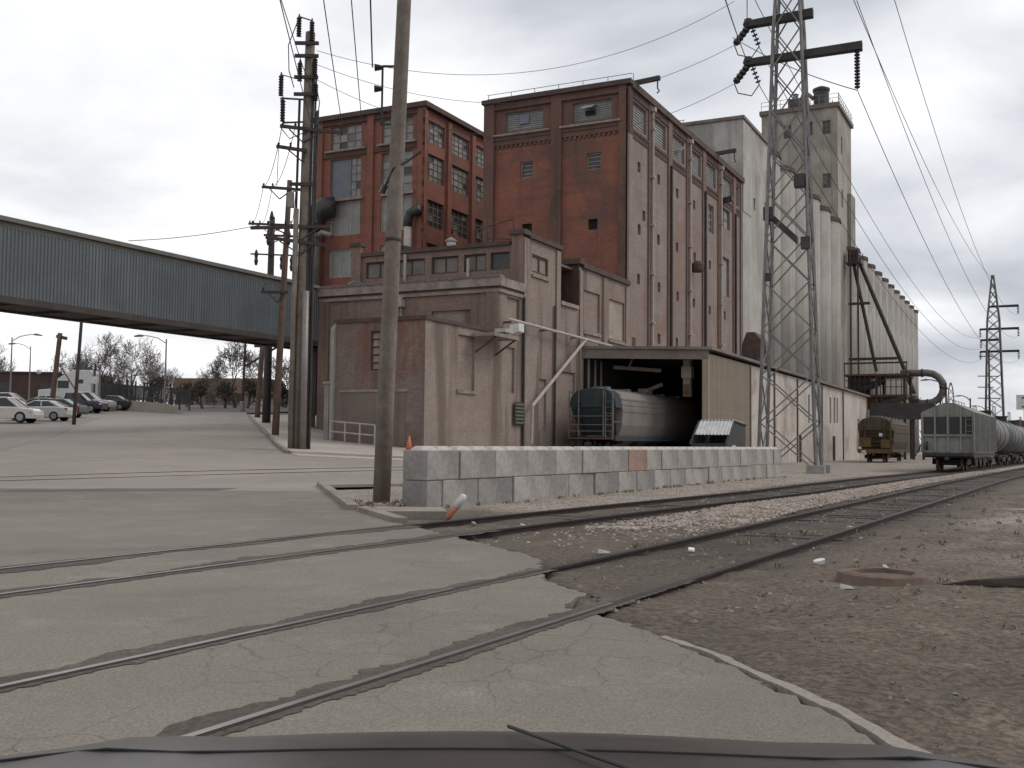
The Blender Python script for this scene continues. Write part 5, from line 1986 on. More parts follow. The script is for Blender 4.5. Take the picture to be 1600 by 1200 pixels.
def cobra(name, label, base, h, arm_x, mat='duct', r=.1, group=None):
    t = thing(name, label, 'street lamp', base, 0, group)
    MB().tube([(0, 0, -.2), (0, 0, h)], [r, r * .6], 8).build('pole', M[mat], t)
    MB().tube([(0, 0, h - .4), (arm_x * .35, 0, h + .1), (arm_x * .75, 0, h + .3), (arm_x, 0, h + .32)], r * .4, 6).build('arm', M[mat], t)
    s = 1 if arm_x > 0 else -1
    MB().prism([(arm_x - s * .1, h + .38), (arm_x + s * .25, h + .42), (arm_x + s * .75, h + .28), (arm_x + s * .7, h + .18), (arm_x, h + .22)], -.15, .15, 'y').build('lamp_head', M['duct'], t)
    return t


def at(px, py, D):
    """world point on the sight line of the survey photo at depth D (used to look up measured places)"""
    dv = fw + rt * ((px - 800) / 1660) - up * ((py - 600) / 1660)
    return Vector((0, 0, 1.3)) + dv * (D / dv.y)


for lb, px, py, D, ax, mt in (
        ('grey street lamp with long arm over the road beyond the bridge', 260, 530, 100, -2.3, 'duct'),
        ('grey street lamp with arm pointing right behind the parked cars', 19, 527, 112, 2.4, 'duct'),
        ('pale far street lamp arm half hidden by the rusty pole in the lot', 48, 541, 130, -2.0, 'duct'),
        ('dark street lamp above the grey hopper wagon with arm to the left', 1478, 598, 120, -2.1, 'wood_dark'),
        ('smaller dark street lamp standing left of the far lattice tower', 1516, 622, 150, -1.4, 'wood_dark'),
        ('tiny street lamp just left of the far lattice tower foot', 1540, 637, 190, -1.8, 'wood_dark')):
    p = at(px, py, D)
    g = gh(p.x, p.y)
    cobra('street_lamp', lb, (p.x, p.y, g), p.z - g, ax, mt, .11 if mt == 'duct' else .17, 'street lamps')

# rusty pole in the lot, thin pole behind bridge, light pole under bridge
RP, d = lean_pole('lot_pole', 'rust-brown wooden pole with a side fitting behind the parked cars', 'pole', (-41.2, 95, gh(-41.2, 95)), (-40.6, 95, 10.6), .24, .2, 'wood_red')
MB().bar((.3, 0, 6.9), (1.2, 0, 6.7), .25, .3).build('fitting', M['wood_dark'], RP)
MB().bar((.9, -.1, 4.0), (3.4, -.2, .3), .09).build('guy_guard', M['yellow'], RP)
TP, d = lean_pole('light_pole', 'thin dark pole at the edge of the parking lot', 'pole', (-29.0, 70.4, gh(-29.0, 70.4)), (-28.6, 70.4, 11.2), .13, .09, 'wood_dark')
MB().bar((-.1, 0, 8.9), (1.2, 0, 9.1), .08).build('arm', M['wood_dark'], TP)
UP, d = lean_pole('light_pole', 'slim pole with pale foot standing in front of the large bare tree', 'pole', (-27.4, 108, gh(-27.4, 108)), (-27.2, 108, 12.8), .14, .1, 'wood_dark')
MB().lathe([(.28, 0), (.28, .9), (.2, 1.0)], 10).build('foot', M['concrete'], UP)
UP2, d = lean_pole('utility_pole', 'far dark pole seen between the columns under the bridge', 'utility pole', (-22.6, 102, gh(-22.6, 102)), (-22.4, 102, 11.3), .16, .12, 'steel_dark')
MB().bar((.3, 0, 6.6), (-3.2, 0, 4.4), .18).build('strut', M['steel_dark'], UP2)
MB().box(-.3, .5, -.2, .2, 6.3, 6.9).build('transformer', M['steel_dark'], UP2)


# ------------------------------------------------------------------ lattice towers
def lattice(label, base, rz, hgt, bw, tw, waist, arms, panels=11, mt='steel', thick=.13, group='lattice towers', dead=False, footing=True):
    t = thing('lattice_tower', label, 'pylon', base, rz, group)

    def half(z):
        if z < waist:
            return (bw + (tw - bw) * z / waist) / 2
        return (tw + (.25 - tw) * max(0, (z - waist)) / (hgt - waist)) / 2

    crn = [(-1, -1), (1, -1), (1, 1), (-1, 1)]
    zs = [0]
    k = panels
    for i in range(k):
        zs.append(hgt * (1 - (1 - (i + 1) / k) ** 1.15) if i < k - 1 else hgt)
    for sx, sy in crn:
        mb = MB()
        for a, b in zip(zs[:-1], zs[1:]):
            mb.bar((sx * half(a), sy * half(a), a), (sx * half(b), sy * half(b), b), thick)
        mb.build('leg', M[mt], t)
    mb = MB()
    for a, b in zip(zs[:-1], zs[1:]):
        ha, hb = half(a), half(b)
        for (x0, y0), (x1, y1) in zip(crn, crn[1:] + crn[:1]):
            mb.bar((x0 * ha, y0 * ha, a), (x1 * hb, y1 * hb, b), thick * .5, thick * .5)
            mb.bar((x1 * ha, y1 * ha, a), (x0 * hb, y0 * hb, b), thick * .5, thick * .5)
    mb.build('bracing', M[mt], t)
    for z, xl, xr, tl in arms:
        mb = MB()
        mb.prism([(xl, z - .16), (xr, z - .16 + tl), (xr, z + .25 + tl), (xl, z + .16)], -.22, .22, 'y')
        mb.build('crossarm', M['steel_dark' if dead else mt], t)
    if footing:
        for sx, sy in crn:
            MB().box(sx * bw / 2 - .42, sx * bw / 2 + .42, sy * bw / 2 - .42, sy * bw / 2 + .42, -.6, .3).build('footing', M['block_dark'], t, bevel=.03)
    return t


TRZ = -radians(22)
TB = Vector((13.9, 53.0, 0.0))
TW = lattice('tall grey lattice power pylon rising beside the end of the block wall', TB, TRZ, 31, 2.75, 1.35, 22.5,
             [(20.9, -2.1, 3.55, .12), (22.9, -2.1, 1.2, .12), (25.6, -2.1, 3.55, .12)], 15, dead=True, thick=.125)


def disc_string(par, p, q, n=12, r=.13):
    p, q = Vector(p), Vector(q)
    mb = MB()
    d = (q - p)
    for i in range(n):
        a, b = p + d * (i + .1) / n, p + d * (i + .55) / n
        mb.tube([a, b], [r, r * .8], 10)
    mb.tube([p, q], .03, 6)
    return mb.build('insulator', M['porcelain'], par)


disc_string(TW, (3.3, 0, 21.0), (3.3, 0, 18.9), 13, .15)
for z in (20.85, 22.85):
    disc_string(TW, (-2.0, 0, z), (-2.65, -.6, z - 1.15), 5, .2)
    disc_string(TW, (-1.9, 0, z), (-1.55, .4, z - 1.0), 5, .15)
    MB().tube([(-2.65, -.6, z - 1.15), (-2.5, -.4, z - 1.6), (-1.9, .1, z - 1.65), (-1.55, .4, z - 1.0)], .03, 6).build('jumper', M['wire'], TW)
    MB().lathe([(.2, z - .1), (.28, z + .1), (.2, z + .35)], 10, (-2.05, 0)).build('arm_cap', M['steel_dark'], TW)
mb = MB()
for a, b, z, s_ in ((-1.0, -.2, 12.6, .5), (.9, -1.0, 10.9, .45), (.6, -.9, 14.0, .5), (-.9, -1.0, 9.4, .3)):
    MB().box(a - s_ / 2, a + s_ / 2, b - s_ / 2, b + s_ / 2, z, z + s_ * 1.3).build('equipment_box', M['duct_dark'], TW, bevel=.02)
MB().prism([(-1.0, 13.1), (.4, 11.7), (.4, 11.3), (-1.0, 12.7)], -.2, .2, 'y').build('cable_tray', M['duct_dark'], TW)

FT = lattice('distant lattice power pylon above the tank wagons', Vector((83.2, 183, -.6)), TRZ, 31.6, 3.2, 1.9, 24, [(18.3, -2.2, 4.0, 0), (20.3, -2.1, .8, 0), (22.2, -2.2, 4.0, 0), (26.1, -.7, 4.0, 0)], 17, dead=True, thick=.2)
for z, xs_ in ((18.2, (-2.1, 3.9)), (22.1, (-2.1, 3.9)), (26.0, (3.9,)), (20.2, (-2.0,))):
    for x in xs_:
        disc_string(FT, (x, 0, z), (x, 0, z - 1.3), 5, .2)
F2 = thing('line_pole', 'far slender line pole with short arms just left of the distant pylon', 'utility pole', (108, 240, -.8))
MB().tube([(0, 0, 0), (0, 0, 24)], [.3, .2], 8).build('pole', M['steel_dark'], F2)
mb = MB()
for z, a, b in ((22.5, -2.2, .6), (18, -2.6, 2.2), (15.5, -2.6, 1.0), (13, -2.6, 2.4)):
    mb.bar((a, 0, z), (b, 0, z), .2)
build_each(mb, 'arm', M['steel_dark'], F2)
F3 = lattice('tiny lattice mast on the horizon above the hopper wagon', Vector((at(1486, 640, 330).x, 330, -1)), TRZ, 22, 4, 1.2, 20, [], 9, mt='steel', thick=.25, footing=False)


# ------------------------------------------------------------------ wires
def wire(label, p, q, sag, r=.018, n=18, mid=None):
    p, q = Vector(p), Vector(q)
    pts = []
    for i in range(n + 1):
        t = i / n
        a = p.lerp(q, t)
        a.z -= sag * 4 * t * (1 - t)
        pts.append(a)
    o = MB().tube(pts, r, 5, cap=False).build('power_line', M['wire'], smooth=True)
    return tag(o, label, 'wire', 'overhead wires')


TR = Matrix.Rotation(TRZ, 3, 'Z')


def tw(x, y, z):
    return TB + TR @ Vector((x, y, z))


def ft(x, y, z):
    return Vector((83.2, 183, -.6)) + TR @ Vector((x, y, z))


PBw = Vector((-9.6, 48.2, 0))
L1 = tw(-2.65, -.6, 21.7)
L0 = tw(-2.65, -.6, 19.7)
wire('upper sagging wire from the terminal pole top to above the near pylon arm', (-9.2, 48.2, 19.25), tw(-2.65, -.6, 24.0), 2.3, .013, n=26)
wire('middle sagging wire from the terminal pole to the upper pylon insulator', (-9.2, 48.2, 18.6), L1, 2.4, .013, n=26)
wire('lower sagging wire from the terminal pole to the lower pylon insulator', (-9.2, 48.2, 17.9), L0, 2.8, .013, n=26)
# lines coming from overhead behind the camera
wire('leftmost overhead wire dropping from the sky to the terminal pole top', (-4.6, 8, 13.5), (-9.45, 48.2, 17.5), .3)
wire('overhead wire dropping to the terminal pole beside the leftmost one', (-4.0, 8, 13.4), (-9.2, 48.2, 15.2), .3)
wire('overhead wire running left of the foreground pole to the crossarm end', (-2.9, 9, 13.2), (-7.9, 48.2, 15.5), .3)
wire('overhead wire crossing behind the foreground pole to the crossarm', (-2.2, 9, 13.2), (-7.2, 50, 15.5), .3)
wire('thin wire close to the foreground pole top left side', (-1.6, 9, 12.6), (-3.3, 24.1, 9.9), .1)
for k_, (xa, xb, za) in enumerate(((-10.7, -14.4, 15.75), (-10.1, -13.9, 15.7), (-10.85, -13.6, 14.8))):
    wire(['outer', 'middle', 'inner'][k_] + ' wire from the terminal pole crossarm down to the reddish pole', (xa, 48.2, za), (xb + .4, 58.3, 15.3), .8)
for k_, (xa, xb) in enumerate(((-13.9, -18.6), (-13.4, -17.9), (-12.1, -15.7))):
    wire(['left', 'centre', 'right'][k_] + ' wire from the reddish pole to the black pole behind the bridge', (xa, 58.3, 15.4), (xb, 74.2, 16.6), .8)
wire('single thin wire crossing the sky above the covered bridge', (-19.0, 52, 11.0), (-11.3, 48.4, 11.2), .15)
# pylon to pylon
wire('lower left phase wire between the two pylons', tw(-1.55, .4, 19.8), ft(-2.1, 0, 16.9), 5.0, .02, 30)
wire('upper left phase wire between the two pylons', tw(-1.55, .4, 21.8), ft(-2.0, 0, 18.9), 5.0, .02, 30)
wire('top left phase wire between the two pylons', tw(-1.8, 0, 24.4), ft(-2.1, 0, 20.8), 5.0, .02, 30)
wire('lower right phase wire hanging from the insulator string between pylons', tw(3.3, 0, 18.85), ft(3.9, 0, 16.9), 5.0, .02, 30)
wire('upper right phase wire between the two pylons', tw(3.3, 0, 23.4), ft(3.9, 0, 20.8), 5.0, .02, 30)
wire('top right phase wire between the two pylons', tw(4.3, 0, 26.2), ft(3.9, 0, 24.7), 5.0, .02, 30)
wire('earth wire between the tips of the two pylons', tw(1.0, 0, 29.5), ft(0, 0, 31), 3.0, .025, 30)
wire('wire from the lower right pylon insulator back behind the lattice', tw(3.3, 0, 18.85), tw(-5, 12, 27.0), .3, .025)
wire('wire from the near pylon lower arm up to the top edge of the view', tw(-2.1, 0, 21.0), (2.0, 15, 11.2), .3, .022)
wire('wire from the near pylon upper arm up out of view', tw(-2.1, 0, 23.0), (4.0, 18, 14.0), .3, .022)

# ------------------------------------------------------------------ railway wagons
def bogie(par, x, gz):
    """two-axle bogie; parts inside wagon: wheels + frame, x along the car"""
    fr = MB()
    for sy in (-1, 1):
        fr.prism([(x - 1.25, .55), (x - .8, .75), (x + .8, .75), (x + 1.25, .55), (x + 1.0, .4), (x - 1.0, .4)], sy * .95 - .08, sy * .95 + .08, 'y')
    fr.box(x - .25, x + .25, -1.0, 1.0, .45, .7)
    b = fr.build('bogie', M['steel_dark'], par)
    for dx in (-.88, .88):
        for sy in (-1, 1):
            MB().tube([(x + dx, sy * .72 - .07, .44), (x + dx, sy * .72 + .07, .44)], .44, 18).build('wheel', M['rust'], b)
        MB().tube([(x + dx, -.7, .44), (x + dx, .7, .44)], .08, 8).build('axle', M['steel_dark'], b)


def ladder(par, x, y, z0, z1, w=.45, mat='steel', axis='y'):
    mb = MB()
    for s in (-.5, .5):
        p = (x, y + s * w, z0) if axis == 'y' else (x + s * w, y, z0)
        q = (x, y + s * w, z1) if axis == 'y' else (x + s * w, y, z1)
        mb.bar(p, q, .05)
    n = int((z1 - z0) / .38)
    for i in range(1, n):
        z = z0 + i * .38
        if axis == 'y':
            mb.bar((x, y - w / 2, z), (x, y + w / 2, z), .03)
        else:
            mb.bar((x - w / 2, y, z), (x + w / 2, y, z), .03)
    return mb.build('ladder', M[mat], par)


def hopper_round(label, loc, rz, mbody, mend, ln=15.0, mrail='steel'):
    """covered hopper with curved sides, end slope sheets and end platform; x runs back from the near end"""
    t = thing('covered_hopper_wagon', label, 'rail wagon', loc, rz, 'rail wagons')
    # cross-section: rounded
    sec = [(-1.35, 1.25), (-1.6, 2.0), (-1.62, 3.1), (-1.5, 3.75), (-1.15, 4.15), (-.5, 4.32), (.5, 4.32), (1.15, 4.15), (1.5, 3.75), (1.62, 3.1), (1.6, 2.0), (1.35, 1.25)]
    mb = MB()
    n = len(sec)
    xs_ = [1.5, ln - 1.5]
    mb.v = [(x, y, z) for x in xs_ for y, z in sec]
    for i in range(n):
        j = (i + 1) % n
        mb.f.append((i, j, n + j, n + i))
    mb.f.append(tuple(range(n - 1, -1, -1)))
    mb.f.append(tuple(range(n, 2 * n)))
    mb.build('body', mbody, t)
    mb = MB()
    for z in (2.9, 3.3, 3.65):                 # upper side stiffeners
        for s in (-1, 1):
            yy = s * interp(z, [2.0, 3.1, 3.75, 4.15], [1.6, 1.62, 1.5, 1.15])
            mb.bar((1.5, yy, z), (ln - 1.5, yy, z), .07, .06)
    mb.build('side_ribs', mbody, t)
    mb = MB()
    for s in (-1, 1):
        mb.box(.4, ln - .4, s * 1.5 - .1, s * 1.5 + .1, 1.0, 1.28)
    mb.build('side_sill', mend, t)
    # near end: hood panel, slope sheet, ribs
    mb = MB()
    sec2 = [(y * .99, z) for y, z in sec if z > 3.0]
    mb.v = [(.45, y, z) for y, z in sec2] + [(1.5, y, z) for y, z in sec2]
    k = len(sec2)
    mb.f = [tuple(range(k)), tuple(range(2 * k - 1, k - 1, -1))] + [(i, (i + 1) % k, k + (i + 1) % k, k + i) for i in range(k)]
    mb.build('end_hood', mend, t)
    mb = MB()
    mb.add([(.47, -1.5, 3.05), (.47, 1.5, 3.05), (1.52, 1.2, 1.3), (1.52, -1.2, 1.3)], [(0, 1, 2, 3)])
    mb.build('slope_sheet', mend, t, recalc=False)
    mb = MB()
    for y in (-.9, .9):
        mb.prism([(.3, 3.2), (.44, 4.1), (.44, 3.0), (1.45, 1.3), (.9, 1.3)], y - .07, y + .07, 'y')
    build_each(mb, 'end_rib', M['steel_dark'], t)
    # corner posts and rails of the end cage
    mb = MB()
    for y in (-1.5, -.85, .85, 1.5):
        mb.bar((.2, y, 1.25), (.2, y, 4.15), .07)
    for z in (2.0, 2.55, 1.6):
        mb.bar((.2, -1.5, z), (.2, 1.5, z), .045)
    for s in (-1, 1):
        mb.bar((.2, s * 1.5, 4.15), (1.5, s * 1.5, 3.9), .06)
        mb.bar((.2, s * 1.5, 2.2), (1.5, s * 1.55, 2.2), .045)
    mb.build('end_cage', M[mrail], t)
    MB().box(0, 1.6, -1.5, 1.5, 1.08, 1.2).build('platform', M['rust'], t)
    ladder(t, .24, -1.2, 1.2, 4.1, .45, mrail)
    MB().tube([(-.55, 0, .8), (.1, 0, .8)], .13, 8).build('coupler', M['steel_dark'], t)
    mb = MB()
    mb.box(.8, ln - .8, -.25, .25, 4.34, 4.4)
    for i in range(5):
        x = 2 + i * (ln - 4) / 4
        mb.box(x - .3, x + .3, -.5, .5, 4.28, 4.5)
    mb.build('roof_walk', M['steel'], t)
    for x in (2.2, ln - 2.2):
        bogie(t, x, 0)
    mb = MB()
    for x in (4.5, 7.5, 10.5):
        mb.add([(x - 1.3, -1.2, 1.26), (x + 1.3, -1.2, 1.26), (x + 1.3, 1.2, 1.26), (x - 1.3, 1.2, 1.26), (x - .4, -.4, .45), (x + .4, -.4, .45), (x + .4, .4, .45), (x - .4, .4, .45)],
               [(0, 3, 2, 1), (4, 5, 6, 7), (0, 1, 5, 4), (1, 2, 6, 5), (2, 3, 7, 6), (3, 0, 4, 7)])
    build_each(mb, 'outlet_bay', M['steel_dark'], t)
    return t


m_teal = worn('teal_end_paint', (.034, .055, .064), (.025, .04, .048), 1.0, streak=(.09, .06, .045), sk=.4, coord='Object')
m_silver = worn('silver_wagon_side', (.235, .21, .19), (.18, .16, .147), .6, streak=(.12, .10, .088), sk=.4, coord='Object', rough=.55)
HP = W(1.25 + 1.65, -14.6, .45)
hopper_round('silver covered hopper wagon with teal cage end standing in the dark shed', (HP.x, HP.y, .42), pi / 2 - AZ, m_silver, m_teal, 19)

# brown hopper with yellow cage
m_brown = worn('brown_wagon', (.10, .075, .05), (.06, .046, .034), .9, streak=(.13, .085, .045), sk=.5, coord='Object')
D_ = 101
p = at(1366, 716, D_)
BHz = gh(p.x, p.y) - .1
hb_ = hopper_round('brown covered hopper wagon with yellow cage end under the black conveyor', (p.x, p.y, BHz), pi / 2 - AZ, m_brown, m_brown, 15, 'yellow')
mb = MB()
mb.box(.02, .12, .3, 1.4, 1.5, 2.4)
mb.box(.02, .12, -1.4, -.6, 1.4, 2.2)
mb.box(-.02, .1, -1.5, 1.5, .9, 1.3)
mb.build('end_panel', M['yellow'], hb_)
MB().box(-.03, .01, -.75, -.45, 2.5, 2.8).build('marker_plate', M['white'], hb_)
MB().box(-.03, .01, .75, 1.15, .95, 1.15).build('marker_plate', M['white'], hb_)

# grey rib-ended hopper on the middle track
m_grey = worn('grey_wagon', (.28, .28, .25), (.21, .21, .185), .8, streak=(.10, .085, .07), sk=.55, coord='Object', rough=.6)
s0 = 63.0
gx, gy = trk(s0, o2(s0))
gz_ = gh(gx, gy)
GH_ = thing('covered_hopper_wagon', 'grey boxy hopper wagon with four dark end panels on the middle track', 'rail wagon', (gx, gy, gz_), atan2(TT.y, TT.x), 'rail wagons')
GH_.scale = (.9, .88, .87)
ln = 14.5
mb = MB()
mb.prism([(-1.55, 1.15), (1.55, 1.15), (1.55, 3.75), (.5, 4.25), (-.5, 4.25), (-1.55, 3.75)], .3, ln - .3, 'x')
mb.build('body', m_grey, GH_)
mb = MB()
for i in range(18):
    x = .6 + i * (ln - 1.2) / 17
    for s in (-1, 1):
        mb.box(x - .05, x + .05, s * 1.55, s * 1.64, 1.2, 3.72)
build_each(mb, 'side_post', m_grey, GH_)
for y in (-1.13, -.39, .39, 1.13):
    MB().box(.27, .3, y - .29, y + .29, 2.35, 3.45).build('end_panel', M['steel_dark'], GH_)
mb = MB()
for y in (-1.5, -.76, 0, .76, 1.5):
    mb.box(.16, .3, y - .045, y + .045, 1.2, 3.6 if abs(y) > 1 else 4.1)
mb.box(.16, .29, -1.5, 1.5, 2.2, 2.32)
build_each(mb, 'end_post', m_grey, GH_)
mb = MB()
mb.box(.3, ln - .3, -1.5, 1.5, .85, 1.148)
mb.box(.0, .3, -1.5, 1.5, .95, 1.12)
mb.build('underframe', M['steel_dark'], GH_)
mb = MB()
mb.tube([(.2, 1.3, 1.6), (.2, 1.2, 1.6)], .28, 14)
mb.build('hand_brake', M['steel_dark'], GH_)
MB().tube([(-.55, 0, .8), (.2, 0, .8)], .13, 8).build('coupler', M['steel_dark'], GH_)
mb = MB()
mb.box(.5, ln - .5, -.35, .35, 4.26, 4.34)
for x in [.6 + i * 1.7 for i in range(8)]:
    mb.bar((x, .35, 4.3), (x, .35, 4.75), .04)
mb.bar((.6, .35, 4.75), (12.5, .35, 4.75), .04)
mb.build('roof_walk', M['steel'], GH_)
ladder(GH_, .12, -1.25, 1.0, 3.7, .4)
for x in (2.0, ln - 2.0):
    bogie(GH_, x, 0)
mb = MB()
for x in (4.6, 7.2, 9.8):
    mb.prism([(x - 1.2, .85), (x + 1.2, .85), (x + .4, .3), (x - .4, .3)], -1.2, 1.2, 'y')
build_each(mb, 'outlet_bay', M['steel_dark'], GH_)


def tank_wagon(label, s, mat, ln=13.0):
    x_, y_ = trk(s, o2(s))
    t = thing('tank_wagon', label, 'rail wagon', (x_, y_, gh(x_, y_)), atan2(TT.y, TT.x), 'rail wagons')
    pts, rs = [], []
    for i in range(7):
        a = pi / 2 * i / 6
        pts.append((1.0 + .7 - .7 * sin(a), 0, 2.55))
        rs.append(max(.02, 1.5 * cos(pi / 2 - a) if False else 1.5 * sin(pi / 2 * (6 - i) / 6) if False else 1.5 * cos(a)))
    pts, rs = pts[::-1], rs[::-1]
    far = [(ln - (p[0]), 0, 2.55) for p in pts[::-1]]
    MB().tube(pts + far, rs + rs[::-1], 24).build('tank', mat, t, smooth=True)
    mb = MB()
    for x in (2.6, ln / 2, ln - 2.6):
        mb.tube([(x - .08, 0, 2.55), (x + .08, 0, 2.55)], 1.53, 24)
    build_each(mb, 'band', M['steel_dark'], t)
    mb = MB()
    mb.lathe([(.5, 4.0), (.5, 4.45), (.6, 4.45), (.6, 4.55)], 14, (ln / 2, 0))
    mb.build('dome', M['steel_dark'], t)
    mb = MB()
    for s_ in (-.7, .7):
        mb.bar((ln / 2 - 1.2, s_, 4.9), (ln / 2 + 1.2, s_, 4.9), .05)
        for x in (-1.2, 0, 1.2):
            mb.bar((ln / 2 + x, s_, 3.9), (ln / 2 + x, s_, 4.9), .05)
    mb.build('railing', M['steel'], t)
    mb = MB()
    mb.box(.2, ln - .2, -.35, .35, .85, 1.05)
    mb.box(.1, .9, -1.4, 1.4, .95, 1.1)
    mb.box(ln - .9, ln - .1, -1.4, 1.4, .95, 1.1)
    mb.build('underframe', M['steel_dark'], t)
    for x in (2.0, ln - 2.0):
        bogie(t, x, 0)
    t.scale = (.97, .9, .88)
    return t


m_tank1 = worn('tank_grey', (.17, .158, .143), (.115, .107, .096), .8, streak=(.09, .07, .055), sk=.5, coord='Object', rough=.5)
m_tank2 = worn('tank_blue', (.13, .14, .15), (.095, .104, .113), .8, streak=(.06, .05, .045), sk=.5, coord='Object', rough=.5)
m_tank3 = worn('tank_white', (.27, .255, .24), (.20, .19, .18), .8, streak=(.12, .1, .09), sk=.5, coord='Object', rough=.5)
m_red = worn('red_wagon', (.13, .06, .048), (.085, .042, .036), .8, coord='Object')
tank_wagon('weathered grey tank wagon coupled behind the grey boxy hopper', s0 + 14.2, m_tank1)
tank_wagon('blue-grey tank wagon, the second tank in the train', s0 + 27.6, m_tank2)
tank_wagon('pale tank wagon, the third tank in the train', s0 + 41, m_tank3)
x_, y_ = trk(s0 + 54.6, o2(s0 + 54.6))
RX = thing('box_wagon', 'dark red box wagon at the far end of the train', 'rail wagon', (x_, y_, gh(x_, y_)), atan2(TT.y, TT.x), 'rail wagons')
MB().prism([(-1.5, 1.1), (1.5, 1.1), (1.5, 4.0), (0, 4.3), (-1.5, 4.0)], .3, 15, 'x').build('body', m_red, RX)
mb = MB()
for i in range(10):
    mb.box(.8 + i * 1.5, .9 + i * 1.5, -1.56, -1.5, 1.1, 4.0)
build_each(mb, 'side_post', m_red, RX)
for x in (2.3, 13):
    bogie(RX, x, 0)

# ------------------------------------------------------------------ dumpster behind the wall
DP = thing('dumpster', 'dark grey tipping dumpster with slanted mouth half covered by a ribbed white sheet', 'dumpster', (11.0, 56.5, gh(11, 56.5) + .12), radians(58))
m_dk = worn('dumpster_steel', (.075, .072, .072), (.05, .047, .046), 1.0, coord='Object', rough=.6)
mb = MB()
sec = [(-1.5, .35), (-1.5, 1.05), (-.3, 2.25), (1.5, 2.05), (1.5, .35), (1.1, .15), (-1.1, .15)]
# side walls and bottom as an open box
for y in (-.95, .91):
    mb.prism(sec, y, y + .04, 'y')
mb.box(1.44, 1.5, -.91, .91, .35, 2.05)
mb.box(-1.5, -1.44, -.91, .91, .35, 1.05)
mb.box(-1.44, 1.44, -.91, .91, .2, .36)
mb.build('bin', m_dk, DP)
mb = MB()
mb.bar((-1.52, -.97, 1.05), (-.3, -.97, 2.28), .09)
mb.bar((-1.52, .97, 1.05), (-.3, .97, 2.28), .09)
mb.bar((-.3, -.97, 2.28), (1.52, -.97, 2.08), .08)
mb.bar((-.3, .97, 2.28), (1.52, .97, 2.08), .08)
mb.bar((-1.52, -.97, 1.05), (-1.52, .97, 1.05), .08)
mb.bar((-.3, -.97, 2.28), (-.3, .97, 2.28), .08)
mb.build('rim', M['steel_dark'], DP)
mb = MB()
n_ = 10
rows_ = []
for i in range(n_ * 2 + 1):
    y = -1.02 + 1.3 * 1.5 * i / (n_ * 2) * .99
    h = .05 if i % 2 else 0
    rows_.append((y, h))
def slope(x, h):
    return (x, 1.13 + (x + 1.5) * .98 + h) if x <= -.3 else (x, 2.33 - (x + .3) * .11 + h)
for (y0, h0), (y1, h1) in zip(rows_[:-1], rows_[1:]):
    for xa, xb in ((-1.1, -.3), (-.3, 1.2)):
        a0, a1, b0, b1 = slope(xa, h0), slope(xb, h0), slope(xa, h1), slope(xb, h1)
        mb.add([(a0[0], y0, a0[1]), (a1[0], y0, a1[1]), (b1[0], y1, b1[1]), (b0[0], y1, b0[1])], [(0, 1, 2, 3)])
mb.build('cover_sheet', M['white'], DP, recalc=False)
MB().box(-.6, -.1, -.99, -.955, .8, 1.0).build('label_plate', M['white'], DP)
mb = MB()
for x in (-.9, .9):
    mb.box(x - .12, x + .12, -.9, .9, 0, .15)
build_each(mb, 'skid', M['steel_dark'], DP)
MB().box(-1.3, -.2, -1.0, -.955, .35, .6).build('stripe_panel', M['yellow'], DP)

# ------------------------------------------------------------------ cone, leaning stub, litter, collar
CO = thing('traffic_cone', 'faded orange traffic cone at the foot of the corner brick block', 'traffic cone', (-4.95, 51.6, gh(-4.95, 51.6) + .11))
MB().lathe([(.17, .05), (.03, .74), (.0, .75)], 14).build('cone', M['orange'], CO, smooth=True)
MB().box(-.22, .22, -.22, .22, 0, .05).build('base', M['orange'], CO, bevel=.01)
MK = thing('leaning_stub', 'short leaning orange and white shape by the near end of the block wall', 'marker post', (-1.12, 18.6, -.08))
mdir = Vector((.30, 0, .42))  # leaning tube, orange at the foot and white above
MB().tube([(0, 0, 0), mdir * .2 / .5, mdir * .3 / .5], [.04, .055, .06], 10).build('orange_foot', M['orange'], MK, smooth=True)
MB().tube([mdir * .26 / .5, mdir * .8, mdir, mdir * 1.06], [.064, .07, .062, .03], 10).build('white_top', M['white'], MK, smooth=True)

CLR = thing('manhole_collar', 'low round rusty concrete collar in the dirt right of the nearest track', 'manhole', (3.68, 10.55, -.10))
pr = []
mb = MB()
mb.lathe([(.50, -.1), (.46, .04), (.42, .145), (.38, .16), (.30, .155), (.28, .10), (.0, .09)], 26)
r_ = random.Random(2)
mb.v = [(x * (1 + .03 * sin(5 * atan2(y, x)) + r_.uniform(-.015, .015)), y * (1 + .03 * sin(3 * atan2(y, x))), z + r_.uniform(-.008, .008)) for x, y, z in mb.v]
mb.build('ring', worn('rusty_concrete', (.17, .115, .082), (.11, .078, .06), 3, coord='Object'), CLR)
MB().lathe([(.27, .09), (.27, .118), (.05, .125)], 20).build('lid', M['rust'], CLR)
LG = thing('broken_tie', 'dark rotten length of timber half sunk in the dirt near the round collar', 'timber', (4.9, 10.15, -.07), radians(-14))
mb = MB()
mb.tube([(-.75, 0, .0), (-.5, .02, .035), (0, .05, .06), (.5, .02, .07), (.9, .0, .04)], [.045, .065, .085, .09, .07], 7)
mb.v = [(x + r_.uniform(-.02, .02), y + r_.uniform(-.02, .02), z + r_.uniform(-.015, .015)) for x, y, z in mb.v]
mb.build('timber', worn('rotten_wood', (.065, .048, .036), (.04, .03, .024), 4, coord='Object'), LG)
MB().tube([(-.3, .2, .05), (.1, .25, .08), (.6, .22, .05)], [.03, .045, .03], 6).build('splinter', M['wood_dark'], LG)
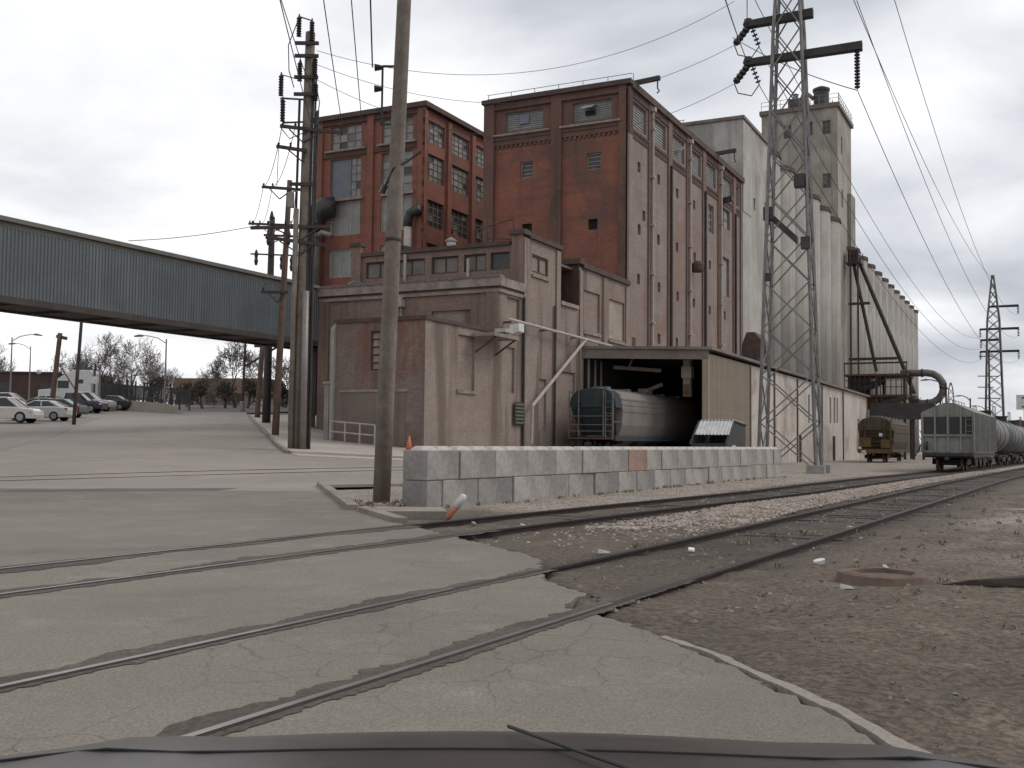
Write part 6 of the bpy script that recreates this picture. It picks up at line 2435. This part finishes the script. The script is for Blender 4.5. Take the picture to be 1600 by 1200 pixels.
litter = [(8.2, 27.9, .55, .16, 'long white foam plank lying on the gravel between tracks', 'foam'), (1.15, 13.1, .16, .1, 'crumpled white paper on the dirt left of the near rails', 'white'),
          (3.55, 12.3, .14, .12, 'bluish white scrap of plastic near the round collar', 'white'), (1.95, 16.8, .2, .1, 'buff cardboard scrap between the near and middle tracks', 'block_warm'),
          (2.3, 13.6, .12, .1, 'white cup fragment inside the nearest track', 'foam'), (.2, 17.3, .18, .08, 'pale scrap lying against the middle track rail', 'block_pale'),
          (4.0, 11.4, .16, .06, 'flat pale chip in the dirt behind the round collar', 'block_pale'), (-.6, 17.6, .22, .06, 'reddish broken stick beside the leaning orange and white shape', 'block_red'),
          (3.15, 10.0, .12, .06, 'white flake in front of the round collar', 'white'), (5.6, 17.5, .3, .1, 'pale flat stone right of the nearest track', 'block_pale')]
for x, y, a, b, lb, mt in litter:
    mb = MB()
    k = 7
    pts = []
    for i in range(k):
        t = 2 * pi * i / k
        pts.append((a / 2 * cos(t) * r_.uniform(.8, 1.1), b / 2 * sin(t) * r_.uniform(.8, 1.2)))
    mb.prism(pts, 0, max(.03, b * .35), 'z')
    mb.v = [(p[0], p[1], p[2] + (.02 * sin(p[0] * 20) if p[2] > 0 else 0)) for p in mb.v]
    o = mb.build('litter', M[mt])
    o.location = (x, y, max(zground(x, y) + .005, gh(x, y) - .07))
    o.rotation_euler = (0.1, .08, r_.uniform(0, 3))
    tag(o, lb, 'litter', 'pieces of litter')

# sign at the right edge
SG = thing('track_sign', 'white square sign with a black figure three on a post at the far right', 'sign', (24.25, 50.2, gh(24.25, 50.2) - .1), radians(-24))
MB().bar((0, 0, 0), (0, 0, 3.25), .09).build('post', M['wood'], SG)
MB().box(-.36, .36, -.08, -.05, 3.2, 3.9).build('board', M['white'], SG, bevel=.008)
mb = MB()
pts = []
for i in range(10):
    t = radians(150 - 240 * i / 9)
    pts.append((.13 * cos(t), -.092, 3.67 + .11 * sin(t)))
pts2_ = []
for i in range(10):
    t = radians(90 - 240 * i / 9)
    pts2_.append((.14 * cos(t), -.092, 3.43 + .12 * sin(t)))
for ps in (pts, pts2_):
    for a, b in zip(ps[:-1], ps[1:]):
        mb.bar(a, b, .012, .06)
mb.build('figure', plain('sign_black', (.02, .02, .02)), SG)


# ------------------------------------------------------------------ vehicles
def wheel(par, x, y, r, w_):
    t = MB()
    t.tube([(x, y - w_ / 2, r), (x, y + w_ / 2, r)], r, 20)
    o = t.build('wheel', M['tyre'], par, bevel=.02)
    s = -1 if y < 0 else 1
    MB().tube([(x, y + s * w_ * .42, r), (x, y + s * (w_ / 2 + .015), r)], [r * .66, r * .6], 16).build('rim', M['rim'], o)
    return o


def car(label, loc, rz, kind, paint, cat='car'):
    """x forward; body profile, tapered greenhouse, roof, lamps, wheels"""
    t = thing('parked_car', label, cat, loc, rz, 'parked cars')
    K = dict(
        sedan=dict(L=4.7, W=1.78, body=[(-2.35, .45), (-2.33, .80), (-2.2, .98), (-1.45, 1.03), (.75, .98), (1.6, .88), (2.25, .70), (2.35, .5), (2.3, .26), (-2.25, .26)],
                   gh=[(-1.75, 1.0), (-.95, 1.40), (.1, 1.42), (1.05, .96)]),
        suv=dict(L=4.5, W=1.85, body=[(-2.25, .5), (-2.24, 1.0), (-2.18, 1.12), (1.0, 1.08), (1.9, .98), (2.2, .82), (2.25, .55), (2.2, .3), (-2.2, .3)],
                 gh=[(-2.15, 1.1), (-1.85, 1.68), (.35, 1.70), (1.2, 1.06)]),
        pickup=dict(L=5.3, W=1.95, body=[(-2.65, .6), (-2.65, 1.12), (-.6, 1.14), (1.05, 1.14), (2.2, 1.08), (2.6, .92), (2.65, .6), (2.55, .4), (-2.6, .4)],
                    gh=[(-.75, 1.12), (-.6, 1.78), (.5, 1.8), (1.25, 1.12)]))[kind]
    hw = K['W'] / 2
    bd = K['body']
    n = len(bd)
    mb = MB()
    lay = [(-1.0, 0), (-.93, 1)]
    # lofted across: inner top narrower for rounded shoulders
    ys_ = [-hw, -hw * .9, hw * .9, hw]
    for q, y in enumerate(ys_):
        e_ = q in (0, 3)
        for x, z in bd:
            zz = z
            xx = x
            if e_:
                xx = x * .965
                zz = z - .07 if z > .75 else z
            mb.v.append((xx, y, zz))
    for q in range(3):
        for i in range(n):
            j = (i + 1) % n
            mb.f.append((q * n + i, q * n + j, (q + 1) * n + j, (q + 1) * n + i))
    mb.f.append(tuple(range(n - 1, -1, -1)))
    mb.f.append(tuple(range(3 * n, 4 * n)))
    b = mb.build('body', paint, t, smooth=False, bevel=.02)
    g = K['gh']
    gm = MB()
    wb, wt = hw * .90, hw * .74
    k = len(g)
    zt = max(p[1] for p in g)
    for s in (-1, 1):
        for x, z in g:
            f_ = (z - 1.0) / (zt - 1.0)
            gm.v.append((x, s * (wb + (wt - wb) * max(0, f_)), z))
    gm.f = [tuple(range(k)), tuple(range(2 * k - 1, k - 1, -1))] + [(i, (i + 1) % k, k + (i + 1) % k, k + i) for i in range(k)]
    gm.build('windows', M['glass_car'], t)
    rm = MB()
    (xa, za), (xb, zb) = g[1], g[2]
    rm.add([(xa - .06, -wt - .02, za - .02), (xb + .06, -wt - .02, zb - .02), (xb + .06, wt + .02, zb - .02), (xa - .06, wt + .02, za - .02),
            (xa + .1, -wt + .12, za + .05), (xb - .1, -wt + .12, zb + .05), (xb - .1, wt - .12, zb + .05), (xa + .1, wt - .12, za + .05)],
           [(0, 3, 2, 1), (4, 5, 6, 7), (0, 1, 5, 4), (1, 2, 6, 5), (2, 3, 7, 6), (3, 0, 4, 7)])
    rm.build('roof', paint, t)
    pm = MB()
    for s in (-1, 1):
        for (x0, z0), (x1, z1) in ((g[0], g[1]), (g[3], g[2]), (((g[0][0] + g[3][0]) / 2 - .1, 1.0), ((xa + xb) / 2, za))):
            pm.bar((x0, s * (wb + .005), z0), (x1, s * (wt + .012), z1), .07, .09)
    pm.build('pillars', paint, t)
    xr, xf = bd[0][0], max(p[0] for p in bd)
    zl = .75 if kind == 'sedan' else .9
    for s in (-1, 1):
        MB().box(xf - .28, xf - .07, s * hw * .9 - .2, s * hw * .9 + .06, zl - .16, zl).build('headlight', M['lamp_clear'], t)
        MB().box(xf - .35, xf - .2, s * hw * .93 - .06, s * hw * .93 + .075, zl - .2, zl - .08).build('turn_signal', M['amber'], t)
        MB().box(xr + .03, xr + .35, s * hw * .9 - .14, s * hw * .9 + .07, zl - .02, zl + .16).build('taillight', M['tail'], t)
    wbse = K['L'] * .30
    rr = .33 if kind == 'sedan' else .38
    for x in (-wbse, wbse):
        for s in (-1, 1):
            wheel(t, x, s * (hw - .10), rr, .24)
    return t


def paint(name, c):
    mt, t, b = new_mat(name)
    f = nz(t, mapped(t, 'Object', (2, 2, 2)), 4, .6)
    t.links.new(mixc(t, step(t, f, .3, .7), c, tuple(x * .88 for x in c)), b.inputs['Base Color'])
    b.inputs['Roughness'].default_value = .32
    b.inputs['Coat Weight'].default_value = .5
    return mt


pw, psil, pdk, pgry = paint('white_car', (.62, .58, .53)), paint('silver_car', (.52, .51, .50)), paint('dark_blue_car', (.022, .028, .04)), paint('grey_car', (.17, .175, .18))
pgrn, pyel, pblk = paint('dark_green_car', (.03, .045, .04)), paint('yellow_car', (.5, .36, .10)), paint('black_car', (.02, .02, .022))
cars = [
    ('white boxy estate car nearest in the parking lot, front to the right', 8, 662, 72, 2, 'suv', pw),
    ('silver-white sedan with red tail lamp next to the nearest white car', 62, 657, 76.5, 178, 'sedan', psil),
    ('dark green sedan mostly hidden behind the silver-white sedan', 86, 650.5, 84, 176, 'sedan', pgrn),
    ('grey sedan parked behind the dark green sedan', 74, 648.5, 88, 3, 'sedan', pgry),
    ('dark blue pickup in the middle of the parked row', 118, 644.5, 96, 4, 'pickup', pdk),
    ('white pickup at the right of the parked row', 134, 641.0, 102, 3, 'pickup', pw),
    ('low black car at the right end of the parking lot', 172, 641.5, 106, 175, 'sedan', pblk),
    ('yellow-roofed taxi behind the nearest white car', 22, 650.0, 86, 4, 'sedan', pyel),
    ('beige van in the back of the lot at the left edge', 12, 644.0, 97, 2, 'suv', pw),
    ('pale sedan in the back row before the white lorry cab', 83, 641.0, 104, 2, 'sedan', psil)]
for lb, px, py, D, ang, kd, pt in cars:
    p = at(px, py, D)
    car(lb, (p.x, p.y, gh(p.x, p.y)), radians(ang), kd, pt)

# white lorry cab
p = at(116, 634, 108)
TK = thing('lorry_cab', 'white sleeper lorry cab parked behind the cars', 'lorry', (p.x, p.y, gh(p.x, p.y)), radians(184))
pwh = paint('white_lorry', (.66, .64, .60))
mb = MB()
mb.prism([(-3.0, .9), (3.2, .9), (3.2, 1.9), (1.75, 2.05), (1.45, 2.95), (.9, 3.35), (-.2, 3.95), (-1.9, 3.95), (-2.0, 3.7), (-2.0, 1.3), (-3.0, 1.2)], -1.2, 1.2, 'y')
mb.build('cab', pwh, TK, bevel=.06)
MB().prism([(1.80, 2.1), (1.52, 2.93), (1.40, 2.93), (1.60, 2.1)], -1.05, 1.05, 'y').build('windscreen', M['glass_car'], TK)
for s in (-1, 1):
    MB().box(.2, 1.3, s * 1.2 - .02, s * 1.2 + .02, 2.1, 2.85).build('side_window', M['glass_car'], TK)
    MB().box(-1.2, -.7, s * 1.2 - .02, s * 1.2 + .02, 2.6, 3.0).build('sleeper_window', M['glass_car'], TK)
    MB().tube([(-2.15, s * 1.0, 1.0), (-2.15, s * 1.0, 4.1)], .09, 8).build('exhaust', M['rim'], TK)
    MB().box(1.5, 1.7, s * 1.25, s * 1.5, 2.1, 2.8).build('mirror', M['white'], TK)
    for x in (2.3, -2.2):
        wheel(TK, x, s * 1.05, .52, .3)
mb = MB()
for i in range(3):
    mb.lathe([(.16, 3.55), (.18, 3.7), (.05, 3.8)], 8, (1.0 - i * .05, -.8 + i * .8))
build_each(mb, 'roof_lamp', M['white'], TK)

# round sign + globe lamps by the lot
SGN = thing('round_sign', 'round white sign on a dark post beside the lorry cab', 'sign', at(147, 628, 104))
SGN.location.z = gh(SGN.location.x, SGN.location.y)
MB().tube([(0, 0, 0), (0, 0, 4.6)], .08, 8).build('post', M['steel_dark'], SGN)
MB().tube([(0, -.1, 3.0), (0, -.06, 3.0)], .38, 18).build('disc', M['white'], SGN)
MB().lathe([(.05, 4.6), (.2, 4.7), (.24, 4.9), (.18, 5.1), (.03, 5.18)], 12).build('globe', M['white'], SGN, smooth=True)
for lb, px, D in (('globe lamp post behind the rusty pole', 60, 118), ('globe lamp post left of the lorry cab', 101, 118), ('globe lamp post along the dark fence', 198, 122)):
    p = at(px, 600, D)
    g = gh(p.x, p.y)
    hh = at(px, 585, D).z - g
    GL = thing('globe_lamp', lb, 'street lamp', (p.x, p.y, g), 0, 'globe lamps')
    MB().tube([(0, 0, 0), (0, 0, hh)], .08, 8).build('post', M['steel_dark'], GL)
    MB().lathe([(.05, hh), (.22, hh + .1), (.27, hh + .3), (.2, hh + .5), (.03, hh + .58)], 12).build('globe', M['white'], GL, smooth=True)

# ------------------------------------------------------------------ fence, far buildings, trees
FN = thing('picket_fence', 'long dark steel fence with tall posts on the grass bank', 'fence')
fa, fb = Vector((-54.5, 127.5)), Vector((-30.2, 99.5))
nP = 18
panel = MB()
for i in range(nP):
    t = i / (nP - 1)
    q = fa.lerp(fb, t)
    z = gh(q.x, q.y) + 1.3 * (1 - .38 * t)
    hgt = 2.0 - .45 * t
    MB().bar((q.x, q.y, z - .6), (q.x, q.y, z + hgt + .25), .13).build('post', M['steel_dark'], FN)
    if i < nP - 1:
        q2 = fa.lerp(fb, (i + 1) / (nP - 1))
        z2 = gh(q2.x, q2.y) + 1.3 * (1 - .38 * (i + 1) / (nP - 1))
        for hz in (.25, 1.55 - .3 * t):
            panel.bar((q.x, q.y, z + hz), (q2.x, q2.y, z2 + hz), .05)
        for k in range(12):
            w_ = q.lerp(q2, k / 12)
            zz = z + (z2 - z) * k / 12
            panel.bar((w_.x, w_.y, zz), (w_.x, w_.y, zz + 1.75 - .35 * t), .05)
pn = panel.build('pickets', M['steel_dark'], FN)
WL = thing('long_brick_building', 'long low dark brick building behind the parked cars at the left', 'building', (-92, 132, gh(-92, 132)), radians(6))
MB().box(0, 38, 0, 8, -1, 4.0).build('wall', M['brick_dark'], WL)
MB().box(-.2, 38.2, -.2, 8.2, 4.0, 4.2).build('roof', M['coping'], WL)
for i in range(6):
    MB().box(2 + i * 6, 4.6 + i * 6, -.05, -.002, 1.2, 2.8).build('window', M['pane_dark'], WL)
HSE = thing('brown_roof_house', 'small building with brown roof and tan wall at the end of the road', 'house', (-47.5, 150, gh(-47.5, 150)), radians(-8))
MB().box(0, 12.5, 0, 8, -.5, 2.2).build('wall', M['brick_tan'], HSE)
MB().prism([(-.6, 2.1), (8.6, 2.1), (7.2, 4.3), (.9, 4.3)], -.5, 13.1, 'x').build('roof', worn('brown_roof', (.17, .10, .062), (.12, .075, .05), .8), HSE)
MB().box(1.5, 2.7, -.05, -.002, 0, 1.9).build('door', M['pane_dark'], HSE)
for x in (4.5, 8.5):
    MB().box(x, x + 1.4, -.05, -.002, .8, 1.8).build('window', M['pane_dark'], HSE)
MB().box(4.2, 4.7, 3.5, 4, 4.2, 5.2).build('chimney', M['brick_dark'], HSE)
GC = thing('parked_car', 'dark green low vehicle far down the road under the bridge', 'car')
COL.objects.unlink(GC)
bpy.data.objects.remove(GC)
p = at(382, 641, 170)
p.z = 0
car('small green car far along the road beyond the bridge columns', (p.x, p.y, gh(p.x, p.y)), radians(4), 'sedan', paint('green_car', (.05, .09, .07)))
HY = thing('fire_hydrant', 'small pale hydrant beside the far end of the kerb', 'hydrant', (at(408, 641, 104).x, 104, gh(at(408, 641, 104).x, 104)))
MB().lathe([(.2, 0), (.2, .12), (.14, .14), (.14, .75), (.19, .78), (.16, .95), (.04, 1.05)], 12).build('barrel', M['white'], HY, smooth=True)
MB().tube([(-.25, 0, .6), (.25, 0, .6)], .07, 8).build('nozzles', M['white'], HY)


def grow(mbt, mbc, p, d, ln, r, lvl, rnd, maxl):
    n = 3
    pts, rs = [p], [r]
    q = p
    for i in range(n):
        d = (d + Vector((rnd.uniform(-.18, .18), rnd.uniform(-.18, .18), rnd.uniform(-.03, .14)))).normalized()
        q = q + d * ln / n
        pts.append(q)
        rs.append(r * (1 - .42 * (i + 1) / n))
    (mbt if lvl < 1 else mbc).tube(pts, rs, 6 if lvl < 2 else 3, cap=False)
    if lvl >= maxl:
        return
    k = rnd.choice((3, 4)) if lvl < 2 else rnd.choice((3, 3, 4))
    for i in range(k):
        a = 2 * pi * (i + rnd.random() * .7) / k
        s = d.cross(Vector((0.3, .2, 1)))
        if s.length < .05:
            s = Vector((1, 0, 0))
        s.normalize()
        u_ = s.cross(d)
        sp_ = rnd.uniform(.45, .95) if lvl else rnd.uniform(.4, .8)
        nd = (d * cos(sp_) + (s * cos(a) + u_ * sin(a)) * sin(sp_)).normalized()
        start = pts[-1] if i < 2 else pts[rnd.choice((-2, -2, 1))]
        grow(mbt, mbc, start, nd, ln * rnd.uniform(.62, .82), max(rs[-1] * .72, .021), lvl + 1, rnd, maxl)


def make_tree(name, label, cat, loc, h, seed, maxl=6, mt='twig', trunk_h=.22, group='bare winter trees', rz=0.0):
    rnd = random.Random(seed)
    t = thing(name, label, cat, loc, rz, group)
    a, b = MB(), MB()
    grow(a, b, Vector((0, 0, -.2)), Vector((0, 0, 1)), h * trunk_h, h * .022, 0, rnd, maxl)
    zmax = max(v[2] for v in b.v)
    k = h / zmax
    a.v = [(x * k, y * k, z * k if z > 0 else z) for x, y, z in a.v]
    b.v = [(x * k, y * k, z * k) for x, y, z in b.v]
    a.build('trunk', M['bark'], t, recalc=False)
    b.build('crown', M[mt], t, recalc=False)
    return t


def place_copy(src, label, loc, sc, rz):
    c = copy_tree(src)
    c['label'] = label
    c.location = loc
    c.scale = (sc, sc, sc * 1.0)
    c.rotation_euler = (0, 0, rz)
    return c


def gpt(px, D):
    x = (px - 800) / 1660 * D
    return (x, D, gh(x, D))


t1 = make_tree('bare_tree', 'large bare tree with round crown at the end of the road', 'tree', gpt(368, 124), 8.5, 4, 6)
t2 = make_tree('bare_tree', 'tall bare tree rising behind the white lorry cab', 'tree', gpt(150, 150), 10.9, 9, 6)
t3 = make_tree('bare_tree', 'slim bare tree behind the middle of the dark fence', 'tree', gpt(208, 146), 10.0, 21, 6)
for src, lb, px, D, sc, rz in ((t1, 'wide bare tree behind the rusty pole', 112, 150, .95, 1.0), (t3, 'bare tree beside the tall one above the fence start', 178, 152, .95, 2.0),
                               (t2, 'small bare tree near the street lamp above the fence', 242, 150, .62, 2.4), (t1, 'low bare tree above the fence end', 266, 154, .72, 3.3),
                               (t2, 'bare tree at the left edge of the view', 4, 150, .86, 4.0), (t3, 'low bare tree behind the long brick building', 62, 160, .62, .5),
                               (t2, 'bare tree left of the large round one', 338, 135, .55, 5.1), (t3, 'bare tree behind the bridge columns', 405, 132, .72, 1.3),
                               (t1, 'bare tree seen between pole and pier under the bridge', 446, 126, .75, 2.2), (t1, 'broad bare tree between the lorry and the fence lamps', 133, 158, .9, 5.3),
                               (t2, 'thin-topped bare tree over the middle of the fence', 228, 158, .75, .9)):
    place_copy(src, lb, gpt(px, D), sc, rz)
b1 = make_tree('bare_bush', 'dark bare bush in front of the brown-roofed house', 'bush', gpt(318, 118), 3.4, 31, 5, 'brush', .12, 'bare bushes')
for lb, px, D, sc, rz in (('bare bush under the large round tree', 352, 122, .95, 1), ('bare bush right of the large round tree', 385, 122, 1.05, 2.2), ('bare bush below the bridge between the poles', 430, 108, 1.0, 3),
                          ('bare bush at the far end of the fence', 292, 124, .9, 4.1), ('bare bush beyond the grass bank', 250, 135, 1.15, 5), ('bare bush behind the first fence posts', 170, 140, 1.3, .4)):
    place_copy(b1, lb, gpt(px, D), sc, rz)

# far tree line at the right horizon: one mass of brush
mb = MB()
r_ = random.Random(41)
for i in range(2600):
    x = r_.uniform(150, 420)
    y = 380 + r_.uniform(-15, 15) - (x - 150) * .1
    h = 7 + 4 * mnoise.noise(Vector((x * .03, 1, 0))) + r_.uniform(-2, 2)
    dx = r_.uniform(-1.5, 1.5)
    mb.tube([(x, y, -2), (x + dx, y, h * .6), (x + dx * 2, y, h)], [.35, .2, .08], 3, cap=False)
tag(mb.build('far_brush', M['brush'], recalc=False), 'low reddish brown line of bare brush along the right horizon', 'brush', kind='stuff')
mb = MB()
for i in range(3000):
    x = r_.uniform(-330, -20)
    y = 230 + r_.uniform(-20, 20)
    h = 5 + 3 * mnoise.noise(Vector((x * .03, 5, 0))) + r_.uniform(-1.5, 1.5)
    dx = r_.uniform(-1.2, 1.2)
    mb.tube([(x, y, 5), (x + dx, y, 5 + h * .6), (x + dx * 2, y, 5 + h)], [.3, .18, .06], 3, cap=False)
tag(mb.build('far_brush', M['brush'], recalc=False), 'thin grey band of bare woods far behind the fence and house', 'brush', kind='stuff')

# ------------------------------------------------------------------ the car the picture was taken from (bonnet in front)
OC = thing('dark_car', 'dark bonnet of the car at the bottom edge with a wiper on it', 'car')
m_hood = worn('dusty_bonnet', (.034, .029, .026), (.024, .021, .019), 3.0, rough=.3, coord='Object', bp=.02, patch=(.055, .046, .04), ps=1.5)
ysl = [.55, .75, .95, 1.15, 1.3, 1.42, 1.5, 1.56, 1.6]
zsl = [.948, .958, .955, .944, .930, .915, .898, .868, .80]
nx_ = 24


def bonnet_pt(x, y, z):
    bow = (x / .88) ** 2
    bulge = .010 * math.exp(-((abs(x) - .5) / .08) ** 2)
    return (x, y - .10 * bow * (1 if y > 1.3 else .3), z - .04 * bow - .10 * max(0, abs(x) - .74) / .14 * .6 + bulge)


mb = MB()
for y, z in zip(ysl, zsl):
    for i in range(nx_ + 1):
        mb.v.append(bonnet_pt(-.88 + 1.76 * i / nx_, y, z))
for j in range(len(ysl) - 1):
    for i in range(nx_):
        a = j * (nx_ + 1) + i
        mb.f.append((a, a + 1, a + nx_ + 2, a + nx_ + 1))
mb.build('bonnet', m_hood, OC, smooth=True)
MB().tube([bonnet_pt(-.8 + 1.6 * i / 20, 1.30, .9305) for i in range(21)], .002, 6).build('bonnet_seam', M['tyre'], OC, smooth=True)
mb = MB()
mb.prism([(-2.4, .3), (-2.4, .8), (.5, .84), (.54, .90), (1.4, .80), (1.52, .6), (1.5, .3)], -.87, .87, 'x')
mb.build('body', m_hood, OC, bevel=.03)
MB().box(-.7, .7, .40, .58, .88, .955).build('cowl', M['tyre'], OC)
mb = MB()
mb.tube([(.36, .62, .968), (.16, 1.10, .957), (.0, 1.42, .926)], .0025, 6)
mb.build('wiper', M['steel_dark'], OC)
for x in (-1.0, 1.0):
    for y in (1.0, -1.7):
        o = MB().tube([(x * .92, y, .32), (x * .72, y, .32)], .32, 18).build('wheel', M['tyre'], OC)
for x in (-.6, .6):
    MB().box(x - .16, x + .16, 1.44, 1.53, .58, .72).build('headlight', M['lamp_clear'], OC)
